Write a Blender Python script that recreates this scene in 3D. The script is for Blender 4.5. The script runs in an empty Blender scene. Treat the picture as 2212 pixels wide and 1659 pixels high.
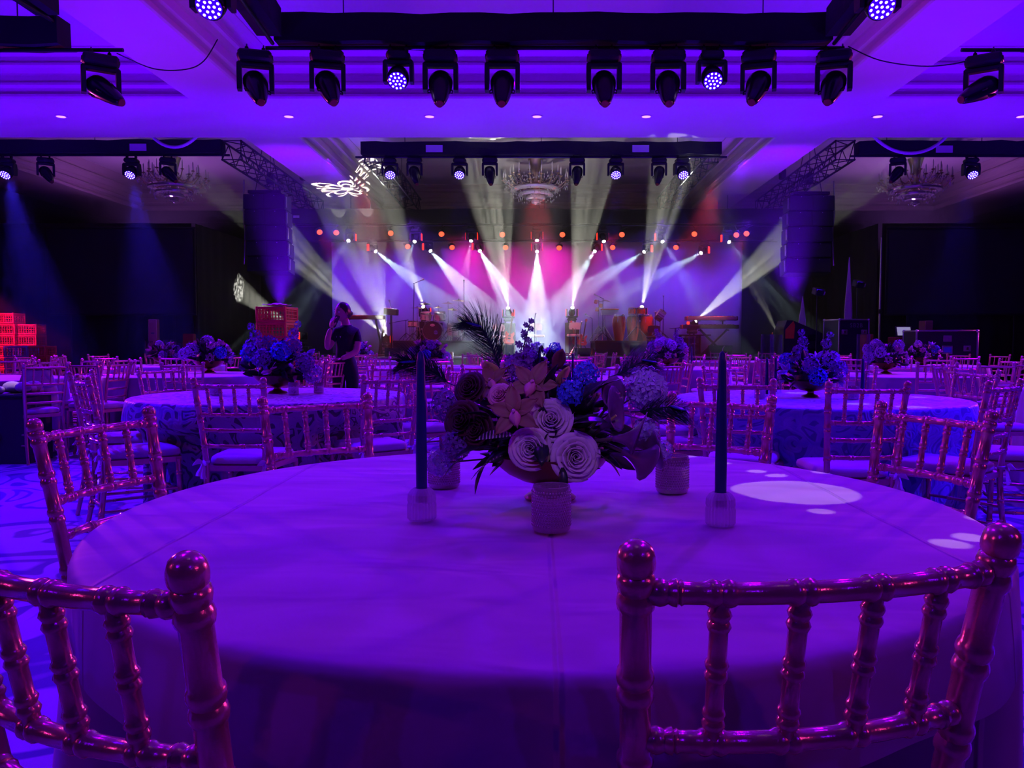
import bpy, bmesh, math, random
from mathutils import Vector, Matrix, Euler, noise as mnoise

random.seed(7)
SC = bpy.context.scene
COL = SC.collection
PI = math.pi
R = math.radians

# ------------------------------------------------------------------ camera
EYE = Vector((0.0, 0.0, 1.11))
FPX, CX, PITCH = 1680.0, 1160.0, R(2.981)
cam_data = bpy.data.cameras.new('camera')
cam = bpy.data.objects.new('camera', cam_data)
COL.objects.link(cam)
cam.location = EYE
cam.rotation_euler = (R(90) - PITCH, 0, 0)
cam_data.sensor_fit = 'HORIZONTAL'
cam_data.sensor_width = 36.0
cam_data.lens = 36.0 * FPX / 2212.0
cam_data.shift_x = -(CX - 1106.0) / 2212.0
cam_data.clip_start = 0.05
cam_data.clip_end = 200
SC.camera = cam


def at(px, py, Y):
    """The point of the hall at distance Y that the photograph shows at pixel (px, py)."""
    u, v = (px - CX) / FPX, (829.5 - py) / FPX
    d = Vector((u, v * math.sin(PITCH) + math.cos(PITCH), v * math.cos(PITCH) - math.sin(PITCH)))
    return EYE + d * (Y / d.y)


# ------------------------------------------------------------------ view and render look
SC.view_settings.view_transform = 'Standard'
SC.view_settings.look = 'None'
SC.view_settings.exposure = 0.0
SC.view_settings.gamma = 1.0
SC.view_settings.use_curve_mapping = False
cy = SC.cycles
cy.use_denoising = True
cy.adaptive_threshold = 0.04
cy.max_bounces = 4
cy.diffuse_bounces = 2
cy.glossy_bounces = 2
cy.transmission_bounces = 4
cy.transparent_max_bounces = 10
cy.volume_bounces = 0
cy.caustics_reflective = False
cy.caustics_refractive = False
cy.sample_clamp_indirect = 4.0
cy.sample_clamp_direct = 0.0

# ------------------------------------------------------------------ world: a closed hall, hardly any ambient
world = bpy.data.worlds.new('hall_air')
SC.world = world
world.use_nodes = True
bg = world.node_tree.nodes['Background']
bg.inputs[0].default_value = (0.10, 0.02, 0.5, 1)
bg.inputs[1].default_value = 0.010

# ------------------------------------------------------------------ lights
VIOLET = (0.16, 0.0, 1.0)
BLUE = (0.035, 0.0, 1.0)


def gobo_nodes(ld, kind, seed=0):
    """Cuts the lamp's light with a pattern in its own direction space, as a metal gobo does."""
    ld.use_nodes = True
    nt = ld.node_tree
    em = nt.nodes['Emission']
    tc = nt.nodes.new('ShaderNodeTexCoord')
    sep = nt.nodes.new('ShaderNodeSeparateXYZ')
    nt.links.new(tc.outputs['Normal'], sep.inputs[0])

    def M(op, a, b=None, c=None):
        n = nt.nodes.new('ShaderNodeMath')
        n.operation = op
        for i, v in enumerate((a, b, c)):
            if v is None:
                continue
            if isinstance(v, (int, float)):
                n.inputs[i].default_value = v
            else:
                nt.links.new(v, n.inputs[i])
        return n.outputs[0]

    z = M('ABSOLUTE', sep.outputs[2])
    u = M('DIVIDE', sep.outputs[0], z)
    v = M('DIVIDE', sep.outputs[1], z)
    out = None
    if kind == 'streaks':
        comb = nt.nodes.new('ShaderNodeCombineXYZ')
        nt.links.new(u, comb.inputs[0])
        nt.links.new(v, comb.inputs[1])
        comb.inputs[2].default_value = seed * 3.7
        no = nt.nodes.new('ShaderNodeTexNoise')
        no.inputs['Scale'].default_value = 36.0
        no.inputs['Detail'].default_value = 1.0
        nt.links.new(comb.outputs[0], no.inputs['Vector'])
        mr = nt.nodes.new('ShaderNodeMapRange')
        mr.inputs[1].default_value = 0.49
        mr.inputs[2].default_value = 0.60
        mr.inputs[3].default_value = 0.05
        mr.inputs[4].default_value = 2.8
        nt.links.new(no.outputs[0], mr.inputs[0])
        out = mr.outputs[0]
    elif kind == 'ring':
        r = M('SQRT', M('ADD', M('MULTIPLY', u, u), M('MULTIPLY', v, v)))
        d = M('ABSOLUTE', M('SUBTRACT', r, seed))
        out = M('LESS_THAN', d, seed * 0.055)
    elif kind == 'flower':
        r = M('SQRT', M('ADD', M('MULTIPLY', u, u), M('MULTIPLY', v, v)))
        th = M('ARCTAN2', v, u)
        petal = M('ABSOLUTE', M('SINE', M('MULTIPLY', th, 3.5)))
        edge = M('MULTIPLY', M('POWER', petal, 0.55), seed)
        d = M('ABSOLUTE', M('SUBTRACT', r, edge))
        inner = M('ABSOLUTE', M('SUBTRACT', r, M('MULTIPLY', edge, 0.62)))
        out = M('MINIMUM', M('ADD', M('LESS_THAN', d, seed * 0.075), M('ADD', M('LESS_THAN', inner, seed * 0.045), M('LESS_THAN', r, seed * 0.16))), 1.0)
    elif kind == 'dots':
        # seed: list of (u, v, radius)
        out = None
        for (a, b, rad) in seed:
            du = M('SUBTRACT', u, a)
            dv = M('SUBTRACT', v, b)
            r2 = M('ADD', M('MULTIPLY', du, du), M('MULTIPLY', dv, dv))
            s = M('LESS_THAN', r2, rad * rad)
            out = s if out is None else M('MAXIMUM', out, s)
    nt.links.new(out, em.inputs['Strength'])


def spot(name, loc, target, cone, power, color=(1, 1, 1), blend=0.3, size=0.05, gobo=None, seed=0, roll=0.0):
    ld = bpy.data.lights.new(name, 'SPOT')
    ld.energy = power
    ld.color = color
    ld.spot_size = R(cone)
    ld.spot_blend = blend
    ld.shadow_soft_size = size
    o = bpy.data.objects.new(name, ld)
    COL.objects.link(o)
    o.location = loc
    d = Vector(target) - Vector(loc)
    q = d.to_track_quat('-Z', 'Y')
    o.rotation_euler = (q.to_matrix() @ Matrix.Rotation(roll, 3, 'Z')).to_euler()
    if gobo:
        gobo_nodes(ld, gobo, seed)
    return o


def point(name, loc, power, color, size=0.1):
    ld = bpy.data.lights.new(name, 'POINT')
    ld.energy = power
    ld.color = color
    ld.shadow_soft_size = size
    o = bpy.data.objects.new(name, ld)
    COL.objects.link(o)
    o.location = loc
    return o


# wash lights of the house rig, aimed at the tables
TABLE_Z = 0.75
spot('chandelier_fill', (0.0, 17.6, 1.6), (0.0, 21.0, 5.6), 30, 1000, (1, 0.85, 0.95), 0.9, 0.08)  # added fill from below, unseen, that brightens the chandelier
FRONT = (0.20, 0.0, 1.0)
# LED washes on the front truss ring, aimed down at the nearest table
for x, y, tx, ty, pw in ((-2.9, 7.2, -0.3, 1.9, 430), (3.15, 7.2, 0.4, 1.9, 520), (-2.2, 2.6, -0.5, 1.7, 180), (2.4, 2.6, 0.6, 1.7, 210)):
    spot('wash_and_fill_light', (x, y, 5.0), (tx, ty, 0.7), 60, pw, FRONT, 0.7, 0.10)
for x, pw in ((-3.6, 115), (3.8, 135)):
    spot('wash_and_fill_light', (x, -3.6, 4.6), (x * 0.08, 1.6, 0.6), 50, pw, (0.10, 0.0, 1.0), 0.6, 0.06)
# bluer washes over the rows behind
for x, y, tx, ty, pw, c in ((-6.4, 4.2, -4.4, 4.0, 3200, BLUE), (6.2, 4.2, 4.4, 4.4, 3000, BLUE), (-2.0, 9.9, -2.0, 5.8, 1700, (0.10, 0.0, 1.0)), (2.6, 9.9, 2.0, 5.4, 3000, BLUE),
                            (-6.6, 12.0, -4.6, 9.6, 3200, (0.12, 0.0, 1.0)), (6.6, 12.0, 4.6, 9.6, 3200, (0.12, 0.0, 1.0)), (0.0, 12.2, 0.0, 9.0, 2400, (0.10, 0.0, 1.0)),
                            (-4.5, 17.0, -2.6, 14.0, 2600, (0.14, 0.0, 1.0)), (4.5, 17.0, 2.6, 14.0, 2600, (0.14, 0.0, 1.0)), (-9.0, 14.0, -7.5, 11.0, 2200, (0.14, 0, 1)), (9.0, 14.0, 7.5, 11.0, 2200, (0.14, 0, 1))):
    spot('table_wash_light', (x, y, 5.1), (tx, ty, 0.5), 80, pw, c, 0.7, 0.08)
# rose coloured side fills, unseen and added to tint the chair backs
spot('rose_side_fill', (-9.0, -1.0, 4.2), (-0.5, 4.0, 0.8), 70, 150, (1.0, 0.06, 0.75), 0.6, 0.08)
spot('rose_side_fill', (9.0, -1.5, 4.2), (1.5, 4.0, 0.8), 70, 150, (1.0, 0.06, 0.7), 0.6, 0.08)
spot('rose_side_fill', (-13.4, 16.2, 3.4), (-1.0, 9.5, 0.8), 60, 1700, (1.0, 0.06, 0.6), 0.6, 0.08)
spot('rose_side_fill', (13.4, 16.2, 3.4), (1.0, 9.5, 0.8), 60, 1700, (1.0, 0.06, 0.6), 0.6, 0.08)
spot('red_crate_fill', (-12.0, 14.5, 3.4), (-12.9, 18.8, 1.2), 22, 1700, (1.0, 0.03, 0.36), 0.6, 0.08)  # unseen spot added to brighten the crates
# added unseen fills that lift the nearest table and its flowers
spot('front_table_fill', (0.2, 0.6, 5.2), (0.05, 1.7, 0.8), 40, 2, (1.0, 0.85, 0.9), 0.8, 0.10)
spot('front_table_fill', (0.5, -1.8, 3.6), (0.06, 1.75, 0.92), 9, 36, (1.0, 0.46, 1.0), 0.8, 0.06)
spot('wash_and_fill_light', (-0.5, -1.8, 3.3), (0.05, 1.75, 0.95), 10, 110, (0.30, 0.08, 1.0), 0.8, 0.06)  # violet fill, likewise unseen, added to brighten the flowers
# added unseen spots, hung in the air, that colour the ceiling from below
UP = (0.078, 0.0, 1.0)
for x, y, pw in ((-5.7, 6.0, 650), (5.7, 6.0, 650), (-1.9, 10.8, 330), (1.9, 10.8, 330), (-9.5, 11.5, 800), (9.5, 11.5, 800), (-3.5, 2.0, 500), (3.5, 2.0, 500)):
    spot('ceiling_fill', (x, y, 2.2), (x, y + 0.8, 6.0), 120, pw, UP, 0.8, 0.15)
for x in (-11.0, -7.0, -3.6, 0.0, 3.6, 7.0, 11.0):
    spot('ceiling_fill', (x, 14.0, 1.3), (x, 15.4, 5.5), 72, 1300, UP, 0.9, 0.15)
for x in (-5.7, 5.7):
    spot('ceiling_fill', (x, 10.5, 1.6), (x, 11.4, 5.5), 75, 900, UP, 0.9, 0.15)
    spot('ceiling_fill', (x, 17.2, 2.0), (x, 19.0, 5.6), 55, 1900, (0.13, 0.0, 1.0), 0.9, 0.15)
    spot('ceiling_fill', (x * 1.85, 22.2, 3.2), (x * 1.85, 22.0, 6.0), 130, 330, (0.42, 0.12, 0.85), 0.9, 0.15)
# backdrop colour: blue from the sides, magenta from the middle
for x, tx, c, pw in ((-5.9, -5.5, (0.13, 0.01, 1.0), 680), (5.9, 5.5, (0.11, 0.01, 1.0), 640), (-3.6, -3.4, (0.19, 0.03, 1.0), 420), (3.6, 3.4, (0.15, 0.03, 1.0), 500)):
    spot('backdrop_light', (x, 22.0, 4.6), (tx, 25.1, 2.2), 80, pw, c, 0.9, 0.2)
for x, pw in ((-2.2, 560), (0.2, 680), (2.2, 200)):
    spot('backdrop_light', (x, 23.5, 4.28), (x * 0.8, 25.1, 3.2), 105, pw * 0.34, (0.85, 0.0, 0.50), 0.9, 0.2)
spot('backdrop_light', (0, 22.4, 0.95), (0, 25.1, 1.4), 90, 260, (0.26, 0.12, 1.0), 0.9, 0.2)
# red front light on the band
for x in (-4.5, 0.0, 4.5):
    spot('red_band_light', (x, 19.8, 5.3), (x * 0.9, 22.3, 1.1), 44, 850, (1.0, 0.02, 0.03), 0.7, 0.1)
    spot('pink_band_fill', (x, 19.6, 5.3), (x * 0.9, 22.2, 1.1), 40, 130, (1.0, 0.42, 0.55), 0.8, 0.1)  # pink fill added to lift the drums and keyboards
# red pars over the stage
for px, tx in ((692, -5.0), (843, -2.5), (953, -0.5), (1344, 0.6), (1501, 2.5), (1610, 5.0)):
    p = at(px, 502, 23.0)
    spot('red_par_light', p + Vector((0, -0.15, 0)), (tx, 21.6, 2.6), 34, 420, (1.0, 0.02, 0.03), 0.7, 0.06)
# violet LED heads on the middle trusses, whose light shows in the haze
for px, pw in ((15, 11000), (284, 11000), (993, 1800), (1330, 2500), (1473, 2500), (2098, 2500)):
    p = at(px, 372, 17.9)
    spot('led_head_light', p, p + Vector((0.0, 0.9, -3.0)), 34, pw, (0.05, 0.02, 1.0), 0.8, 0.08)

WHITE_BEAM = (0.66, 0.88, 1.0)
WARM_BEAM = (1.0, 1.0, 0.82)
# moving heads over the stage: (lens px, py, distance, a pixel the beam passes, its distance, cone, power)
BEAMS_DOWN = [
    (813, 544, 24.0, 990, 680, 22.2, 14, 1500), (931, 543, 24.0, 1040, 665, 22.2, 16, 2200), (1037, 543, 24.0, 1105, 655, 22.2, 17, 2200),
    (1160, 545, 24.0, 1160, 690, 22.2, 18, 2400), (1284, 544, 24.0, 1215, 650, 22.2, 14, 1500), (1390, 545, 24.0, 1240, 640, 22.2, 14, 1500), (1513, 547, 24.0, 1390, 618, 22.2, 12, 1000),
    (752, 521, 23.2, 715, 570, 22.0, 13, 200), (895, 523, 23.2, 862, 600, 22.0, 12, 320), (1017, 522, 23.2, 1000, 620, 22.0, 13, 320),
    (1160, 521, 23.2, 1160, 640, 22.0, 12, 300), (1305, 523, 23.2, 1335, 620, 22.0, 12, 320), (1432, 523, 23.2, 1480, 600, 22.0, 12, 260), (1576, 524, 23.2, 1625, 580, 22.0, 11, 180)]
# moving heads standing on the stage, aimed up over the audience
BEAMS_UP = [
    (642, 716, 23.0, 535, 640, 23.6, 17, 1100), (827, 722, 23.4, 343, 271, 18.5, 15, 1500), (914, 661, 23.4, 775, 276, 18.7, 14, 1500), (1097, 664, 23.4, 1041, 276, 18.9, 19, 2000),
    (1237, 663, 23.4, 1293, 276, 18.8, 15, 1600), (1387, 661, 23.4, 1471, 276, 18.8, 15, 1600), (1505, 692, 23.4, 1977, 271, 18.5, 16, 2000), (1678, 716, 23.0, 1560, 480, 19.5, 10, 200)]
BEAM_GAIN = 5.5
for i, (px, py, Y, qx, qy, QY, cone, pw) in enumerate(BEAMS_DOWN):
    spot('stage_beam', at(px, py, Y), at(qx, qy, QY), cone, pw * BEAM_GAIN * 1.35, WHITE_BEAM, 0.25, 0.03, 'streaks', i + 1)
for i, (px, py, Y, qx, qy, QY, cone, pw) in enumerate(BEAMS_UP):
    spot('stage_beam', at(px, py, Y), at(qx, qy, QY), cone, pw * BEAM_GAIN * 0.9, WARM_BEAM, 0.2, 0.03, 'streaks', i + 20)

# pattern projections: a flower on the ceiling beam, dots of light on the tables
p = at(750, 414, 22.4)
spot('gobo_flower_light', (-3.9, 20.2, 1.3), (p.x, p.y, 5.5), 44, 12000, (1, 1, 0.88), 0.1, 0.01, 'flower', 0.21, R(40))


def on_plane(px, py, z):
    a = at(px, py, 1.0) - EYE
    return EYE + a * ((z - EYE.z) / a.z)


def dots(loc, pts, power, cone):
    """A lamp straight overhead whose gobo throws round dots: (px, py, radius, plane height)."""
    L = Vector(loc)
    seed = []
    for px, py, r, z in pts:
        q = on_plane(px, py, z)
        h = L.z - q.z
        seed.append(((q.x - L.x) / h, (q.y - L.y) / h, r / h))
    spot('gobo_dot_light', L, L + Vector((0, 0, -1)), cone, power, (1.0, 0.62, 0.76), 0.02, 0.006, 'dots', seed)


TZ = 0.754
dots((1.0, 2.3, 5.3), ((1716, 1058, 0.150, TZ), (1490, 983, 0.024, TZ), (1561, 998, 0.024, TZ), (1635, 1014, 0.027, TZ), (1677, 1024, 0.028, TZ), (1774, 1018, 0.026, TZ),
                       (1774, 1099, 0.028, TZ), (2119, 1115, 0.030, TZ), (2097, 1154, 0.032, TZ), (2053, 1168, 0.034, TZ)), 420, 60)
dots((2.2, 5.2, 5.3), ((1727, 848, 0.10, TZ), (1851, 871, 0.08, TZ), (1973, 878, 0.09, TZ), (1987, 857, 0.06, TZ)), 500, 40)
dots((-4.6, 6.6, 5.3), ((41, 995, 0.12, 0.0), (200, 905, 0.10, 0.5)), 700, 70)
# ------------------------------------------------------------------ helpers for meshes
class MB:
    """Collects shapes; build() links them as ONE mesh object."""

    def __init__(self):
        self.v, self.f = [], []

    def add(self, vs, fs, m=None):
        o = len(self.v)
        if m is not None:
            vs = [m @ Vector(p) for p in vs]
        self.v.extend([tuple(p) for p in vs])
        self.f.extend([tuple(i + o for i in f) for f in fs])
        return self

    def box(self, c, s, rot=None, ch=0.0):
        """Box of full size s at centre c; ch chamfers its edges."""
        hx, hy, hz = s[0] / 2, s[1] / 2, s[2] / 2
        m = Matrix.Translation(Vector(c))
        if rot is not None:
            m = m @ (Euler(rot).to_matrix().to_4x4() if not isinstance(rot, Matrix) else rot.to_4x4())
        if ch <= 0:
            vs = [(x * hx, y * hy, z * hz) for x in (-1, 1) for y in (-1, 1) for z in (-1, 1)]
            fs = [(0, 1, 3, 2), (4, 6, 7, 5), (0, 4, 5, 1), (2, 3, 7, 6), (0, 2, 6, 4), (1, 5, 7, 3)]
            return self.add(vs, fs, m)
        ch = min(ch, hx * 0.9, hy * 0.9, hz * 0.9)
        vs, idx = [], {}
        for sx in (-1, 1):
            for sy in (-1, 1):
                for sz in (-1, 1):
                    for ax in range(3):
                        p = [sx * hx, sy * hy, sz * hz]
                        for k, s_ in ((0, sx), (1, sy), (2, sz)):
                            if k != ax:
                                p[k] -= s_ * ch
                        idx[(sx, sy, sz, ax)] = len(vs)
                        vs.append(p)
        fs = []
        for ax in range(3):
            for s_ in (-1, 1):
                q = []
                for a, b in ((-1, -1), (1, -1), (1, 1), (-1, 1)):
                    k = [0, 0, 0]
                    k[ax] = s_
                    k[(ax + 1) % 3] = a
                    k[(ax + 2) % 3] = b
                    q.append(idx[(k[0], k[1], k[2], ax)])
                fs.append(tuple(q if s_ > 0 else q[::-1]))
        for ax in range(3):
            b1, b2 = (ax + 1) % 3, (ax + 2) % 3
            for s1 in (-1, 1):
                for s2 in (-1, 1):
                    def K(e, a):
                        k = [0, 0, 0]
                        k[ax], k[b1], k[b2] = e, s1, s2
                        return idx[(k[0], k[1], k[2], a)]
                    q = [K(-1, b1), K(1, b1), K(1, b2), K(-1, b2)]
                    fs.append(tuple(q if s1 * s2 < 0 else q[::-1]))
        for sx in (-1, 1):
            for sy in (-1, 1):
                for sz in (-1, 1):
                    q = [idx[(sx, sy, sz, a)] for a in range(3)]
                    fs.append(tuple(q if sx * sy * sz > 0 else q[::-1]))
        return self.add(vs, fs, m)

    def lathe(self, prof, c=(0, 0, 0), seg=24, m=None, sx=1.0, sy=1.0, rfun=None):
        """prof: list of (radius, z) from bottom to top, turned about z."""
        M = Matrix.Translation(Vector(c))
        if m is not None:
            M = M @ m.to_4x4()
        vs, fs, rows = [], [], []
        for r, z in prof:
            if r <= 1e-6:
                rows.append([len(vs)])
                vs.append((0, 0, z))
            else:
                row = []
                for i in range(seg):
                    a = 2 * PI * i / seg
                    k = rfun(a, z) if rfun else 1.0
                    row.append(len(vs))
                    vs.append((r * k * math.cos(a) * sx, r * k * math.sin(a) * sy, z))
                rows.append(row)
        for A, B in zip(rows, rows[1:]):
            if len(A) == 1 and len(B) == 1:
                continue
            for i in range(seg):
                j = (i + 1) % seg
                if len(A) == 1:
                    fs.append((A[0], B[j], B[i]))
                elif len(B) == 1:
                    fs.append((A[i], A[j], B[0]))
                else:
                    fs.append((A[i], A[j], B[j], B[i]))
        return self.add(vs, fs, M)

    def tube(self, pts, rad, seg=8, caps=True, flat=1.0, m=None):
        """Round bar along pts; rad a number or one per point. flat squashes it in the second axis."""
        pts = [Vector(p) for p in pts]
        n = len(pts)
        rad = [rad] * n if isinstance(rad, (int, float)) else list(rad)
        t0 = (pts[1] - pts[0]).normalized()
        up = Vector((0, 0, 1)) if abs(t0.z) < 0.9 else Vector((0, 1, 0))
        nrm = (up - t0 * up.dot(t0)).normalized()
        vs, fs = [], []
        for i in range(n):
            t = (pts[min(i + 1, n - 1)] - pts[max(i - 1, 0)])
            t = t.normalized() if t.length > 1e-9 else t0
            nrm = nrm - t * nrm.dot(t)
            nrm = nrm.normalized() if nrm.length > 1e-9 else t.orthogonal().normalized()
            b = t.cross(nrm)
            for k in range(seg):
                a = 2 * PI * k / seg
                vs.append(pts[i] + (nrm * math.cos(a) + b * math.sin(a) * flat) * rad[i])
        for i in range(n - 1):
            for k in range(seg):
                l = (k + 1) % seg
                fs.append((i * seg + k, i * seg + l, (i + 1) * seg + l, (i + 1) * seg + k))
        if caps:
            fs.append(tuple(range(seg))[::-1])
            fs.append(tuple((n - 1) * seg + k for k in range(seg)))
        return self.add(vs, fs, m)

    def ball(self, c, r, seg=12, rings=8, s=(1, 1, 1), m=None):
        prof = [(r * math.sin(PI * i / rings), -r * math.cos(PI * i / rings)) for i in range(rings + 1)]
        prof[0] = (0, -r)
        prof[-1] = (0, r)
        S = Matrix.Diagonal((s[0], s[1], s[2], 1))
        return self.lathe(prof, c, seg, (m.to_4x4() @ S) if m is not None else S)

    def prism(self, poly, z0, z1, m=None):
        """Polygon poly [(x, y)] (counter-clockwise) pulled from z0 to z1."""
        n = len(poly)
        vs = [(x, y, z0) for x, y in poly] + [(x, y, z1) for x, y in poly]
        fs = [tuple(range(n))[::-1], tuple(range(n, 2 * n))]
        fs += [(i, (i + 1) % n, n + (i + 1) % n, n + i) for i in range(n)]
        return self.add(vs, fs, m)

    def sheet(self, rows, thick=0.0, m=None):
        """Grid of points rows[i][j]; thick > 0 gives it a back and closed edges."""
        nr, nc = len(rows), len(rows[0])
        P = [[Vector(p) for p in r] for r in rows]
        vs = [p for r in P for p in r]
        fs = [(i * nc + j, i * nc + j + 1, (i + 1) * nc + j + 1, (i + 1) * nc + j) for i in range(nr - 1) for j in range(nc - 1)]
        if thick > 0:
            N = nr * nc
            for i in range(nr):
                for j in range(nc):
                    a = P[min(i + 1, nr - 1)][j] - P[max(i - 1, 0)][j]
                    b = P[i][min(j + 1, nc - 1)] - P[i][max(j - 1, 0)]
                    nn = b.cross(a)
                    nn = nn.normalized() if nn.length > 1e-12 else Vector((0, 0, 1))
                    vs.append(P[i][j] - nn * thick)
            fs += [tuple(N + k for k in f)[::-1] for f in fs[:]]
            edge = [(0, j, 0, j + 1) for j in range(nc - 1)] + [(i, nc - 1, i + 1, nc - 1) for i in range(nr - 1)] + \
                   [(nr - 1, j + 1, nr - 1, j) for j in range(nc - 2, -1, -1)] + [(i + 1, 0, i, 0) for i in range(nr - 2, -1, -1)]
            for i, j, k, l in edge:
                a, b = i * nc + j, k * nc + l
                fs.append((b, a, N + a, N + b))
        return self.add(vs, fs, m)

    def build(self, name, mat=None, parent=None, smooth=True, angle=40):
        me = bpy.data.meshes.new(name)
        me.from_pydata(self.v, [], self.f)
        me.update()
        if mat:
            me.materials.append(mat)
        if smooth:
            me.polygons.foreach_set('use_smooth', [True] * len(me.polygons))
            if angle:
                try:
                    me.set_sharp_from_angle(angle=R(angle))
                except Exception:
                    pass
        o = bpy.data.objects.new(name, me)
        COL.objects.link(o)
        if parent is not None:
            o.parent = parent
        return o


def tag(o, label=None, cat=None, group=None, kind=None):
    if label:
        o['label'] = label
    if cat:
        o['category'] = cat
    if group:
        o['group'] = group
    if kind:
        o['kind'] = kind
    return o


def thing(name, label, cat, loc=(0, 0, 0), rz=0.0, group=None, rot=None):
    o = bpy.data.objects.new(name, None)
    COL.objects.link(o)
    o.empty_display_size = 0.1
    o.location = loc
    o.rotation_euler = rot if rot is not None else (0, 0, rz)
    return tag(o, label, cat, group)


KIDS = {}


def kids(o):
    return [c for c in bpy.data.objects if c.parent == o]


def copy_tree(o, parent=None, cache={}):
    """A thing with copies of its parts and sub-parts; mesh data is shared."""
    if o.name not in cache:
        cache[o.name] = list(o.children)
    c = o.copy()
    COL.objects.link(c)
    if parent is not None:
        c.parent = parent
    for ch in cache[o.name]:
        copy_tree(ch, c)
    return c


# ------------------------------------------------------------------ materials
MATS = {}


def mat(name, base, rough=0.5, metal=0.0, emit=None, estr=0.0, noise=0.0, nscale=20.0, bump=0.0, bscale=60.0, spec=None, trans=0.0, ior=1.45, sheen=0.0, alpha=1.0, dark=None, coat=0.0):
    """Principled material with optional procedural mottling (noise) and fine relief (bump)."""
    if name in MATS:
        return MATS[name]
    m = bpy.data.materials.new(name)
    m.use_nodes = True
    nt = m.node_tree
    b = nt.nodes['Principled BSDF']
    b.inputs['Base Color'].default_value = (*base, 1)
    b.inputs['Roughness'].default_value = rough
    b.inputs['Metallic'].default_value = metal
    if spec is not None:
        b.inputs['Specular IOR Level'].default_value = spec
    b.inputs['Transmission Weight'].default_value = trans
    b.inputs['IOR'].default_value = ior
    b.inputs['Coat Weight'].default_value = coat
    if sheen:
        b.inputs['Sheen Weight'].default_value = sheen
        b.inputs['Sheen Roughness'].default_value = 0.4
    if alpha < 1:
        b.inputs['Alpha'].default_value = alpha
    if emit:
        b.inputs['Emission Color'].default_value = (*emit, 1)
        b.inputs['Emission Strength'].default_value = estr
    if noise > 0 or bump > 0:
        tc = nt.nodes.new('ShaderNodeTexCoord')
    if noise > 0:
        n = nt.nodes.new('ShaderNodeTexNoise')
        n.inputs['Scale'].default_value = nscale
        n.inputs['Detail'].default_value = 3
        nt.links.new(tc.outputs['Object'], n.inputs['Vector'])
        mx = nt.nodes.new('ShaderNodeMix')
        mx.data_type = 'RGBA'
        d = dark if dark else tuple(c * (1 - noise) for c in base)
        mx.inputs['A'].default_value = (*d, 1)
        mx.inputs['B'].default_value = (*[min(1, c * (1 + noise * 0.4)) for c in base], 1)
        nt.links.new(n.outputs[0], mx.inputs['Factor'])
        nt.links.new(mx.outputs['Result'], b.inputs['Base Color'])
    if bump > 0:
        n2 = nt.nodes.new('ShaderNodeTexNoise')
        n2.inputs['Scale'].default_value = bscale
        n2.inputs['Detail'].default_value = 2
        nt.links.new(tc.outputs['Object'], n2.inputs['Vector'])
        bp = nt.nodes.new('ShaderNodeBump')
        bp.inputs['Strength'].default_value = bump
        bp.inputs['Distance'].default_value = 0.01
        nt.links.new(n2.outputs[0], bp.inputs['Height'])
        nt.links.new(bp.outputs[0], b.inputs['Normal'])
    MATS[name] = m
    return m


PLASTER = mat('ceiling_plaster', (0.74, 0.66, 0.62), 0.6, noise=0.06, nscale=1.5)
PLASTER_WARM = mat('cornice_plaster', (0.70, 0.56, 0.50), 0.55, noise=0.06, nscale=2)
BLACK_CLOTH = mat('black_drape_cloth', (0.012, 0.011, 0.014), 0.9, noise=0.4, nscale=6, bump=0.3, bscale=200)
TRUSS_CLOTH = mat('black_truss_cloth', (0.010, 0.009, 0.012), 0.9, bump=0.4, bscale=12)
BLACK_PAINT = mat('black_paint', (0.012, 0.012, 0.015), 0.45, bump=0.1, bscale=80)
BLACK_GLOSS = mat('black_gloss', (0.010, 0.010, 0.013), 0.22)
BLACK_TEX = mat('black_textured', (0.014, 0.014, 0.018), 0.6, bump=0.3, bscale=150)
ALU = mat('aluminium', (0.62, 0.62, 0.66), 0.35, 1.0, noise=0.2, nscale=30)
CHROME = mat('chrome', (0.85, 0.85, 0.87), 0.12, 1.0)
WALL_MAT = mat('dark_wall_covering', (0.10, 0.085, 0.08), 0.8, noise=0.2, nscale=2)


def structure(name, mb, m, smooth=False, parent=None):
    o = mb.build(name, m, parent, smooth)
    if parent is None:
        o['kind'] = 'structure'
    return o


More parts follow.
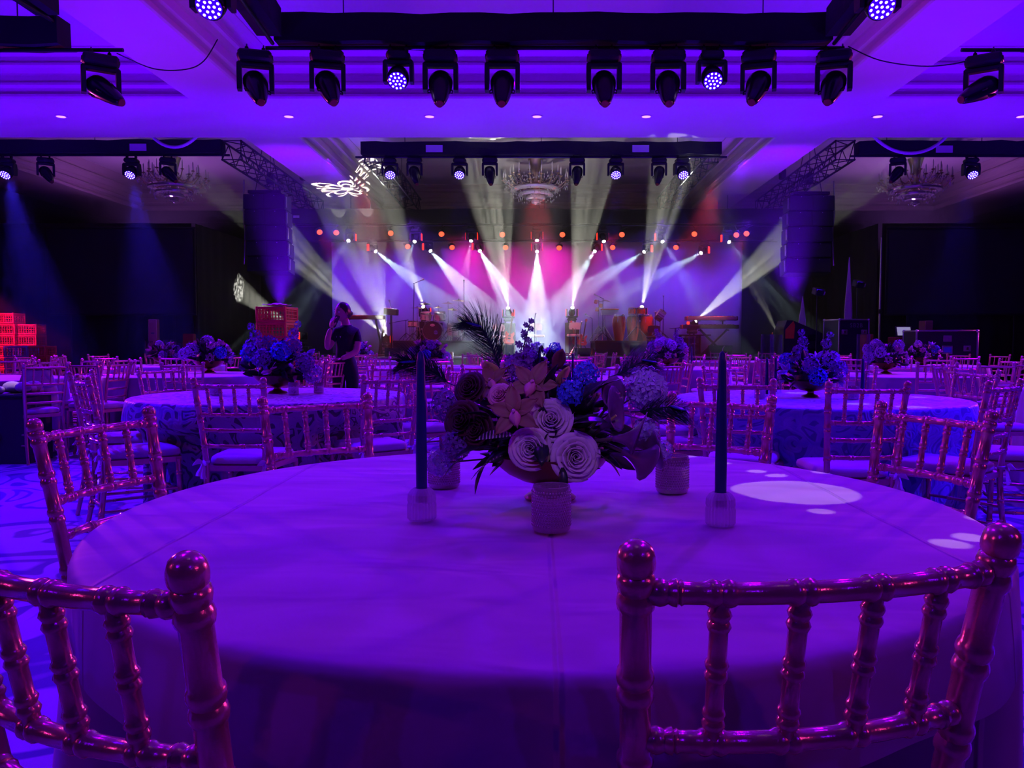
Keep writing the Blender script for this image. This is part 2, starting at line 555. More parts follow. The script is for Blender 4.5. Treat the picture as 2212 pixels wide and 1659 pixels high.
# ------------------------------------------------------------------ carpet
def carpet_material():
    m = bpy.data.materials.new('patterned_carpet')
    m.use_nodes = True
    nt = m.node_tree
    b = nt.nodes['Principled BSDF']
    b.inputs['Roughness'].default_value = 0.85
    tc = nt.nodes.new('ShaderNodeTexCoord')
    mp = nt.nodes.new('ShaderNodeMapping')
    mp.inputs['Scale'].default_value = (0.35, 0.8, 1)
    nt.links.new(tc.outputs['Object'], mp.inputs[0])
    no = nt.nodes.new('ShaderNodeTexNoise')
    no.inputs['Scale'].default_value = 0.9
    no.inputs['Detail'].default_value = 2
    nt.links.new(mp.outputs[0], no.inputs['Vector'])
    sw = nt.nodes.new('ShaderNodeTexNoise')
    sw.inputs['Scale'].default_value = 1.5
    sw.inputs['Detail'].default_value = 1.2
    sw.inputs['Distortion'].default_value = 1.2
    nt.links.new(tc.outputs['Object'], sw.inputs['Vector'])
    m1 = nt.nodes.new('ShaderNodeMath')
    m1.operation = 'MULTIPLY'
    m1.inputs[1].default_value = 34.0
    nt.links.new(sw.outputs[0], m1.inputs[0])
    m2 = nt.nodes.new('ShaderNodeMath')
    m2.operation = 'SINE'
    nt.links.new(m1.outputs[0], m2.inputs[0])
    wv = nt.nodes.new('ShaderNodeMapRange')
    wv.inputs[1].default_value = -1.0
    nt.links.new(m2.outputs[0], wv.inputs[0])
    cr = nt.nodes.new('ShaderNodeValToRGB')
    cr.color_ramp.elements[0].position = 0.12
    cr.color_ramp.elements[0].color = (0.07, 0.08, 0.26, 1)
    cr.color_ramp.elements[1].position = 0.34
    cr.color_ramp.elements[1].color = (0.50, 0.46, 0.55, 1)
    nt.links.new(wv.outputs[0], cr.inputs[0])
    mx = nt.nodes.new('ShaderNodeMix')
    mx.data_type = 'RGBA'
    mx.blend_type = 'MULTIPLY'
    mx.inputs['Factor'].default_value = 0.6
    nt.links.new(cr.outputs[0], mx.inputs['A'])
    nt.links.new(no.outputs[1], mx.inputs['B'])
    nt.links.new(mx.outputs['Result'], b.inputs['Base Color'])
    pile = nt.nodes.new('ShaderNodeTexNoise')
    pile.inputs['Scale'].default_value = 220
    nt.links.new(tc.outputs['Object'], pile.inputs['Vector'])
    bp = nt.nodes.new('ShaderNodeBump')
    bp.inputs['Strength'].default_value = 0.35
    bp.inputs['Distance'].default_value = 0.006
    nt.links.new(pile.outputs[0], bp.inputs['Height'])
    nt.links.new(bp.outputs[0], b.inputs['Normal'])
    return m


CARPET = carpet_material()

# ------------------------------------------------------------------ the room shell
XW, YB, YN = 15.2, 28.6, -5.0
structure('floor', MB().box((0, (YB + YN) / 2, -0.05), (2 * XW, YB - YN, 0.1)), CARPET)
structure('wall_left', MB().box((-XW - 0.1, (YB + YN) / 2, 3.2), (0.2, YB - YN, 6.6)), WALL_MAT)
structure('wall_right', MB().box((XW + 0.1, (YB + YN) / 2, 3.2), (0.2, YB - YN, 6.6)), WALL_MAT)
structure('wall_back', MB().box((0, YB + 0.1, 3.2), (2 * XW, 0.2, 6.6)), WALL_MAT)
structure('wall_front', MB().box((0, YN - 0.1, 3.2), (2 * XW, 0.2, 6.6)), WALL_MAT)

ZB, ZC = 5.5, 6.3          # underside of the beams, ceiling of the coffers
ceil = structure('ceiling', MB().box((0, (YB + YN) / 2, ZC + 0.05), (2 * XW, YB - YN, 0.1)), PLASTER)
# profile of the cornice on a beam face: (distance out from the face, height)
CORN = [(0.0, ZB), (0.02, ZB + 0.03), (0.02, ZB + 0.07), (-0.03, ZB + 0.09), (-0.03, ZB + 0.15), (0.03, ZB + 0.18), (0.06, ZB + 0.22), (0.06, ZB + 0.26), (0.02, ZB + 0.28),
        (0.02, ZB + 0.40), (0.05, ZB + 0.42), (0.10, ZB + 0.50), (0.14, ZB + 0.54), (0.14, ZB + 0.58), (0.10, ZB + 0.60), (0.12, ZB + 0.68), (0.22, ZB + 0.74), (0.34, ZC - 0.02), (0.34, ZC + 0.02)]


def beam(name, axis, a, b, lo, hi, faces=(1, 1)):
    """Ceiling beam along axis between a and b; lo..hi across. Each side carries the stepped cornice where faces says so."""
    mb = MB()
    left = [(lo - (d if faces[0] else 0), z) for d, z in CORN]
    right = [(hi + (d if faces[1] else 0), z) for d, z in CORN]
    poly = left[::-1] + right
    n = len(poly)
    vs = []
    for t in (a, b):
        for p, z in poly:
            vs.append((p, t, z) if axis == 'y' else (t, p, z))
    fs = [(i, i + 1, n + i + 1, n + i) for i in range(n - 1)]
    if axis == 'y':
        fs = [f[::-1] for f in fs]
    mb.add(vs, fs)
    return structure(name, mb, PLASTER_WARM)


for i, (y0, y1) in enumerate(((-5.0, 0.6), (14.2, 16.85), (26.0, 28.6))):
    beam('trim_%d' % (i + 1), 'x', -XW, XW, y0, y1)
k = 4
for x0, x1 in ((-6.25, -5.1), (5.1, 6.25), (-15.2, -13.1), (13.1, 15.2)):
    for y0, y1 in ((0.6 , 14.2), (16.85, 26.0)):
        beam('trim_%d' % k, 'y', y0, y1, x0, x1)
        k += 1
# ------------------------------------------------------------------ furniture materials
GOLD = mat('gold_lacquer', (0.80, 0.42, 0.34), 0.22, 0.6, noise=0.16, nscale=60, bump=0.05, bscale=300)
GOLD.node_tree.nodes['Principled BSDF'].inputs['Coat Weight'].default_value = 0.25
CUSHION = mat('ivory_cushion_cloth', (0.62, 0.58, 0.58), 0.75, noise=0.08, nscale=12, bump=0.25, bscale=300)
ORGANZA = mat('organza_tie', (0.75, 0.70, 0.75), 0.5, bump=0.2, bscale=90)
BRONZE = mat('bronze_bowl', (0.34, 0.13, 0.08), 0.28, 0.9, noise=0.3, nscale=14)


def glass_material(name, tint, body, rough=0.06, see=0.7, metal=0.0):
    """Clear glass as thin walls: mostly see-through, with a glossy skin that grows toward grazing angles."""
    m = bpy.data.materials.new(name)
    m.use_nodes = True
    nt = m.node_tree
    b = nt.nodes['Principled BSDF']
    b.inputs['Base Color'].default_value = (*body, 1)
    b.inputs['Roughness'].default_value = rough
    b.inputs['Metallic'].default_value = metal
    b.inputs['Specular IOR Level'].default_value = 0.8
    tr = nt.nodes.new('ShaderNodeBsdfTransparent')
    tr.inputs[0].default_value = (*tint, 1)
    lw = nt.nodes.new('ShaderNodeLayerWeight')
    lw.inputs[0].default_value = 0.35
    mr = nt.nodes.new('ShaderNodeMapRange')
    mr.inputs[3].default_value = 1 - see
    mr.inputs[4].default_value = min(1.0, 1.35 - see)
    nt.links.new(lw.outputs['Facing'], mr.inputs[0])
    mx = nt.nodes.new('ShaderNodeMixShader')
    nt.links.new(mr.outputs[0], mx.inputs[0])
    nt.links.new(tr.outputs[0], mx.inputs[1])
    nt.links.new(b.outputs[0], mx.inputs[2])
    nt.links.new(mx.outputs[0], nt.nodes['Material Output'].inputs['Surface'])
    return m


GLASS = glass_material('clear_ribbed_glass', (0.93, 0.93, 0.96), (0.85, 0.85, 0.9), 0.03, 0.60)
GLASS_THIN = glass_material('thin_glass', (0.97, 0.97, 0.99), (0.10, 0.10, 0.12), 0.04, 0.95)
VOTIVE = glass_material('mercury_glass', (0.88, 0.80, 0.86), (0.80, 0.66, 0.66), 0.05, 0.45, 0.65)


def cloth_material(name, a, b_, scale, damask, sheen=0.3, crease=False):
    m = bpy.data.materials.new(name)
    m.use_nodes = True
    nt = m.node_tree
    L = nt.links.new
    b = nt.nodes['Principled BSDF']
    b.inputs['Roughness'].default_value = 0.62
    b.inputs['Sheen Weight'].default_value = sheen
    tc = nt.nodes.new('ShaderNodeTexCoord')
    bp = nt.nodes.new('ShaderNodeBump')
    bp.inputs['Distance'].default_value = 0.03
    bp.inputs['Strength'].default_value = 0.15 if damask else 0.35
    if damask:
        # flowing leaf scrolls: warped bands cut by a second warped field
        ns = nt.nodes.new('ShaderNodeTexNoise')
        ns.inputs['Scale'].default_value = scale * 0.55
        ns.inputs['Detail'].default_value = 1.0
        L(tc.outputs['Object'], ns.inputs['Vector'])
        mul = nt.nodes.new('ShaderNodeVectorMath')
        mul.operation = 'MULTIPLY_ADD'
        L(ns.outputs[1], mul.inputs[0])
        mul.inputs[1].default_value = (0.55, 0.55, 0.55)
        L(tc.outputs['Object'], mul.inputs[2])
        vo = nt.nodes.new('ShaderNodeTexVoronoi')
        vo.feature = 'DISTANCE_TO_EDGE'
        vo.inputs['Scale'].default_value = scale
        L(mul.outputs[0], vo.inputs['Vector'])
        sn = nt.nodes.new('ShaderNodeMath')
        sn.operation = 'MULTIPLY'
        sn.inputs[1].default_value = 21.0
        L(vo.outputs[0], sn.inputs[0])
        si = nt.nodes.new('ShaderNodeMath')
        si.operation = 'SINE'
        L(sn.outputs[0], si.inputs[0])
        cr = nt.nodes.new('ShaderNodeValToRGB')
        cr.color_ramp.elements[0].position = 0.42
        cr.color_ramp.elements[0].color = (*a, 1)
        cr.color_ramp.elements[1].position = 0.56
        cr.color_ramp.elements[1].color = (*b_, 1)
        mr = nt.nodes.new('ShaderNodeMapRange')
        mr.inputs[1].default_value = -1
        L(si.outputs[0], mr.inputs[0])
        L(mr.outputs[0], cr.inputs[0])
        L(cr.outputs[0], b.inputs['Base Color'])
        L(mr.outputs[0], bp.inputs['Height'])
        rr = nt.nodes.new('ShaderNodeMapRange')
        rr.inputs[3].default_value = 0.8
        rr.inputs[4].default_value = 0.42
        L(mr.outputs[0], rr.inputs[0])
        L(rr.outputs[0], b.inputs['Roughness'])
    else:
        b.inputs['Base Color'].default_value = (*a, 1)
        mp = nt.nodes.new('ShaderNodeMapping')
        mp.inputs['Rotation'].default_value = (0, 0, 0.9)
        mp.inputs['Scale'].default_value = (1.3, 3.2, 1.3)
        L(tc.outputs['Object'], mp.inputs[0])
        ns = nt.nodes.new('ShaderNodeTexNoise')
        ns.inputs['Scale'].default_value = 2.6
        ns.inputs['Detail'].default_value = 2.2
        ns.inputs['Roughness'].default_value = 0.4
        ns.inputs['Distortion'].default_value = 0.6
        L(mp.outputs[0], ns.inputs['Vector'])
        cr = nt.nodes.new('ShaderNodeValToRGB')
        cr.color_ramp.elements[0].position = 0.35
        cr.color_ramp.elements[0].color = (*[c * 0.93 for c in a], 1)
        cr.color_ramp.elements[1].position = 0.65
        cr.color_ramp.elements[1].color = (*b_, 1)
        L(ns.outputs[0], cr.inputs[0])
        L(cr.outputs[0], b.inputs['Base Color'])
        L(ns.outputs[0], bp.inputs['Height'])
        if crease:
            # pressed fold lines that cross the cloth
            h = None
            for ang, off in crease:
                sp = nt.nodes.new('ShaderNodeVectorMath')
                sp.operation = 'DOT_PRODUCT'
                sp.inputs[1].default_value = (math.cos(ang), math.sin(ang), 0)
                L(tc.outputs['Object'], sp.inputs[0])
                d = nt.nodes.new('ShaderNodeMath')
                d.operation = 'SUBTRACT'
                L(sp.outputs['Value'], d.inputs[0])
                d.inputs[1].default_value = off
                ab = nt.nodes.new('ShaderNodeMath')
                ab.operation = 'ABSOLUTE'
                L(d.outputs[0], ab.inputs[0])
                mrr = nt.nodes.new('ShaderNodeMapRange')
                mrr.interpolation_type = 'SMOOTHSTEP'
                mrr.inputs[1].default_value = 0.0
                mrr.inputs[2].default_value = 0.007
                mrr.inputs[3].default_value = 1.0
                mrr.inputs[4].default_value = 0.0
                L(ab.outputs[0], mrr.inputs[0])
                if h is None:
                    h = mrr.outputs[0]
                else:
                    mx = nt.nodes.new('ShaderNodeMath')
                    mx.operation = 'MAXIMUM'
                    L(h, mx.inputs[0])
                    L(mrr.outputs[0], mx.inputs[1])
                    h = mx.outputs[0]
            b2 = nt.nodes.new('ShaderNodeBump')
            b2.inputs['Distance'].default_value = 0.007
            b2.inputs['Strength'].default_value = 0.7
            L(h, b2.inputs['Height'])
            L(bp.outputs[0], b2.inputs['Normal'])
            L(b2.outputs[0], b.inputs['Normal'])
    if not b.inputs['Normal'].is_linked:
        L(bp.outputs[0], b.inputs['Normal'])
    return m


CLOTH_PLAIN = cloth_material('plain_table_satin', (0.44, 0.36, 0.42), (0.52, 0.44, 0.50), 1, False, 0.25, ((0.0, -0.672), (0.0, 0.696), (0.0, 0.014)))
CLOTH_DAMASK = cloth_material('damask_table_cloth', (0.05, 0.045, 0.06), (0.28, 0.26, 0.31), 8.0, True)
CLOTH_BLUE = cloth_material('damask_blue_table_cloth', (0.09, 0.12, 0.34), (0.22, 0.26, 0.60), 8.0, True)
CLOTH_FAR = cloth_material('far_table_satin', (0.40, 0.36, 0.42), (0.46, 0.42, 0.50), 1, False)
LINER = mat('table_board', (0.25, 0.18, 0.12), 0.7)


def cloth_mesh(Rt, zt, seed, nth=160, folds=11, depth=0.055, swoop=0.0, seats=(), rings=8):
    """Round cloth: flat top with soft wrinkles, a rounded rim and a hanging skirt in folds down to the floor."""
    rnd = random.Random(seed)
    ph = [rnd.uniform(0, 2 * PI) for _ in range(6)]
    vs, fs, rows = [(0, 0, zt)], [], []
    rads = [Rt * f for f in (0.12, 0.25, 0.4, 0.55, 0.68, 0.8, 0.9, 0.96)] if rings == 8 else [Rt * 0.965 * (i + 1) / rings for i in range(rings)]

    def skirt(th, t):
        # t 0..1 down the skirt
        w = math.sin(folds * th + ph[0] + 0.8 * math.sin(3 * th + ph[1]) + swoop * t * math.sin(2 * th + ph[4]))
        w2 = math.sin(2.3 * folds * th + ph[2])
        k = t ** 0.8
        return depth * k * (w * 0.75 + 0.25 * w2) + 0.03 * k

    for r in rads:
        row = []
        for i in range(nth):
            th = 2 * PI * i / nth
            x, y = r * math.cos(th), r * math.sin(th)
            ux, uy = 0.6 * x + 0.8 * y, -0.8 * x + 0.6 * y
            z = zt + 0.0028 * mnoise.noise(Vector((x * 5 + seed, y * 5, 0.3))) + 0.0022 * mnoise.noise(Vector((ux * 3.2, uy * 13 + seed, 1.3)))
            row.append(len(vs))
            vs.append((x, y, z))
        rows.append(row)
    for (dr, dz) in ((-0.012, -0.001), (-0.002, -0.006), (0.003, -0.018)):
        row = []
        for i in range(nth):
            th = 2 * PI * i / nth
            row.append(len(vs))
            vs.append(((Rt + dr) * math.cos(th), (Rt + dr) * math.sin(th), zt + dz))
        rows.append(row)
    nz = 12
    for j in range(1, nz + 1):
        t = j / nz
        row = []
        for i in range(nth):
            th = 2 * PI * i / nth
            r = Rt + 0.004 + skirt(th, t)
            z_ = zt - 0.018 - (zt - 0.022) * t
            for (a_, r_in) in seats:            # chairs pushed in under the table press the cloth inward
                da = abs((th - a_ + PI) % (2 * PI) - PI)
                hw = math.atan2(0.25, r_in)
                ka = max(0.0, min(1.0, (hw * 1.45 - da) / (hw * 0.45)))
                kz = max(0.0, min(1.0, (0.60 - z_) / 0.07))
                k_ = ka * ka * (3 - 2 * ka) * kz * kz * (3 - 2 * kz)
                if r > r_in:
                    r = r + (r_in - r) * k_
            row.append(len(vs))
            vs.append((r * math.cos(th), r * math.sin(th), zt - 0.018 - (zt - 0.022) * t))
        rows.append(row)
    for i in range(nth):
        fs.append((0, rows[0][i], rows[0][(i + 1) % nth]))
    for A, B in zip(rows, rows[1:]):
        for i in range(nth):
            k = (i + 1) % nth
            fs.append((A[i], B[i], B[k], A[k]))
    mb = MB()
    mb.add(vs, fs)
    return mb


def tucked(tx, ty, chairs_, Rt):
    """Bearing and inner reach of the chairs whose seats go under the table edge."""
    out = []
    for c in chairs_:
        a = c.rotation_euler[2]
        f = Vector((c.location.x - 0.41 * math.sin(a) - tx, c.location.y + 0.41 * math.cos(a) - ty))
        if f.length < Rt + 0.09:
            out.append((math.atan2(f.y, f.x) % (2 * PI), f.length - 0.05))
    return out


def round_table(x, y, label, m, seed, Rt=0.915, zt=0.75, group='round banquet tables', **kw):
    t = thing('banquet_table', label, 'table', (x, y, 0), 0, group)
    MB().lathe([(0, zt - 0.03), (Rt - 0.02, zt - 0.03), (Rt - 0.015, zt - 0.008), (0, zt - 0.008)], seg=48).build('tabletop', LINER, t)
    cloth_mesh(Rt, zt, seed, **kw).build('tablecloth', m, t, True, 0)
    return t


# ------------------------------------------------------------------ gold chiavari chair
POST_R = 0.0152


def ringed(p0, p1, r, rings, seg=12, bulge=1.32, step=None, curve=None, taper=None):
    """Turned bar from p0 to p1 with bamboo-like double rings at the given fractions."""
    p0, p1 = Vector(p0), Vector(p1)
    L = (p1 - p0).length
    ts = {0.0: 1.0, 1.0: 1.0}
    w = r * 0.62 / L
    for c in rings:
        for d, k in ((-2.1, 1.0), (-1.75, 1.16), (-1.1, bulge), (-0.45, 1.16), (0.0, 1.0), (0.45, 1.16), (1.1, bulge), (1.75, 1.16), (2.1, 1.0)):
            t = c + d * w
            if 0 < t < 1:
                ts[t] = k
    if curve or taper:
        for i in range(1, 10):
            ts.setdefault(i / 10, 1.0)
    keys = sorted(ts)
    pts, rad = [], []
    for t in keys:
        p = p0.lerp(p1, t)
        if curve:
            p = p + curve(t)
        pts.append(p)
        rad.append(r * ts[t] * (taper(t) if taper else 1.0))
    mb = MB()
    mb.tube(pts, rad, seg)
    return mb


def post_pt(s, z):
    """Centre of a rear post at height z; s = -1 / 1. The sitter faces +y."""
    if z < 0.45:
        k = 1 - z / 0.45
        return Vector((s * (0.158 + 0.014 * k), -0.055 * k * k, z))
    k = (z - 0.45) / 0.48
    return Vector((s * (0.158 + 0.029 * k), -0.075 * k ** 1.35, z))


RAIL_Z = (0.885, 0.732, 0.648, 0.562)


def bow(s_t, a):
    return Vector((0, -a * (1 - (2 * s_t - 1) ** 2), 0))


def chair_parts(parent, seg=12, full=True):
    top = 0.93
    for s in (-1, 1):
        zs = [0.0, 0.02]
        rad = {0.0: 0.8, 0.02: 0.86}
        for c in ((0.885, 0.79, 0.70, 0.56, 0.30, 0.16) if full else (0.885, 0.73)):
            for d, k in ((-0.019, 1.0), (-0.0155, 1.14), (-0.010, 1.22), (-0.004, 1.13), (0, 1.0), (0.004, 1.13), (0.010, 1.22), (0.0155, 1.14), (0.019, 1.0)):
                rad[c + d] = k
        for z in (0.1, 0.22, 0.38, 0.45, 0.62, 0.66):
            rad.setdefault(z, 0.9 if z < 0.3 else 1.0)
        for z, k in ((0.9035, 0.97), (0.905, 1.08), (0.909, 1.17), (0.915, 1.2), (0.921, 1.16), (0.927, 1.0), (0.931, 0.72), (0.9335, 0.4), (0.934, 0.05)):
            rad[z] = k
        keys = sorted(rad)
        mb = MB()
        mb.tube([post_pt(s, z) for z in keys], [POST_R * rad[z] for z in keys], seg)
        mb.build('back_post', GOLD, parent)
        # front leg
        keys2 = {0.0: 0.78, 0.05: 0.85, 0.44: 1.05}
        for c in (0.36, 0.22, 0.12):
            for d, k in ((-0.017, 0.95), (-0.009, 1.25), (0, 0.98), (0.009, 1.25), (0.017, 0.95)):
                keys2[c + d] = k
        ks = sorted(keys2)
        mb = MB()
        mb.tube([(s * (0.192 + 0.012 * (1 - z / 0.44)), 0.375 + 0.012 * (1 - z / 0.44), z) for z in ks], [0.0145 * keys2[z] for z in ks], seg)
        mb.build('leg', GOLD, parent)
    for i, z in enumerate(RAIL_Z):
        a, b = post_pt(-1, z), post_pt(1, z)
        bw = 0.030 if i < 2 else 0.024
        n = 4
        fr = [0.075] + ([(j + 1) / (n + 1) for j in range(n)] if i < 2 else [0.33, 0.67]) + [0.925]
        mb = ringed(a, b, 0.0105, fr, seg, 1.26, curve=lambda t, bw=bw: bow(t, bw))
        mb.build('top_rail' if i == 0 else 'back_rail', GOLD, parent)
    for j in range(4):
        f = (j + 1) / 5
        pa = post_pt(-1, RAIL_Z[1]).lerp(post_pt(1, RAIL_Z[1]), f) + bow(f, 0.030)
        pb = post_pt(-1, RAIL_Z[0]).lerp(post_pt(1, RAIL_Z[0]), f) + bow(f, 0.030)
        ringed(pa, pb, 0.0088, (0.17, 0.5, 0.83), seg, 1.3).build('spindle', GOLD, parent)
    # seat frame and cushion
    poly = [(-0.16, -0.005), (0.16, -0.005), (0.205, 0.36), (0.19, 0.395), (0.12, 0.405), (-0.12, 0.405), (-0.19, 0.395), (-0.205, 0.36)]
    MB().prism(poly, 0.425, 0.455).build('seat', GOLD, parent, False)
    cushion_mesh(12 if full else 6).build('cushion', CUSHION, parent, True, 0)
    for s in (-1, 1):
        for z in (0.17, 0.27):
            ringed(post_pt(s, z), (s * 0.197, 0.378, z), 0.0085, (0.3, 0.7), 8, 1.25).build('stretcher', GOLD, parent)
    for z in (0.15, 0.25):
        ringed((-0.199, 0.38, z), (0.199, 0.38, z), 0.0085, (0.3, 0.7), 8, 1.25).build('stretcher', GOLD, parent)
    ringed(post_pt(-1, 0.20), post_pt(1, 0.20), 0.0085, (0.3, 0.7), 8, 1.25).build('stretcher', GOLD, parent)
    for s in (-1, 1):
        bow_tie(s).build('cushion_tie', ORGANZA, parent)


def cushion_mesh(n=12):
    mb = MB()
    rows = []
    prof = ((0.95, 0.0), (1.0, 0.012), (1.005, 0.026), (0.985, 0.040), (0.90, 0.050), (0.6, 0.057), (0.25, 0.059))
    poly = []
    N = n * 4
    for i in range(N):
        a = 2 * PI * i / N
        c, s = math.cos(a), math.sin(a)
        e = 0.32
        x = 0.198 * math.copysign(abs(c) ** e, c)
        y = 0.20 * math.copysign(abs(s) ** e, s)
        x *= 0.90 + 0.10 * (y / 0.2)
        poly.append((x, y + 0.205))
    vs, fs = [], []
    for k, z in prof:
        for (x, y) in poly:
            vs.append((x * k, 0.205 + (y - 0.205) * k, 0.455 + z))
    m = len(prof)
    for j in range(m - 1):
        for i in range(N):
            q = (i + 1) % N
            fs.append((j * N + i, j * N + q, (j + 1) * N + q, (j + 1) * N + i))
    fs.append(tuple(range((m - 1) * N, m * N)))
    fs.append(tuple(range(N))[::-1])
    mb.add(vs, fs)
    return mb


def bow_tie(s):
    """Knotted organza ribbon of a seat cushion around a rear post: two loops and two tails."""
    mb = MB()
    c = post_pt(s, 0.475) + Vector((0, -0.004, 0))
    mb.lathe([(POST_R * 1.05, -0.008), (POST_R * 1.3, -0.004), (POST_R * 1.3, 0.004), (POST_R * 1.05, 0.008)], c, 12)
    mb.ball(c + Vector((s * 0.012, -0.016, 0)), 0.009, 8, 6)
    for a, l, dz in ((0.9, 0.05, 0.012), (2.2, 0.045, 0.006)):
        d = Vector((math.cos(a) * s, -abs(math.sin(a)) * 0.6, 0)).normalized()
        rows = []
        for i in range(7):
            t = i / 6
            w = 0.013 * math.sin(PI * min(1, 0.12 + t * 0.88)) + 0.002
            p = c + Vector((s * 0.012, -0.016, 0)) + d * l * t + Vector((0, 0, dz * math.sin(PI * t) - 0.012 * t))
            rows.append([p + Vector((0, 0, -w)), p + Vector((0, -0.006, 0)), p + Vector((0, 0, w))])
        mb.sheet(rows, 0.001)
    for a, l in ((1.2, 0.075), (1.9, 0.09)):
        d = Vector((math.cos(a) * s * 0.5, -0.25, -1)).normalized()
        rows = []
        for i in range(6):
            t = i / 5
            w = 0.006 + 0.012 * t
            p = c + Vector((s * 0.012, -0.016, 0)) + d * l * t + Vector((0.004 * math.sin(6 * t), 0, 0))
            rows.append([p + Vector((-w, 0.002, 0)), p + Vector((0, -0.005, 0)), p + Vector((w, 0.002, 0))])
        mb.sheet(rows, 0.001)
    return mb


CHAIRS = {}


def chair(x, y, ang, label, detail=True, group='gold chiavari chairs around the tables'):
    """Chair whose seat faces the direction ang (0 = +y, counter-clockwise); (x, y) under the middle of its back."""
    key = 'near' if detail else 'far'
    if key not in CHAIRS:
        if detail:
            o = thing('chiavari_chair', label, 'chair', (0, 0, 0), 0, group)
            chair_parts(o)
        else:
            mb = MB()
            for s in (-1, 1):
                zs = (0, 0.2, 0.45, 0.6, 0.72, 0.75, 0.868, 0.876, 0.886, 0.894, 0.905, 0.912, 0.92, 0.93)
                rr = (0.8, 0.9, 1, 1, 1, 1, 1.0, 1.35, 1.35, 1, 1.0, 1.35, 1.3, 0.4)
                mb.tube([post_pt(s, z) for z in zs], [POST_R * k for k in rr], 6)
                mb.tube([(s * 0.202, 0.385, 0), (s * 0.192, 0.375, 0.43)], 0.0135, 6)
            for i, z in enumerate(RAIL_Z):
                mb.tube([post_pt(-1, z).lerp(post_pt(1, z), f / 4) + bow(f / 4, 0.028) for f in range(5)], 0.0112, 6)
            for j in range(4):
                f = (j + 1) / 5
                q = [post_pt(-1, RAIL_Z[k]).lerp(post_pt(1, RAIL_Z[k]), f) + bow(f, 0.030) for k in (1, 0)]
                mb.tube([q[0].lerp(q[1], t) for t in (0, 0.12, 0.17, 0.22, 0.45, 0.5, 0.55, 0.78, 0.83, 0.88, 1)], [0.0085 * k for k in (1, 1, 1.35, 1, 1, 1.35, 1, 1, 1.35, 1, 1)], 5)
            for s in (-1, 1):
                for z in (0.17, 0.27):
                    mb.tube([post_pt(s, z), (s * 0.197, 0.378, z)], 0.009, 5)
            for z in (0.15, 0.25):
                mb.tube([(-0.199, 0.38, z), (0.199, 0.38, z)], 0.009, 5)
            poly = [(-0.16, -0.005), (0.16, -0.005), (0.205, 0.36), (0.12, 0.405), (-0.12, 0.405), (-0.205, 0.36)]
            mb.prism(poly, 0.425, 0.455)
            o = mb.build('chiavari_chair', GOLD)
            tag(o, label, 'chair', group)
            cushion_mesh(4).build('cushion', CUSHION, o, True, 0)
        CHAIRS[key] = o
        c = o
    else:
        c = copy_tree(CHAIRS[key])
    if detail:
        x, y = x - 0.07 * math.sin(ang), y + 0.07 * math.cos(ang)   # (x, y) is given under the top of the leaning back
    c.location = (x, y, 0)
    c.rotation_euler = (0, 0, ang)
    c['label'] = label
    c['group'] = group
    return c


# ------------------------------------------------------------------ the tables
T0 = (0.01, 1.71)
TABLES = {
    'front': (0.01, 1.735, 'wide round banquet table in plain purple cloth nearest the viewer, with candles', CLOTH_PLAIN, 0.912),
    'damask': (-1.86, 5.45, 'round table in dark scroll-patterned cloth, behind the two chairs left of the front table', CLOTH_DAMASK, 0.915),
    'blue': (1.86, 5.15, 'round table in blue scroll-patterned cloth with tall glass candle tubes', CLOTH_BLUE, 0.93),
}


def ring_chair(tx, ty, Rb, deg, label, detail, jit=0.0, rnd=random):
    """Chair at bearing deg around a table (0 = the side facing the camera, 90 = its right), facing the table."""
    a = R(deg)
    x, y = tx + Rb * math.sin(a), ty - Rb * math.cos(a)
    return chair(x, y, a + R(jit), label, detail)


# front table
SEATED = []
for cx_, cy_, ang, lab in (
        (0.272, 0.724, R(10), 'large gold chair with four spindles, nearest on the right of the front table'),
        (-0.466, 0.729, R(-24), 'large gold chair cut off by the picture edge, left of the front table'),
        (-1.14, 2.01, R(-104), 'gold chair seen from the side on the left flank of the front table'),
        (1.135, 2.23, R(112), 'dark gold chair seen from the side, right flank of the front table'),
        (-0.765, 2.70, R(-145), 'gold chair beyond the front table, left of the flowers, its back to the damask table'),
        (0.655, 2.78, R(146), 'gold chair beyond the front table, behind the right candle')):
    SEATED.append(chair(cx_, cy_, ang, lab, True, 'gold chairs around the front table'))
x, y, lab, m_, Rt = TABLES['front']
round_table(x, y, lab, m_, 3, Rt, nth=256, rings=40, folds=9, depth=0.05, swoop=1.2, seats=tucked(x, y, SEATED, Rt))

# the two tables of the second row
SEATED = []
for cx_, cy_, ang, lab in (
        (-1.62, 4.08, R(-2), 'gold chair with its whole back in view, pushed up to the damask table'),
        (-0.86, 4.62, R(38), 'gold chair turned toward the damask table, above the corner of the front table'),
        (-2.56, 4.38, R(-52), 'gold chair with bright ivory seat facing the damask table from the left'),
        (-3.02, 5.15, R(-80), 'second gold chair along the left side of the damask table, seen edge-on'),
        (-2.95, 6.1, R(-122), 'gold chair at the back left of the damask table'),
        (-2.1, 6.72, R(-170), 'gold chair beyond the damask table behind its flower bowl'),
        (-1.25, 6.6, R(152), 'gold chair beyond the damask table, in front of the person'),
        (-0.62, 5.9, R(112), 'gold chair on the right side of the damask table near the left blue candle')):
    SEATED.append(chair(cx_, cy_, ang, lab, True, 'gold chairs around the damask table'))
x, y, lab, m_, Rt = TABLES['damask']
round_table(x, y, lab, m_, 5, Rt, nth=224, folds=8, depth=0.07, swoop=1.5, seats=tucked(x, y, SEATED, Rt))
SEATED = []
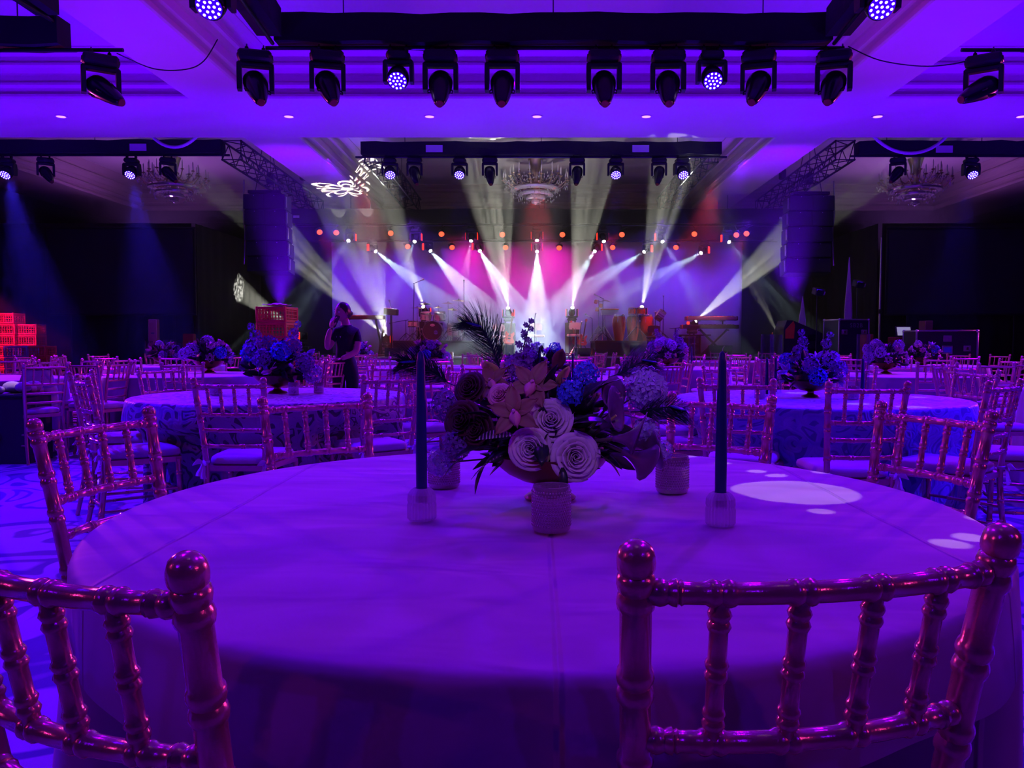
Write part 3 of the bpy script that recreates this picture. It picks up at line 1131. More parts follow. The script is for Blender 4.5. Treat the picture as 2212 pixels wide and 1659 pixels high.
for cx_, cy_, ang, lab in (
        (1.56, 3.66, R(0), 'gold chair with organza bow ties, pushed up to the blue table'),
        (1.03, 4.02, R(-22), 'gold chair at the blue table, half hidden behind the right candle'),
        (2.30, 3.82, R(38), 'gold chair with ivory seat and open legs by the right edge, facing the blue table'),
        (3.02, 4.35, R(72), 'gold chair on the right side of the blue table, second from its open-legged neighbour'),
        (3.08, 5.45, R(105), 'gold chair on the right side of the blue table at the picture edge'),
        (2.55, 6.30, R(145), 'gold chair beyond the blue table to the right of its flower bowl'),
        (1.55, 6.42, R(-168), 'gold chair beyond the blue table behind its flower bowl'),
        (0.72, 5.75, R(-118), 'gold chair on the left side of the blue table beside the main flowers'),
        (0.62, 4.80, R(-72), 'gold chair left of the blue table, close behind the main flower bowl')):
    SEATED.append(chair(cx_, cy_, ang, lab, True, 'gold chairs around the blue table'))
x, y, lab, m_, Rt = TABLES['blue']
round_table(x, y, lab, m_, 8, Rt, nth=224, folds=8, depth=0.07, swoop=1.5, seats=tucked(x, y, SEATED, Rt))

# the rows behind: (x, y, words for the table)
FAR = [
    (0.05, 8.3, 'centre table behind the main flowers'),
    (-4.05, 9.1, 'left table with pale orchid bowl'),
    (4.15, 9.1, 'right table with pale flower bowl'),
    (-1.75, 12.3, 'table before the drum kit'),
    (1.95, 11.6, 'table before the congas'),
    (-6.1, 12.8, 'table beside the red crates'),
    (6.4, 12.8, 'table by the wide road case'),
    (-3.75, 16.3, 'far table behind the person'),
    (0.1, 16.0, 'far table before the stage middle'),
    (3.9, 16.0, 'far table before the keyboards'),
    (8.4, 9.6, 'table at the far right edge'),
    (-8.3, 10.4, 'table at the far left edge'),
    (4.75, 5.9, 'table by the right picture edge'),
    (-5.9, 8.0, 'table behind the black bin'),
]
SIDES = ((18, 'front right side'), (54, 'right front side'), (90, 'right side'), (126, 'right rear side'), (162, 'rear right side'),
         (198, 'rear left side'), (234, 'left rear side'), (270, 'left side'), (306, 'left front side'), (342, 'front left side'))
rnd = random.Random(11)
for k, (tx, ty, words_) in enumerate(FAR):
    round_table(tx, ty, 'plain cloth round ' + words_, CLOTH_FAR, 20 + k, 0.915, folds=12, depth=0.05, nth=96)
    off = rnd.uniform(-12, 12)
    for deg, side in SIDES:
        a = R(deg + off + rnd.uniform(-4, 4))
        rb = 1.44 + rnd.uniform(-0.03, 0.10)
        chair(tx + rb * math.sin(a), ty - rb * math.cos(a), a + R(rnd.uniform(-9, 9)),
              'gold chair, %s of the %s' % (side, words_), False, 'gold chairs around the far tables')
# ------------------------------------------------------------------ flowers, bowls, candles
ROSE_CREAM = mat('rose_petal_cream', (0.86, 0.70, 0.72), 0.6, noise=0.12, nscale=40, sheen=0.2)
ROSE_PINK = mat('rose_petal_pink', (0.80, 0.36, 0.50), 0.6, noise=0.15, nscale=40)
DARK_RED = mat('dark_burgundy_petal', (0.075, 0.012, 0.03), 0.55, noise=0.3, nscale=40)
CALLA = mat('dark_plum_petal', (0.20, 0.055, 0.24), 0.36, noise=0.2, nscale=12)
ORCHID = mat('olive_bronze_petal', (0.34, 0.18, 0.11), 0.5, noise=0.25, nscale=30)
ORCHID_LIP = mat('orchid_lip_pink', (0.90, 0.36, 0.42), 0.45, noise=0.3, nscale=60)
BLUE_PETAL = mat('blue_petal', (0.06, 0.14, 0.75), 0.55, noise=0.2, nscale=60)
LILAC_PETAL = mat('lilac_petal', (0.52, 0.42, 0.78), 0.6, noise=0.15, nscale=60)
VIOLET_PETAL = mat('violet_petal', (0.26, 0.10, 0.42), 0.6, noise=0.2, nscale=60)
YELLOW_PETAL = mat('yellow_green_petal', (0.72, 0.68, 0.20), 0.55)
LEAF = mat('dark_green_leaf', (0.022, 0.045, 0.022), 0.30, noise=0.4, nscale=30)
LEAF_DULL = mat('dull_green_leaf', (0.035, 0.055, 0.035), 0.55, noise=0.4, nscale=30)
FEATHER = mat('peacock_feather', (0.025, 0.07, 0.06), 0.38, 0.3, noise=0.4, nscale=40)
FEATHER_EYE = mat('peacock_feather_eye', (0.02, 0.06, 0.28), 0.3, 0.4)
STEM = mat('flower_stem', (0.10, 0.11, 0.06), 0.6)
MOSS = mat('wet_floral_foam', (0.03, 0.05, 0.03), 0.9, bump=0.5)


def striped_leaf():
    m = mat('striped_croton_leaf', (0.05, 0.07, 0.05), 0.3)
    nt = m.node_tree
    b = nt.nodes['Principled BSDF']
    tc = nt.nodes.new('ShaderNodeTexCoord')
    w = nt.nodes.new('ShaderNodeTexWave')
    w.inputs['Scale'].default_value = 45
    w.inputs['Distortion'].default_value = 2.0
    nt.links.new(tc.outputs['Object'], w.inputs['Vector'])
    cr = nt.nodes.new('ShaderNodeValToRGB')
    cr.color_ramp.elements[0].position = 0.7
    cr.color_ramp.elements[0].color = (0.03, 0.05, 0.03, 1)
    cr.color_ramp.elements[1].position = 0.85
    cr.color_ramp.elements[1].color = (0.55, 0.50, 0.45, 1)
    nt.links.new(w.outputs[0], cr.inputs[0])
    nt.links.new(cr.outputs[0], b.inputs['Base Color'])
    return m


CROTON = striped_leaf()


def frame_to(direction, up=(0, 0, 1)):
    """Rotation that takes +z to direction."""
    return Vector(direction).normalized().to_track_quat('Z', 'Y').to_matrix()


def petal_rows(l, w, cup, curl, nu=6, nv=5, tip=1.0, ruffle=0.0, ph=0.0):
    """Petal growing along +z from the origin, opening toward +y: l long, w wide, cupped across, curled outward at its tip."""
    rows = []
    for i in range(nu):
        t = i / (nu - 1)
        half = w / 2 * (math.sin(PI * (0.16 + 0.80 * t ** 0.9)) if tip >= 1 else math.sin(PI * (0.10 + 0.88 * t)) ** 0.9 * (1 - 0.25 * t))
        row = []
        for j in range(nv):
            s = -1 + 2 * j / (nv - 1)
            x = half * s
            y = -cup * (1 - s * s) * w * 0.5 + curl * l * t * t + ruffle * math.sin(5 * s + ph) * t
            z = l * t * (1 - 0.12 * s * s * t) - abs(curl) * l * 0.25 * t ** 3
            row.append((x, y, z))
        rows.append(row)
    return rows


ROSE_CACHE = {}


def rose_meshes(m_):
    """Shared petal meshes of one rose colour, unit size (radius about 1)."""
    key = m_.name
    if key in ROSE_CACHE:
        return ROSE_CACHE[key]
    out = []
    rn = random.Random(4)
    layers = ((3, 0.15, 0.60, 165, 0.0), (4, 0.29, 0.64, 140, 0.0), (5, 0.44, 0.62, 112, 0.03), (6, 0.61, 0.55, 96, 0.07), (6, 0.80, 0.44, 92, 0.14), (5, 0.97, 0.28, 100, 0.22))
    for q, (n, rho, h, wid, curl) in enumerate(layers):
        for k in range(n):
            a = 2 * PI * (k + rn.uniform(-0.12, 0.12)) / n + q * 0.9
            rows = []
            ru = rn.uniform(0, 6)
            for i in range(6):
                t = i / 5
                row = []
                for j in range(8):
                    s_ = -1 + 2 * j / 7
                    th = a + R(wid) / 2 * s_ * (0.75 + 0.25 * t)
                    r = rho * (0.45 + 0.55 * t ** 0.65) + curl * t ** 3 + 0.05 * s_ + 0.018 * math.sin(4 * s_ + ru) * t
                    z = h * t * (1 - 0.22 * abs(s_) ** 3.2) - curl * 0.35 * t ** 4 + 0.02 * math.sin(3 * s_ + ru) * t
                    row.append((r * math.cos(th), r * math.sin(th), z - 0.15))
                rows.append(row)
            mb = MB()
            mb.sheet(rows, 0.022)
            me_o = mb.build('petal', m_, None, True, 0)
            out.append(me_o.data)
            bpy.data.objects.remove(me_o)
    ROSE_CACHE[key] = out
    return out


def rose(c, direction, r, m_, label, group):
    """Full garden rose: every petal a part."""
    t = thing('rose', label, 'flower', c, 0, group, rot=frame_to(direction).to_euler())
    t.scale = (r * 0.92, r * 0.92, r * 0.95)
    for me in rose_meshes(m_):
        o = bpy.data.objects.new('petal', me)
        COL.objects.link(o)
        o.parent = t
    MB().tube([(0, 0, 0.1), (0.05, 0, -1.0), (0.1, 0.05, -2.4)], 0.09, 6).build('stem', STEM, t)
    return t


def calla(c, direction, l, label, roll=0.0):
    t = thing('calla_lily', label, 'flower', c, 0, 'dark calla lilies in the main bowl', rot=(frame_to(direction) @ Matrix.Rotation(roll, 3, 'Z')).to_euler())
    rows = []
    nu, nv = 10, 15
    for i in range(nu):
        tt = i / (nu - 1)
        row = []
        for j in range(nv):
            a = -PI * 1.02 + 2.04 * PI * j / (nv - 1)
            f = 0.5 + 0.5 * math.cos(a)          # 1 at the tall tip side, 0 at the overlap
            rad = l * (0.06 + 0.30 * tt ** 1.7 + (0.16 * f + 0.05) * tt ** 4)
            z = l * (0.95 * tt * (0.62 + 0.55 * f ** 1.5) - 0.14 * tt ** 5 * (1 - f))
            tipp = 1 - 0.35 * max(0.0, f - 0.75) * 4 * tt ** 2 * 0.6
            row.append((rad * math.sin(a) * tipp, rad * math.cos(a) + 0.10 * l * f * tt ** 3, z))
        rows.append(row)
    MB().sheet(rows, 0.0016).build('spathe', CALLA, t, True, 0)
    MB().tube([(0, 0, 0.1 * l), (0, 0, 0.62 * l)], [0.05 * l, 0.03 * l], 8).build('spadix', YELLOW_PETAL, t)
    MB().tube([(0, 0, 0.02 * l), (0, -0.03 * l, -0.5 * l), (0, -0.02 * l, -1.0 * l)], 0.05 * l, 8).build('stem', STEM, t)
    return t


def orchid(c, direction, r, label, roll=0.0):
    t = thing('cymbidium_orchid', label, 'flower', c, 0, 'orchids in the main bowl', rot=(frame_to(direction) @ Matrix.Rotation(roll, 3, 'Z')).to_euler())
    for a, l, w in ((90, 1.15, 0.62), (25, 1.0, 0.58), (155, 1.05, 0.58), (-40, 1.0, 0.60), (-140, 1.08, 0.60)):
        rows = petal_rows(r * l, r * w, -0.35, 0.25, 7, 5, tip=0.5)
        # petal grows along +z; lay it out in the plane of the flower
        m4 = Matrix.Rotation(R(a - 90), 4, 'Z') @ Matrix.Rotation(-R(72), 4, 'X')
        MB().sheet(rows, 0.0012, m4).build('petal', ORCHID, t, True, 0)
    rows = petal_rows(r * 0.5, r * 0.42, 0.9, 0.75, 7, 7, ruffle=0.003)
    MB().sheet(rows, 0.0012, Matrix.Rotation(PI, 4, 'Z') @ Matrix.Rotation(-R(40), 4, 'X')).build('lip', ORCHID_LIP, t, True, 0)
    MB().tube([(0, 0, 0), (0, r * 0.05, r * 0.22), (0, r * -0.02, r * 0.36)], [r * 0.06, r * 0.07, r * 0.04], 8).build('column', ROSE_PINK, t)
    MB().tube([(0, 0, 0), (0, -0.1 * r, -0.6 * r), (0, -0.1 * r, -1.6 * r)], r * 0.05, 6).build('stem', STEM, t)
    return t


def floret_cluster(mb, c, r, n, fr, rn, flat=1.0, petals=4):
    """Ball of small four-petalled florets."""
    for i in range(n):
        zc = 1 - 2 * (i + 0.5) / n
        a = i * 2.399963
        rr = math.sqrt(max(0, 1 - zc * zc))
        d = Vector((rr * math.cos(a), rr * math.sin(a), zc * flat))
        p = Vector(c) + d * r * rn.uniform(0.82, 1.08)
        f = frame_to(d + Vector((rn.uniform(-.3, .3), rn.uniform(-.3, .3), rn.uniform(-.3, .3)))) @ Matrix.Rotation(rn.uniform(0, 3), 3, 'Z')
        m4 = Matrix.Translation(p) @ f.to_4x4()
        vs, fs = [(0, 0, 0)], []
        for k in range(petals):
            b = 2 * PI * k / petals
            o = len(vs)
            w = 0.62
            vs += [(fr * 0.62 * math.cos(b - w), fr * 0.62 * math.sin(b - w), fr * 0.22), (fr * math.cos(b), fr * math.sin(b), fr * 0.30), (fr * 0.62 * math.cos(b + w), fr * 0.62 * math.sin(b + w), fr * 0.22)]
            fs += [(0, o, o + 1), (0, o + 1, o + 2)]
        mb.add(vs, fs, m4)
    return mb


def leaf_into(mb, c, direction, l, w, roll=0.0, bend=0.25):
    """Pointed leaf from c along direction."""
    rows = []
    for i in range(6):
        t = i / 5
        half = w / 2 * math.sin(PI * min(1, 0.06 + 0.94 * t)) ** 0.8 * (1 - 0.15 * t)
        if i == 5:
            half = 0.0006
        y = -bend * l * t * t
        rows.append([(-half, y + 0.12 * half, l * t), (0, y, l * t), (half, y + 0.12 * half, l * t)])
    m4 = Matrix.Translation(Vector(c)) @ (frame_to(direction) @ Matrix.Rotation(roll, 3, 'Z')).to_4x4()
    mb.sheet(rows, 0.0006, m4)


def feather(base, tip, sag, label, w=0.06, side=(0, 0, 1), eye=True):
    """Peacock feather: shaft, two rows of fine barbs and the eye at its tip."""
    base, tip = Vector(base), Vector(tip)
    t = thing('peacock_feather', label, 'feather', base, 0, 'peacock feathers in the main bowl')
    pts = []
    N = 14
    d = tip - base
    sagv = Vector(side) * sag
    for i in range(N + 1):
        s = i / N
        pts.append(d * s + sagv * math.sin(PI * s * 0.9) * s)
    MB().tube(pts, [0.0016 * (1 - 0.7 * i / N) for i in range(N + 1)], 5).build('shaft', FEATHER, t)
    rn = random.Random(int(abs(base.x) * 1000))
    mb = MB()
    view = Vector((0, -1, 0.25))
    for i in range(170):
        s = 0.16 + 0.84 * i / 169
        k = min(int(s * N), N - 1)
        p = pts[k].lerp(pts[k + 1], s * N - k)
        tan = (pts[k + 1] - pts[k]).normalized()
        lat = tan.cross(view).normalized()
        for sg in (-1, 1):
            L = w * (0.55 + 0.45 * math.sin(PI * min(1, s * 1.05))) * rn.uniform(0.75, 1.2) * (1.0 if s < 0.93 else 0.6)
            out = (tan * rn.uniform(0.75, 1.15) + lat * sg * rn.uniform(0.55, 0.9) + view * rn.uniform(-0.15, 0.15)).normalized()
            q1 = p + out * L * 0.5
            q2 = p + out * L + tan * L * 0.25 - Vector((0, 0, 0.12 * L))
            wv = tan.cross(out).normalized() * 0.0005 + tan * 0.0008
            mb.add([p - wv, p + wv, q1 + wv * 0.8, q1 - wv * 0.8, q2], [(0, 1, 2, 3), (3, 2, 4)])
    o = mb.build('barbs', FEATHER, t, True, 0)
    o['kind'] = 'stuff'
    if eye:
        tan = (pts[-1] - pts[-3]).normalized()
        m4 = Matrix.Translation(pts[-3]) @ tan.to_track_quat('Y', 'Z').to_matrix().to_4x4()
        MB().ball((0, 0, 0), 1, 12, 8, (0.014, 0.020, 0.003), ).build('eye', FEATHER_EYE, t).matrix_local = m4
    return t


def bowl(x, y, z, label, r=0.14, s=1.0, group='footed bronze flower bowls'):
    t = thing('footed_bowl', label, 'bowl', (x, y, z), 0, group)
    h = 0.105
    outer = [(0.020, 0.034), (0.034, 0.036), (0.066, 0.044), (0.098, 0.060), (0.122, 0.080), (r, h)]
    inner = [(r - 0.006, h), (0.115, 0.082), (0.09, 0.064), (0.05, 0.05), (0, 0.046)]
    MB().lathe([(a * s, b * s) for a, b in outer + inner], seg=40).build('basin', BRONZE, t)
    MB().lathe([(a * s, b * s) for a, b in ((0, 0), (0.058, 0.0), (0.060, 0.004), (0.052, 0.010), (0.030, 0.016), (0.020, 0.024), (0.022, 0.034), (0.012, 0.037), (0, 0.037))], seg=32).build('foot', BRONZE, t)
    return t


# ---- the main centrepiece, flower by flower
BX, BY, BZ = 0.030, 1.78, 0.7535
bowl(BX, BY, BZ, 'wide bronze footed bowl in the middle of the front table')
foam = MB()
foam.ball((BX, BY, BZ + 0.105), 0.118, 20, 10, (1, 1, 0.62))
tag(foam.build('floral_foam', MOSS), 'dark wet block of floral foam hidden among stems in the main bowl', 'foam')


def P(px, py, Y):
    return at(px, py, Y)


HEART = Vector((BX, BY + 0.02, BZ + 0.10))
for px, py, Y, r, m_, lab in (
        (1143, 969, 1.645, 0.044, ROSE_CREAM, 'cream rose low at the front of the main flowers, left of its twin'),
        (1247, 988, 1.635, 0.050, ROSE_CREAM, 'largest cream rose, hanging low over the rim of the main bowl'),
        (1190, 902, 1.665, 0.045, ROSE_CREAM, 'cream rose in the middle of the main flowers above the two low ones'),
        (1076, 849, 1.70, 0.026, ROSE_PINK, 'small pink rose above the bronze orchid'),
        (1160, 822, 1.75, 0.026, ROSE_PINK, 'pink rose bud half hidden behind the upper orchid petals'),
        (1008, 832, 1.72, 0.036, DARK_RED, 'dark burgundy rose at the upper left of the main flowers'),
        (990, 905, 1.68, 0.043, DARK_RED, 'nearly black rose at the left flank of the main flowers'),
        (1022, 928, 1.665, 0.040, DARK_RED, 'nearly black rose tucked below its neighbour at the left flank'),
        (1090, 790, 1.85, 0.030, ROSE_PINK, 'pink rose at the back beside the tall feather')):
    c = P(px, py, Y)
    d = (c - HEART).normalized() * 0.75 + Vector((0, -0.75, 0.05))
    rose(c - d.normalized() * r * 0.45, d, r, m_, lab, 'roses in the main bowl')
for px, py, Y, r, roll, lab in (
        (1112, 893, 1.64, 0.062, R(10), 'bronze orchid with pink lip, front left of the middle cream rose'),
        (1150, 832, 1.70, 0.064, R(-25), 'bronze orchid standing high behind the middle cream rose'),
        (1062, 826, 1.78, 0.052, R(30), 'olive orchid at the upper left behind the pink rose')):
    c = P(px, py, Y)
    d = (c - HEART).normalized() * 0.5 + Vector((0, -0.8, 0.15))
    orchid(c, d, r, lab, roll)
for px, py, Y, dx, dz, l, roll, lab in (
        (1298, 925, 1.68, 0.55, 0.55, 0.080, 0.3, 'tall dark plum calla lily at the right of the main flowers'),
        (1306, 885, 1.74, 0.35, 0.6, 0.062, -0.4, 'dark calla lily rising behind the tall one'),
        (1325, 948, 1.65, 0.75, 0.10, 0.085, 0.6, 'dark calla lily leaning out to the right, middle of the trio'),
        (1345, 975, 1.66, 0.85, -0.35, 0.085, 1.2, 'dark calla lily hanging lowest at the right over the table'),
        (1365, 958, 1.70, 0.95, -0.1, 0.080, 2.0, 'dark calla lily farthest out to the right of the bowl')):
    c = P(px, py, Y)
    calla(c, (dx, -0.45, dz), l, lab, roll)
for px, py, Y, r, n, m_, name, lab in (
        (1232, 846, 1.68, 0.026, 46, BLUE_PETAL, 'delphinium', 'vivid blue delphinium above the middle cream rose'),
        (1266, 808, 1.74, 0.026, 46, BLUE_PETAL, 'delphinium', 'vivid blue delphinium standing higher, right of its twin'),
        (1396, 838, 1.74, 0.044, 110, LILAC_PETAL, 'hydrangea', 'pale lilac hydrangea head at the upper right of the main flowers'),
        (1396, 930, 1.70, 0.026, 50, LILAC_PETAL, 'hydrangea', 'small lilac hydrangea below the pale head at the right'),
        (1432, 972, 1.70, 0.020, 36, LILAC_PETAL, 'hydrangea', 'lilac sprig trailing over the right votive glass'),
        (948, 1000, 1.74, 0.026, 50, LILAC_PETAL, 'hydrangea', 'lilac sprig hanging in front of the left votive glass'),
        (962, 876, 1.76, 0.034, 64, VIOLET_PETAL, 'hydrangea', 'violet flower head at the left edge of the main flowers'),
        (1118, 800, 1.86, 0.036, 70, VIOLET_PETAL, 'hydrangea', 'violet flower head at the foot of the tall flower spike'),
        (985, 960, 1.70, 0.030, 56, VIOLET_PETAL, 'hydrangea', 'violet sprig low at the left of the main flowers')):
    c = P(px, py, Y)
    t = thing(name, lab, 'flower', c, 0, 'blue and lilac flower heads in the main bowl')
    rn = random.Random(px)
    o = floret_cluster(MB(), (0, 0, 0), r, n, r * 0.34 if n > 60 else r * 0.42, rn).build('florets', m_, t, False)
    o['kind'] = 'stuff'
    MB().tube([(0, 0, 0), tuple((HEART - c) * 0.5), tuple((HEART - c) * 0.9)], 0.002, 6).build('stem', STEM, t)
# tall flower spike
b0, b1 = P(1128, 800, 1.84), P(1146, 694, 1.84)
t = thing('stock_flower', 'tall dark violet flower spike that stands above all the main flowers', 'flower', b0)
d = b1 - b0
MB().tube([(0, 0, -0.04), tuple(d * 0.5 + Vector((-0.006, 0, 0))), tuple(d)], [0.0026, 0.002, 0.001], 6).build('stem', STEM, t)
rn = random.Random(5)
for i in range(11):
    s = 0.16 + 0.82 * i / 10
    p = d * s + Vector((-0.006 * math.sin(PI * s), 0, 0))
    a = i * 2.4
    out = Vector((math.cos(a), math.sin(a) * 0.8, 0.4)).normalized()
    L = 0.015 * (1 - 0.65 * s)
    mb = MB()
    mb.tube([p, p + out * L], 0.0009, 4)
    floret_cluster(mb, p + out * L * 1.2, L * 0.3 + 0.0015, 6, 0.0095 * (1 - 0.5 * s) + 0.002, rn)
    mb.build('blossom', VIOLET_PETAL, t, False)
# loose yellow green petals at the back
for px, py, Y, dr in ((1070, 808, 1.82, (-0.3, -0.4, 0.8)), (1210, 822, 1.84, (0.2, -0.4, 0.9))):
    mb = MB()
    leaf_into(mb, (0, 0, 0), dr, 0.06, 0.045, 0.3, 0.2)
    o = mb.build('tulip_petal', YELLOW_PETAL, None, True, 0)
    o.location = P(px, py + 12, Y)
    tag(o, 'yellow green petal behind the %s of the main flowers' % ('pink rose' if px < 1100 else 'blue delphinium'), 'petal', 'yellow petals in the main bowl')
# feathers
feather(P(1092, 812, 1.84), P(988, 706, 1.80), 0.055, 'peacock feather sweeping up high to the left', 0.080, (0.7, 0, 0.7))
feather(P(985, 834, 1.76), P(862, 792, 1.70), 0.03, 'peacock feather reaching out flat to the left past the candle', 0.065, (0, 0, 1))
feather(P(1315, 815, 1.80), P(1418, 790, 1.80), 0.025, 'peacock feather at the upper right behind the pale hydrangea', 0.065, (0, 0, 1))
feather(P(1362, 890, 1.72), P(1482, 893, 1.66), 0.02, 'peacock feather reaching out to the right below the pale hydrangea', 0.065, (0, 0, 1))
# leaves: the big ones one by one, the filling as foliage
rn = random.Random(21)
t = thing('leaf_greens', 'dark glossy leaves filling in between the main flowers', 'leaves', HEART)
for px, py, Y, dx, dz, l, w, roll, m_ in (
        (1085, 985, 1.655, -0.9, -0.25, 0.085, 0.034, 0.4, CROTON), (1110, 940, 1.655, -0.8, 0.2, 0.085, 0.045, -0.3, CROTON), (1240, 915, 1.65, 0.8, 0.35, 0.075, 0.05, 0.2, LEAF),
        (1215, 1010, 1.64, 0.05, -0.9, 0.055, 0.022, 0.2, LEAF), (1060, 960, 1.67, -0.8, 0.0, 0.09, 0.04, 0.0, LEAF), (1050, 1000, 1.68, -0.55, -0.75, 0.07, 0.022, 0.3, LEAF), (1010, 985, 1.69, -0.9, -0.35, 0.07, 0.03, 0.3, LEAF),
        (1180, 850, 1.72, 0.1, 0.95, 0.09, 0.03, 0.5, LEAF), (1200, 800, 1.80, 0.25, 0.9, 0.07, 0.035, -0.5, ORCHID), (1285, 850, 1.72, 0.5, 0.6, 0.08, 0.04, 0.2, LEAF), (1055, 900, 1.67, -0.7, 0.3, 0.09, 0.042, 0.2, LEAF),
        (1290, 980, 1.65, 0.7, -0.3, 0.07, 0.035, -0.4, LEAF), (960, 940, 1.74, -0.9, -0.1, 0.06, 0.03, 0.2, LEAF), (1250, 870, 1.70, 0.5, 0.8, 0.08, 0.036, 0.9, LEAF), (1170, 955, 1.66, 0.0, -0.3, 0.06, 0.035, 0.0, LEAF)):
    mb = MB()
    leaf_into(mb, P(px, py, Y) - HEART, (dx, -0.5, dz), l, w, roll, 0.3)
    mb.build('leaf', m_, t, True, 0)
mb = MB()
for i in range(210):
    a, e = rn.uniform(0, 2 * PI), rn.uniform(-0.25, 1.1)
    d = Vector((math.cos(a) * math.cos(e), math.sin(a) * math.cos(e), math.sin(e)))
    p = Vector((d.x * 0.15, d.y * 0.11, 0.03 + d.z * 0.13)) * rn.uniform(0.5, 1.0)
    leaf_into(mb, p, d + Vector((rn.uniform(-.4, .4), rn.uniform(-.4, .4), rn.uniform(-.5, .3))), rn.uniform(0.04, 0.085), rn.uniform(0.016, 0.034), rn.uniform(0, 3), rn.uniform(0, 0.4))
o = mb.build('foliage', LEAF_DULL, t, True, 0)
o['kind'] = 'stuff'


# ---- the other centrepieces
def arrangement(x, y, z, label, seed, s=1.0, pale=0.4, tall=True):
    """Bowl-wide flower arrangement of the tables behind: roses, heads and foliage as parts."""
    rn = random.Random(seed)
    t = thing('flower_arrangement', label, 'flowers', (x, y, z + 0.10 * s), 0, 'flower arrangements on the other tables')
    mb = MB()
    for i in range(90):
        a, e = rn.uniform(0, 2 * PI), rn.uniform(-0.2, 1.2)
        d = Vector((math.cos(a) * math.cos(e), math.sin(a) * math.cos(e), math.sin(e)))
        p = Vector((d.x * 0.17, d.y * 0.13, 0.02 + d.z * 0.15)) * s * rn.uniform(0.4, 0.95)
        leaf_into(mb, p, d + Vector((0, 0, rn.uniform(-.5, .3))), rn.uniform(0.05, 0.10) * s, rn.uniform(0.03, 0.05) * s, rn.uniform(0, 3), 0.25)
    mb.ball((0, 0, 0.02 * s), 0.11 * s, 12, 8, (1, 0.9, 0.8))
    o = mb.build('foliage', LEAF_DULL, t, True, 0)
    o['kind'] = 'stuff'
    n = 15
    for i in range(n):
        a = i * 2.399 + rn.uniform(-.3, .3)
        e = -0.12 + 1.25 * (i / n)
        d = Vector((math.cos(a) * math.cos(e), math.sin(a) * math.cos(e), math.sin(e)))
        p = Vector((d.x * 0.20, d.y * 0.15, 0.03 + d.z * 0.17)) * s
        kind = rn.random()
        if kind < 0.45:
            m_ = ROSE_CREAM if rn.random() < pale else rn.choice((DARK_RED, CALLA, ROSE_PINK))
            mb = MB()
            f = frame_to(d).to_4x4()
            r = 0.042 * s
            for q, (rad, l, k) in enumerate(((0.12, 0.8, 3), (0.35, 0.85, 5), (0.62, 0.85, 6))):
                for w in range(k):
                    rot = Matrix.Translation(p) @ f @ Matrix.Scale(r, 4) @ Matrix.Rotation(2 * PI * w / k + q, 4, 'Z') @ Matrix.Translation((0, rad * 0.6, -0.2)) @ Matrix.Rotation(-rad * 0.7, 4, 'X')
                    mb.sheet(petal_rows(l, 0.95, -0.7, 0.15, 4, 4), 0, rot)
            mb.build('rose', m_, t, True, 0)
        elif kind < 0.85:
            o = floret_cluster(MB(), p * 1.05, 0.052 * s, 44, 0.020 * s, rn).build('flower_head', rn.choice((LILAC_PETAL, LILAC_PETAL, VIOLET_PETAL, BLUE_PETAL)) if pale > 0.3 else rn.choice((VIOLET_PETAL, BLUE_PETAL, LILAC_PETAL)), t, False)
        else:
            mb = MB()
            for w in range(5):
                leaf_into(mb, p, d + Vector((math.cos(w * 1.25), math.sin(w * 1.25) * 0.6, math.sin(w * 1.25 + 1))) * 0.9, 0.07 * s, 0.035 * s, w, 0.2)
            mb.build('lily', rn.choice((ORCHID, LILAC_PETAL, ROSE_PINK)), t, True, 0)
    if tall:
        for a in (rn.uniform(-0.6, -0.2), rn.uniform(0.2, 0.6)):
            mb = MB()
            d = Vector((math.sin(a), 0, math.cos(a)))
            mb.tube([d * 0.1 * s, d * 0.34 * s], [0.003 * s, 0.0012 * s], 5)
            floret_cluster(mb, d * 0.27 * s, 0.03 * s, 18, 0.016 * s, rn)
            floret_cluster(mb, d * 0.33 * s, 0.018 * s, 10, 0.013 * s, rn)
            mb.build('flower_spike', VIOLET_PETAL, t, False)
    return t


for x, y, lab, seed, s, pale, tall in (
        (-1.88, 5.62, 'of the damask table', 31, 1.22, 0.25, True),
        (1.84, 5.22, 'of the blue scroll-patterned table', 32, 1.02, 0.35, True),
        (0.06, 7.9, 'of the table just behind the main flowers', 33, 1.10, 0.5, False),
        (-4.05, 9.6, 'with pale orchids on the left table', 34, 1.35, 0.7, False),
        (4.17, 9.3, 'with pale blooms on the right table', 35, 1.20, 0.7, False),
        (-1.72, 12.4, 'in front of the drum riser', 36, 1.35, 0.6, False),
        (1.93, 11.5, 'in front of the congas', 37, 1.35, 0.5, True),
        (-6.2, 12.9, 'beside tall tubes near the red crates', 38, 1.2, 0.6, False),
        (6.4, 12.9, 'in front of the wide road case', 39, 1.2, 0.4, False),
        (-3.75, 16.4, 'small in the distance right of the person', 40, 1.25, 0.6, False)):
    bowl(x, y, 0.7535, 'footed bowl under the flowers ' + lab, 0.14, s)
    arrangement(x, y, 0.7535, 'flower arrangement ' + lab, seed, s, pale, tall)

# ------------------------------------------------------------------ candles and glasses
CANDLE = mat('blue_taper_wax', (0.012, 0.022, 0.15), 0.38, noise=0.1, nscale=20)
WICK = mat('candle_wick', (0.5, 0.48, 0.45), 0.9)


def taper(x, y, z, h, label, r=0.0115, group='blue taper candles'):
    t = thing('taper_candle', label, 'candle', (x, y, z), 0, group)
    MB().lathe([(0, 0), (r * 0.92, 0), (r * 0.98, 0.02), (r, h * 0.3), (r * 0.72, h * 0.93), (r * 0.5, h * 0.985), (0.0015, h), (0, h)], seg=20).build('wax', CANDLE, t)
    MB().tube([(0, 0, h - 0.002), (0.001, 0, h + 0.006), (0.004, 0, h + 0.010)], 0.0008, 5).build('wick', WICK, t)
    return t


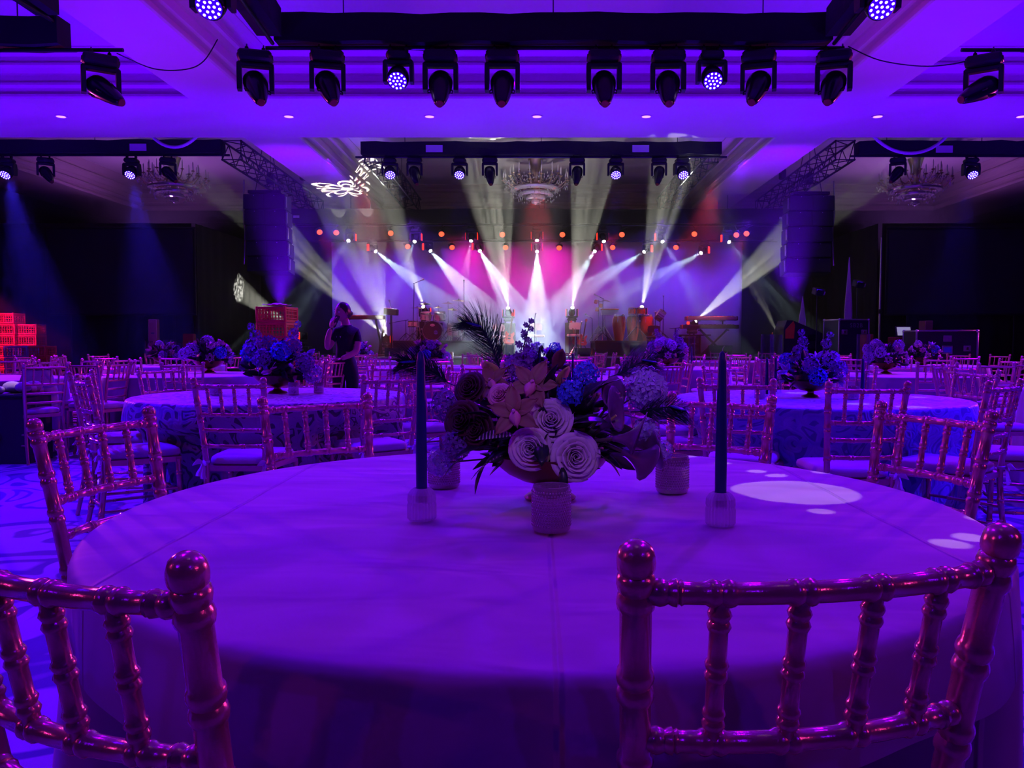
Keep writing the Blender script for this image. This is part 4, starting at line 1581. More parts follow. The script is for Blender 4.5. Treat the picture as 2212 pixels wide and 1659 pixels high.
def ribbed(n, amp):
    return lambda a, z: 1 + amp * abs(math.sin(n * a / 2))


def candle_holder(x, y, z, label):
    t = thing('glass_candle_holder', label, 'candle holder', (x, y, z), 0.1, 'ribbed glass candle holders')
    pr = [(0, 0), (0.0265, 0), (0.028, 0.004), (0.028, 0.030), (0.0262, 0.036), (0.0275, 0.040), (0.0265, 0.052), (0.021, 0.060), (0.0165, 0.064), (0.0125, 0.064), (0.0125, 0.036), (0, 0.034)]
    MB().lathe(pr, seg=96, rfun=lambda a, z: 1 + (0.065 * abs(math.sin(12 * a)) if z > 0.001 and z < 0.0635 else 0)).build('holder', GLASS, t, True, 25)
    return t


def votive(x, y, z, r, h, label, detail=True, group='hobnail votive glasses'):
    t = thing('votive_glass', label, 'glass', (x, y, z), 0, group)
    pr = [(0, 0), (r * 0.93, 0), (r, 0.004), (r, h - 0.004), (r - 0.001, h), (r - 0.004, h), (r - 0.005, 0.014), (0, 0.011)]
    MB().lathe(pr, seg=40).build('cup', VOTIVE, t)
    if detail:
        mb = MB()
        rows, n = 12, 40
        for j in range(rows):
            for i in range(n):
                a = 2 * PI * (i + 0.5 * (j % 2)) / n
                zz = 0.012 + (h - 0.022) * j / (rows - 1)
                c = Vector((r * math.cos(a), r * math.sin(a), zz))
                q = 0.0026
                e1 = Vector((-math.sin(a), math.cos(a), 0))
                nn = Vector((math.cos(a), math.sin(a), 0))
                vs = [c + nn * q * 0.9]
                for k in range(6):
                    b = k * PI / 3
                    vs.append(c + (e1 * math.cos(b) + Vector((0, 0, 1)) * math.sin(b)) * q * 0.8 + nn * q * 0.55)
                for k in range(6):
                    b = k * PI / 3
                    vs.append(c + (e1 * math.cos(b) + Vector((0, 0, 1)) * math.sin(b)) * q - nn * 0.0004)
                fs = [(0, 1 + k, 1 + (k + 1) % 6) for k in range(6)] + [(1 + k, 7 + k, 7 + (k + 1) % 6, 1 + (k + 1) % 6) for k in range(6)]
                mb.add(vs, fs)
        o = mb.build('hobnails', VOTIVE, t, True, 0)
        o['kind'] = 'stuff'
        MB().lathe([(0, 0.012), (r * 0.55, 0.012), (r * 0.55, 0.026), (r * 0.5, 0.028), (0, 0.028)], seg=20).build('tealight', CUSHION, t)
    return t


Z0 = 0.7535
candle_holder(-0.234, 1.565, Z0, 'ribbed clear glass candle holder left of the main flowers')
candle_holder(0.362, 1.520, Z0, 'ribbed clear glass candle holder right of the main flowers')
taper(-0.234, 1.565, Z0 + 0.0365, 0.305, 'tall dark blue taper candle left of the main flowers')
taper(0.362, 1.520, Z0 + 0.0365, 0.305, 'tall dark blue taper candle right of the main flowers')
votive(0.0275, 1.475, Z0, 0.0365, 0.086, 'studded votive glass in front of the main flower bowl')
votive(0.326, 1.860, Z0, 0.0385, 0.088, 'studded votive glass behind and right of the main flower bowl')
votive(-0.232, 1.925, Z0, 0.0385, 0.084, 'studded votive glass behind the left candle, half under lilac flowers')


def glass_tube(x, y, z, h, label, r=0.043, candle=0.25, group='tall glass candle tubes'):
    t = thing('glass_cylinder', label, 'glass cylinder', (x, y, z), 0, group)
    MB().lathe([(0, 0), (r, 0), (r, h), (r - 0.004, h), (r - 0.004, 0.006), (0, 0.006)], seg=28).build('tube', GLASS_THIN, t)
    if candle:
        taper(x, y, z + 0.008, candle, 'blue candle inside the ' + label, 0.013, 'blue candles in glass tubes')


# blue table: three tubes and small votives
glass_tube(1.585, 5.36, Z0, 0.42, 'tall glass tube left of the blue table flowers, front one')
glass_tube(1.72, 5.60, Z0, 0.42, 'tall glass tube left of the blue table flowers, rear one')
glass_tube(2.20, 5.25, Z0, 0.42, 'tall glass tube right of the blue table flowers')
votive(2.03, 4.98, Z0, 0.036, 0.085, 'studded votive glass on the blue table right of its bowl', False, 'small votive glasses on other tables')
votive(1.45, 5.05, Z0, 0.036, 0.085, 'studded votive glass on the blue table left of its bowl', False, 'small votive glasses on other tables')
# damask table: votives
votive(-1.70, 5.42, Z0, 0.036, 0.085, 'studded votive glass right of the damask table bowl', False, 'small votive glasses on other tables')
votive(-1.58, 5.62, Z0, 0.036, 0.075, 'second votive glass right of the damask table bowl', False, 'small votive glasses on other tables')
votive(-2.24, 5.40, Z0, 0.036, 0.085, 'votive glass left of the damask table bowl', False, 'small votive glasses on other tables')
# centre rear table: tubes
glass_tube(0.03, 7.75, Z0, 0.36, 'glass tube left of the flowers behind the main bouquet')
glass_tube(0.36, 7.8, Z0, 0.46, 'glass tube right of the flowers behind the main bouquet')
glass_tube(-0.28, 7.9, Z0, 0.36, 'glass tube farthest left behind the main bouquet')
for px, Y, h in ((323, 12.8, .40), (363, 12.6, .42), (388, 12.9, .38), (417, 12.5, .40), (439, 12.8, .40)):
    p = at(px, 780, Y)
    glass_tube(p.x, Y, Z0, h, 'glass tube %s near the red crates' % {323: 'farthest left', 363: 'second from the left', 388: 'in the middle of five', 417: 'second from the right', 439: 'farthest right of five'}[px], 0.06, 0, 'glass tubes on the left rear table')
for px, Y, h in ((1405, 11.3, .40), (1494, 11.6, .46)):
    p = at(px, 780, Y)
    glass_tube(p.x, Y, Z0, h, 'glass tube %s of the flowers in front of the congas' % ('left' if px < 1450 else 'right'), 0.05, 0.3)
# ------------------------------------------------------------------ trusses and lamps
LED_GLOW = mat('violet_led_glow', (0.8, 0.7, 1), 0.3, emit=(0.75, 0.5, 1.0), estr=5.0)
LED_FACE = mat('violet_led_face', (0.02, 0.0, 0.1), 0.2, emit=(0.05, 0.0, 1.0), estr=0.9)
RED_GLOW = mat('red_lamp_glow', (0.10, 0.01, 0.01), 0.5, emit=(1.0, 0.085, 0.03), estr=2.6)
RED_STRIP = mat('red_strip_glow', (1, 0.1, 0.05), 0.3, emit=(1.0, 0.03, 0.01), estr=2.2)
WHITE_LENS = mat('white_beam_lens', (1, 1, 1), 0.2, emit=(0.92, 1.0, 0.96), estr=30.0)
AMBER_LENS = mat('amber_lens_glass', (0.35, 0.10, 0.05), 0.08, 0.6)
DOWNLIGHT = mat('pink_downlight_glow', (1, 0.8, 0.8), 0.4, emit=(1.0, 0.42, 0.45), estr=1.3)
PAPER = mat('white_paper_sign', (0.85, 0.83, 0.88), 0.7, emit=None)
TRUSS_M = mat('black_truss_metal', (0.03, 0.03, 0.035), 0.32, 0.6)


def bar_tube(mb, a, b, r, seg=6):
    mb.tube([a, b], r, seg)


def moving_head_proto(kind):
    """Moving head lamp hanging from z = 0 downward: clamps, base box, yoke and a head aimed down and toward the stage front.
    kind: 'spot' (dark bullet-shaped head), 'wash' (round head with LED face), 'beam' (small head with lit white lens), 'floor' the same upside down."""
    o = bpy.data.objects.new('moving_head_lamp', None)
    COL.objects.link(o)
    for x in (-0.10, 0.10):
        mb = MB()
        mb.box((x, 0, -0.03), (0.045, 0.06, 0.06), ch=0.008)
        mb.tube([(x, -0.03, -0.005), (x, 0.0, 0.03), (x, 0.035, 0.0)], 0.010, 6)
        mb.build('clamp', BLACK_PAINT, o)
    w, d, h = (0.40, 0.30, 0.13) if kind == 'spot' else (0.27, 0.26, 0.10)
    MB().box((0, 0, -0.06 - h / 2), (w, d, h), ch=0.03).build('base', BLACK_TEX, o)
    for s in (-1, 1):
        hb = MB()
        hb.box((s * (w / 2 + 0.004), 0, -0.06 - h / 2), (0.02, d * 0.5, 0.05), ch=0.008)
        hb.build('handle', BLACK_PAINT, o)
    z0 = -0.06 - h
    if kind == 'spot':
        hw, arm, pz = 0.165, 0.055, z0 - 0.26
    else:
        hw, arm, pz = 0.145, 0.042, z0 - 0.19
    yk = MB()
    yk.box((0, 0, z0 - 0.03), (2 * hw + 2 * arm, 0.13, 0.06), ch=0.02)
    for s in (-1, 1):
        yk.prism([(-0.055, 0.0), (0.055, 0.0), (0.075, -0.12), (0.062, pz - z0 - 0.07), (-0.062, pz - z0 - 0.07), (-0.075, -0.12)][::-1], -arm / 2, arm / 2,
                 Matrix.Translation((s * (hw + arm / 2), 0, z0 - 0.02)) @ Matrix(((0, 0, 1, 0), (1, 0, 0, 0), (0, 1, 0, 0), (0, 0, 0, 1))))
    yk.build('yoke', BLACK_TEX, o)
    head = bpy.data.objects.new('head', None)
    COL.objects.link(head)
    head.parent = o
    head.location = (0, 0, pz)
    if kind == 'spot':
        MB().lathe([(0, -0.44), (0.030, -0.438), (0.052, -0.42), (0.066, -0.385), (0.088, -0.30), (0.115, -0.17), (0.132, -0.05), (0.136, 0.03), (0.130, 0.09), (0.112, 0.135), (0.07, 0.16), (0, 0.165)], seg=24, sx=1.12).build('shell', BLACK_GLOSS, head)
        MB().lathe([(0.0, -0.4425), (0.045, -0.4425), (0.048, -0.428), (0.0, -0.43)], seg=20).build('lens', AMBER_LENS, head)
        MB().box((0, -0.128, 0.04), (0.17, 0.03, 0.12), ch=0.012).build('display_panel', AMBER_LENS, head)
        for s in (-1, 1):
            mb = MB()
            q = [(s * 0.12, 0, -0.1), (s * 0.155, 0, -0.15), (s * 0.15, 0, -0.2), (s * 0.115, 0, -0.19)]
            mb.tube(q, 0.009, 6)
            mb.build('carry_loop', BLACK_PAINT, head)
    elif kind == 'wash':
        MB().lathe([(0.0, -0.135), (0.118, -0.135), (0.132, -0.12), (0.136, -0.05), (0.128, 0.02), (0.10, 0.085), (0.05, 0.11), (0, 0.112)], seg=24).build('shell', BLACK_GLOSS, head)
        MB().lathe([(0, -0.138), (0.116, -0.138), (0.116, -0.134), (0, -0.134)], seg=24).build('lens_plate', LED_FACE, head)
        mb = MB()
        spots = [(0, 0)] + [(0.048 * math.cos(a * PI / 3), 0.048 * math.sin(a * PI / 3)) for a in range(6)] + [(0.094 * math.cos(a * PI / 6 + 0.2), 0.094 * math.sin(a * PI / 6 + 0.2)) for a in range(12)]
        for x, y in spots:
            mb.lathe([(0, -0.142), (0.011, -0.142), (0.0135, -0.138), (0, -0.138)], (x, y, 0), 8)
        q = mb.build('led_lenses', LED_GLOW, head, False)
        q['kind'] = 'stuff'
    else:
        MB().lathe([(0.0, -0.19), (0.060, -0.19), (0.072, -0.17), (0.078, -0.08), (0.105, -0.02), (0.112, 0.05), (0.095, 0.10), (0, 0.115)], seg=18).build('shell', BLACK_GLOSS, head)
        MB().lathe([(0, -0.198), (0.054, -0.198), (0.056, -0.188), (0, -0.188)], seg=16).build('lens', WHITE_LENS, head)
    return o


PROTO = {}


def moving_head(kind, top, aim, label, group, scale=1.0, flip=False, strips=False):
    """Hangs (or with flip stands) a lamp with its clamp at top; aim is the point its head is turned to."""
    if kind not in PROTO:
        PROTO[kind] = moving_head_proto(kind)
        o = PROTO[kind]
    else:
        o = copy_tree(PROTO[kind])
    top = Vector(top)
    o.location = top
    o.scale = (scale,) * 3
    head = [c for c in o.children if c.name.startswith('head')][0]
    pivot = top + Vector((0, 0, head.location.z * scale * (-1 if flip else 1)))
    d = (Vector(aim) - pivot).normalized()
    # pan the yoke so that the tilt axis is square to the aim, then tilt the head
    hx, hy = d.x, d.y
    if flip:
        hx, hy = d.x, d.y
    pan = math.atan2(hx, -hy) if math.hypot(hx, hy) > 1e-4 else 0.0
    if kind == 'spot' and not flip:
        # their yokes face the hall and the heads lean inside them
        pan *= 0.5
    o.rotation_euler = (PI, 0, pan + PI) if flip else (0, 0, pan)
    m = o.rotation_euler.to_matrix().inverted()
    dl = m @ d
    head.rotation_euler = (-dl).to_track_quat('Z', 'Y').to_euler()
    # keep the tilt about the yoke axle (x)
    if kind != 'spot':
        head.rotation_euler = (math.atan2(-dl.y, -dl.z) * -1 if False else math.atan2(dl.y, -dl.z), 0, 0)
    tag(o, label, 'stage light', group)
    if strips:
        for s in (-1, 1):
            q = MB().box((s * 0.192, -0.0, -0.33), (0.006, 0.10, 0.22), ch=0.002).build('red_strip', RED_STRIP, o)
            q['label'] = 'glowing red strip'
    return o


def cloth_bar(name, a, b, h, label, cat='truss', d=0.30):
    """Straight truss wrapped in black cloth, from a to b (centre of its underside), with a sagging hem."""
    a, b = Vector(a), Vector(b)
    t = thing(name, label, cat, a, 0, 'cloth wrapped trusses')
    u = (b - a)
    L = u.length
    u.normalize()
    n = Vector((-u.y, u.x, 0))
    rows = []
    N = max(8, int(L / 0.35))
    rn = random.Random(int(L * 10))
    ring = ((0.5, 0.0), (0.5, 0.5), (0.48, 1.0), (-0.48, 1.0), (-0.5, 0.5), (-0.5, 0.0))
    vs, fs = [], []
    for i in range(N + 1):
        s = L * i / N
        sag = 0.018 * rn.uniform(-1, 1)
        for (p, q) in ring:
            bulge = 1 + 0.03 * rn.uniform(-1, 1)
            vs.append(u * s + n * (p * d * bulge) + Vector((0, 0, q * h + (sag if q in (0.0, 1.0) else 0))))
    m = len(ring)
    for i in range(N):
        for k in range(m):
            l = (k + 1) % m
            fs.append((i * m + k, (i + 1) * m + k, (i + 1) * m + l, i * m + l))
    fs.append(tuple(range(m)))
    fs.append(tuple(N * m + k for k in range(m))[::-1])
    MB().add(vs, fs).build('cloth_wrap', TRUSS_CLOTH, t, False)
    pipe = MB()
    pipe.tube([u * -0.15 + Vector((0, 0, -0.035)), u * (L + 0.15) + Vector((0, 0, -0.035))], 0.025, 8)
    pipe.build('lamp_bar', TRUSS_M, t)
    for s in (0.12, 0.5, 0.88) if L > 5 else (0.15, 0.85):
        q = u * (L * s)
        MB().tube([q + Vector((0, 0, h * 0.9)), q + Vector((0, 0, (ZB if 14.2 < (a + q).y < 16.85 or 26 < (a + q).y else ZC) - a.z + 0.01))], 0.008, 5).build('suspension_cable', TRUSS_M, t)
    return t


def lattice_truss(a, b, size, label, group, seg=None):
    """Open box truss: four chords and its zigzag braces, each a part."""
    a, b = Vector(a), Vector(b)
    t = thing('lattice_truss', label, 'truss', a, 0, group)
    u = b - a
    L = u.length
    u.normalize()
    n = Vector((-u.y, u.x, 0)).normalized() if abs(u.z) < 0.9 else Vector((1, 0, 0))
    w = u.cross(n)
    h = size / 2
    cor = [n * h + w * h, n * -h + w * h, n * -h - w * h, n * h - w * h]
    for c in cor:
        MB().tube([c, c + u * L], 0.025, 8).build('chord', TRUSS_M, t)
    N = seg or max(3, int(L / size / 0.9))
    step = L / N
    for f in range(4):
        c1, c2 = cor[f], cor[(f + 1) % 4]
        for i in range(N):
            p, q = (c1, c2) if i % 2 == 0 else (c2, c1)
            MB().tube([p + u * step * i, q + u * step * (i + 1)], 0.012, 5).build('brace', TRUSS_M, t)
    for i in range(0, N + 1, max(1, N // 2)):
        for f in range(4):
            MB().tube([cor[f] + u * step * i, cor[(f + 1) % 4] + u * step * i], 0.012, 5).build('brace', TRUSS_M, t)
    return t


def hoist(p, top, label):
    """Chain motor between a truss and the ceiling."""
    p = Vector(p)
    t = thing('chain_hoist', label, 'hoist', p, 0, 'chain hoists on the trusses')
    MB().box((0, 0, 0.22), (0.16, 0.20, 0.28), ch=0.03).build('motor_body', BLACK_TEX, t)
    MB().tube([(0, 0, 0.0), (0, 0, 0.1)], 0.015, 6).build('hook', CHROME, t)
    MB().tube([(0, 0, 0.35), (0, 0, top - p.z)], 0.008, 5).build('chain', TRUSS_M, t)
    return t


# front truss ring over the room (10 m away)
pz = at(1160, 103, 10.0).z
xl, xr = at(600, 100, 10.0).x, at(1790, 100, 10.0).x
cloth_bar('draped_truss', (xl, 10.0, pz + 0.03), (xr, 10.0, pz + 0.03), 0.34, 'wide black cloth wrapped truss across the top with a row of dark moving heads')
cloth_bar('draped_truss', (xl - 0.02, 9.75, pz + 0.05), (xl + 0.25, 5.6, pz + 0.05), 0.34, 'black truss arm running toward the viewer at the upper left')
cloth_bar('draped_truss', (xr + 0.02, 9.75, pz + 0.05), (xr - 0.25, 5.6, pz + 0.05), 0.34, 'black truss arm running toward the viewer at the upper right')
cloth_bar('draped_truss', (-9.8, 10.0, pz + 0.0), (-5.95, 10.0, pz + 0.0), 0.34, 'black cloth wrapped truss cut off by the upper left corner')
cloth_bar('draped_truss', (-6.0, 9.75, pz + 0.3), (-6.15, 7.2, pz + 0.3), 0.30, 'short black truss arm in the upper left corner')
cloth_bar('draped_truss', (6.25, 10.0, pz + 0.0), (9.8, 10.0, pz + 0.0), 0.34, 'black cloth wrapped truss cut off by the upper right corner')
GRP = 'dark moving heads on the front truss'
names = ('first', 'second', 'third', 'fourth', 'fifth', 'sixth', 'seventh', 'eighth')
for i, (px, ax, az) in enumerate(((550, 0.55, 0.0), (706, 0.50, 0.0), (951, 0.06, 0.0), (1085, 0.0, 0.0), (1305, -0.02, 0.0), (1444, -0.1, 0.0), (1640, -0.55, 0.0), (1803, -0.6, 0.0))):
    p = at(px, 108, 9.95)
    moving_head('spot', (p.x, 9.97, pz - 0.01), (p.x + ax * 0.8, 9.97 - 0.75, pz - 0.45 - 0.9), 'dark moving head, %s of eight from the left on the front truss' % names[i], GRP)
p = at(215, 120, 9.95)
moving_head('spot', (p.x, 9.97, pz - 0.06), (p.x + 1.0, 9.5, pz - 1.2), 'dark moving head hanging alone at the upper left, pointing right', GRP)
p = at(2128, 120, 9.95)
moving_head('spot', (p.x, 9.97, pz - 0.06), (p.x - 1.1, 9.5, pz - 1.1), 'dark moving head hanging alone at the upper right, pointing left', GRP)
for p_, y_, z_ in ((215, 10, 120), (2128, 10, 120)):
    q = at(p_, z_, 9.97)
    o = MB().tube([(-0.75, 0, 0), (0.75, 0, 0)], 0.025, 8).build('lamp_pipe', TRUSS_M)
    o.location = (q.x - (0.45 if p_ < 1000 else -0.45), 9.97, pz - 0.04)
    tag(o, 'short black pipe that carries the lone lamp at the upper %s' % ('left' if p_ < 1000 else 'right'), 'pipe', 'lamp pipes')
GW = 'violet LED wash heads'
for px, lab in ((860, 'left'), (1538, 'right')):
    p = at(px, 112, 9.95)
    moving_head('wash', (p.x, 9.97, pz - 0.01), (p.x + 0.02, 9.97 - 1.4, pz - 1.7), 'violet LED wash head on the %s half of the front truss' % lab, GW)
for px, lab in ((460, 'left'), (1896, 'right')):
    p = at(px, 3, 7.2)
    moving_head('wash', (p.x, 7.2, p.z + 0.36), (p.x, 5.6, p.z - 1.7), 'large violet LED wash head cut off by the top edge at the %s' % lab, GW)
# pale tubes added in place of bright rings of light below the beam
ARC_PALE = mat('pale_arc', (0.75, 0.68, 0.75), 0.45)
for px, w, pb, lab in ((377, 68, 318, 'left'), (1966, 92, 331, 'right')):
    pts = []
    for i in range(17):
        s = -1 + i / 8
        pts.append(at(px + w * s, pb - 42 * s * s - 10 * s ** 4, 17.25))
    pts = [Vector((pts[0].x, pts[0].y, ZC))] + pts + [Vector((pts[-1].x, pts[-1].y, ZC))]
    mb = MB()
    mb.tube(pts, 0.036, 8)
    tag(mb.build('arc_stand_in', ARC_PALE), 'stand-in for ring light, pale round hose sagging below the beam over the %s truss' % lab, 'arc', 'light arc stand-ins')
# power cable loops
for pts, lab in ((((252, 115, 10), (330, 148, 10.3), (400, 150, 10.6), (440, 132, 10.8), (470, 85, 10.9)), 'left'), (((1832, 100, 10), (1900, 130, 10), (1990, 143, 10), (2060, 138, 10), (2110, 125, 10)), 'right')):
    mb = MB()
    q = [at(*p) for p in pts]
    fine = []
    for i in range(len(q) - 1):
        p0, p1, p2, p3 = q[max(i - 1, 0)], q[i], q[i + 1], q[min(i + 2, len(q) - 1)]
        for k in range(6):
            t = k / 6
            fine.append(0.5 * (2 * p1 + (p2 - p0) * t + (2 * p0 - 5 * p1 + 4 * p2 - p3) * t * t + (3 * p1 - p0 - 3 * p2 + p3) * t ** 3))
    mb.tube(fine + [q[-1]], 0.008, 6)
    tag(mb.build('power_cable', BLACK_PAINT), 'thin black cable sagging between trusses at the upper %s' % lab, 'cable', 'sagging cables')

# second truss line (18 m)
Y2 = 18.0
z2 = at(1160, 336, Y2).z
x1, x2 = at(782, 330, Y2).x, at(1556, 330, Y2).x
cloth_bar('draped_truss', (x1, Y2, z2), (x2, Y2, z2), 0.28, 'black cloth wrapped truss in front of the central chandelier')
cloth_bar('draped_truss', (-13.0, Y2, at(200, 332, Y2).z), (at(482, 330, Y2).x, Y2, at(200, 332, Y2).z), 0.28, 'black cloth wrapped truss in front of the left chandelier')
cloth_bar('draped_truss', (at(1850, 330, Y2).x, Y2, at(1900, 334, Y2).z), (13.0, Y2, at(1900, 334, Y2).z), 0.28, 'black cloth wrapped truss in front of the right chandelier')
for px, lab in ((842, 'leftmost on the truss before the central chandelier'), (993, 'just left of the central chandelier'), (1330, 'just right of the central chandelier'), (1473, 'rightmost on the truss before the central chandelier'),
                (15, 'at the left picture edge'), (284, 'left of the left chandelier'), (2098, 'right of the right chandelier')):
    p = at(px, 340, Y2)
    moving_head('wash', (p.x, Y2, z2 - 0.01), (p.x + (0.3 if px in (842, 1473) else 0), Y2 - 1.2, z2 - 1.7), 'small violet LED wash head ' + lab, GW)
for px, ax, lab in ((895, 0.25, 'between the two wash heads left of the central chandelier'), (1058, 0.1, 'touching the left side of the central chandelier'), (1247, -0.1, 'touching the right side of the central chandelier'),
                    (1424, -0.2, 'between the two wash heads right of the central chandelier'), (98, 0.8, 'left of the left chandelier'), (362, 0.9, 'in front of the left chandelier'), (1940, -0.8, 'in front of the right chandelier')):
    p = at(px, 340, Y2)
    moving_head('spot', (p.x, Y2, z2 - 0.01), (p.x + ax, Y2 - 0.5, z2 - 1.3), 'distant dark moving head ' + lab, 'dark moving heads on the middle trusses', 0.82)
# paper signs on the cloth
for px, py, Y, w, lab in ((298, 318, 17.82, 0.38, 'on the truss before the left chandelier'), (938, 321, 17.82, 0.38, 'on the truss left of the central chandelier'), (1384, 321, 17.82, 0.38, 'on the truss right of the central chandelier'),
                          (2040, 322, 17.82, 0.38, 'on the truss before the right chandelier'), (980, 475, 23.3, 0.38, 'above the red stage lamps on the left'), (1336, 474, 23.3, 0.38, 'above the red stage lamps on the right'),
                          (640, 468, 23.13, 0.18, 'beside the left hanging loudspeakers'), (1690, 471, 23.13, 0.18, 'beside the right hanging loudspeakers')):
    p = at(px, py, Y)
    o = MB().box((0, 0, 0), (w, 0.006, w * 0.42), ch=0.002).build('paper_sign', PAPER, None, False)
    o.location = p
    tag(o, 'blank white paper sign ' + lab, 'sign', 'paper signs on the trusses')

# lattice trusses that lead from the middle trusses to the loudspeakers
za = at(480, 322, 17.6).z
lattice_truss((at(500, 320, 17.7).x, 17.7, za), (-6.9, 24.6, za - 0.1), 0.42, 'black open lattice truss above the left hanging loudspeakers', 'open lattice trusses', 18)
lattice_truss((at(1826, 320, 17.7).x, 17.7, za), (7.05, 24.6, za - 0.1), 0.42, 'black open lattice truss above the right hanging loudspeakers', 'open lattice trusses', 18)
lattice_truss((at(806, 345, 18.3).x, 18.3, z2 + 0.12), (-3.75, 24.0, z2 - 0.1), 0.40, 'black open lattice truss left of the central chandelier', 'open lattice trusses', 15)
lattice_truss((at(1532, 345, 18.3).x, 18.3, z2 + 0.12), (3.85, 24.0, z2 - 0.1), 0.40, 'black open lattice truss right of the central chandelier', 'open lattice trusses', 15)

# upstage rig
Y3 = 23.3
z3 = at(1160, 484, Y3).z
cloth_bar('draped_truss', (at(630, 480, Y3).x, Y3, z3), (at(1700, 480, Y3).x, Y3, z3), 0.42, 'long black cloth wrapped truss above the red stage lamps')
Y4 = 24.3
z4 = at(1160, 519, Y4).z
cloth_bar('draped_truss', (at(683, 515, Y4).x, Y4, z4), (at(1668, 515, Y4).x, Y4, z4), 0.40, 'long black cloth wrapped truss right above the white backdrop')
pos = ('farthest left', 'second from the left', 'third from the left', 'in the middle', 'third from the right', 'second from the right', 'farthest right')
for i, (px, py, Y, qx, qy, QY, cone, pw) in enumerate(BEAMS_DOWN):
    row = 'lower' if i < 7 else 'upper'
    lens = at(px, py, Y)
    aim = at(qx, qy, QY)
    d = (aim - lens).normalized()
    sc = 0.92
    piv = lens - d * 0.225 * sc          # the lens sits this far from the tilt axle
    top = piv + Vector((0, 0, 0.35 * sc))
    moving_head('beam', top, aim, 'lit moving head, %s in the %s row over the stage' % (pos[i % 7], row), 'lit moving heads over the stage', sc, False, True)


def red_par(p, aim, label):
    key = 'par'
    if key not in PROTO:
        o = bpy.data.objects.new('par_can', None)
        COL.objects.link(o)
        MB().lathe([(0, -0.10), (0.085, -0.10), (0.095, -0.09), (0.095, 0.06), (0.07, 0.11), (0, 0.12)], seg=16).build('can', BLACK_PAINT, o)
        MB().lathe([(0, -0.106), (0.084, -0.106), (0.084, -0.099), (0, -0.099)], seg=16).build('lens', RED_GLOW, o)
        mb = MB()
        mb.tube([(-0.105, 0, 0), (-0.105, 0.0, 0.13), (0, 0, 0.17), (0.105, 0, 0.13), (0.105, 0, 0)], 0.009, 5)
        mb.build('bracket', BLACK_PAINT, o)
        PROTO[key] = o
    else:
        o = copy_tree(PROTO[key])
    o.location = p
    d = Vector(aim) - Vector(p)
    o.rotation_euler = (-d).to_track_quat('Z', 'Y').to_euler()
    o.scale = (0.95,) * 3
    m = o.matrix_basis.inverted() if False else Matrix.LocRotScale(o.location, o.rotation_euler, o.scale).inverted()
    zb = z3 - 0.03 if p.y < 23.5 else z4 - 0.03
    yb = Y3 if p.y < 23.5 else Y4
    a, b = m @ (Vector(p) + Vector((0, 0.02, 0.12))), m @ Vector((p.x, yb, max(zb, p.z + 0.16)))
    MB().tube([a, b], 0.012, 5).build('hanger', BLACK_PAINT, o)
    tag(o, label, 'stage light', 'red par lamps over the stage')


PARS = ((689, 499), (725, 500), (843, 501), (953, 503), (1085, 504), (1215, 504), (1344, 504), (1501, 503), (1592, 505), (1614, 502), (880, 530), (976, 532), (1092, 532), (1208, 533), (1324, 532), (1461, 532))
PW = ('farthest left', 'second from the left', 'third from the left', 'fourth from the left', 'fifth from the left', 'fifth from the right', 'fourth from the right', 'third from the right', 'second from the right', 'farthest right',
      'farthest left', 'second from the left', 'third from the left', 'third from the right', 'second from the right', 'farthest right')
for i, (px, py) in enumerate(PARS):
    Y = 23.0 if i < 10 else 24.0
    p = at(px, py, Y)
    lean = (px - 1160) / 450
    red_par(p, p + Vector((-lean * 1.1 if abs(lean) > 0.1 else 0, -2.2, -1.3)), 'glowing red lamp, %s in the %s row over the stage' % (PW[i], 'upper' if i < 10 else 'lower'))

# ------------------------------------------------------------------ recessed lights in the big beam
for i, px in enumerate((132, 624, 928, 1160, 1396, 1896, 2206)):
    p = at(px, 260, 15.3)
    t = thing('recessed_downlight', 'small pink recessed downlight in the purple beam, %s from the left' % ('first', 'second', 'third', 'fourth, over the stage middle,', 'fifth', 'sixth', 'last')[i], 'ceiling light', (p.x, 15.3, ZB), 0, 'recessed downlights')
    MB().lathe([(0.085, -0.002), (0.115, -0.002), (0.118, -0.010), (0.10, -0.014), (0.085, -0.010)], seg=24).build('trim_ring', PLASTER, t)
    MB().lathe([(0, -0.008), (0.087, -0.008), (0.087, -0.001), (0, -0.001)], seg=20).build('lens', DOWNLIGHT, t)

# ------------------------------------------------------------------ chandeliers
CRYSTAL = mat('chandelier_crystal', (0.85, 0.82, 0.85), 0.08, 0.5, trans=0.4)
BRASS = mat('chandelier_brass', (0.50, 0.36, 0.22), 0.3, 0.9)
IVORY = mat('ivory_candle_sleeve', (0.85, 0.80, 0.74), 0.5)


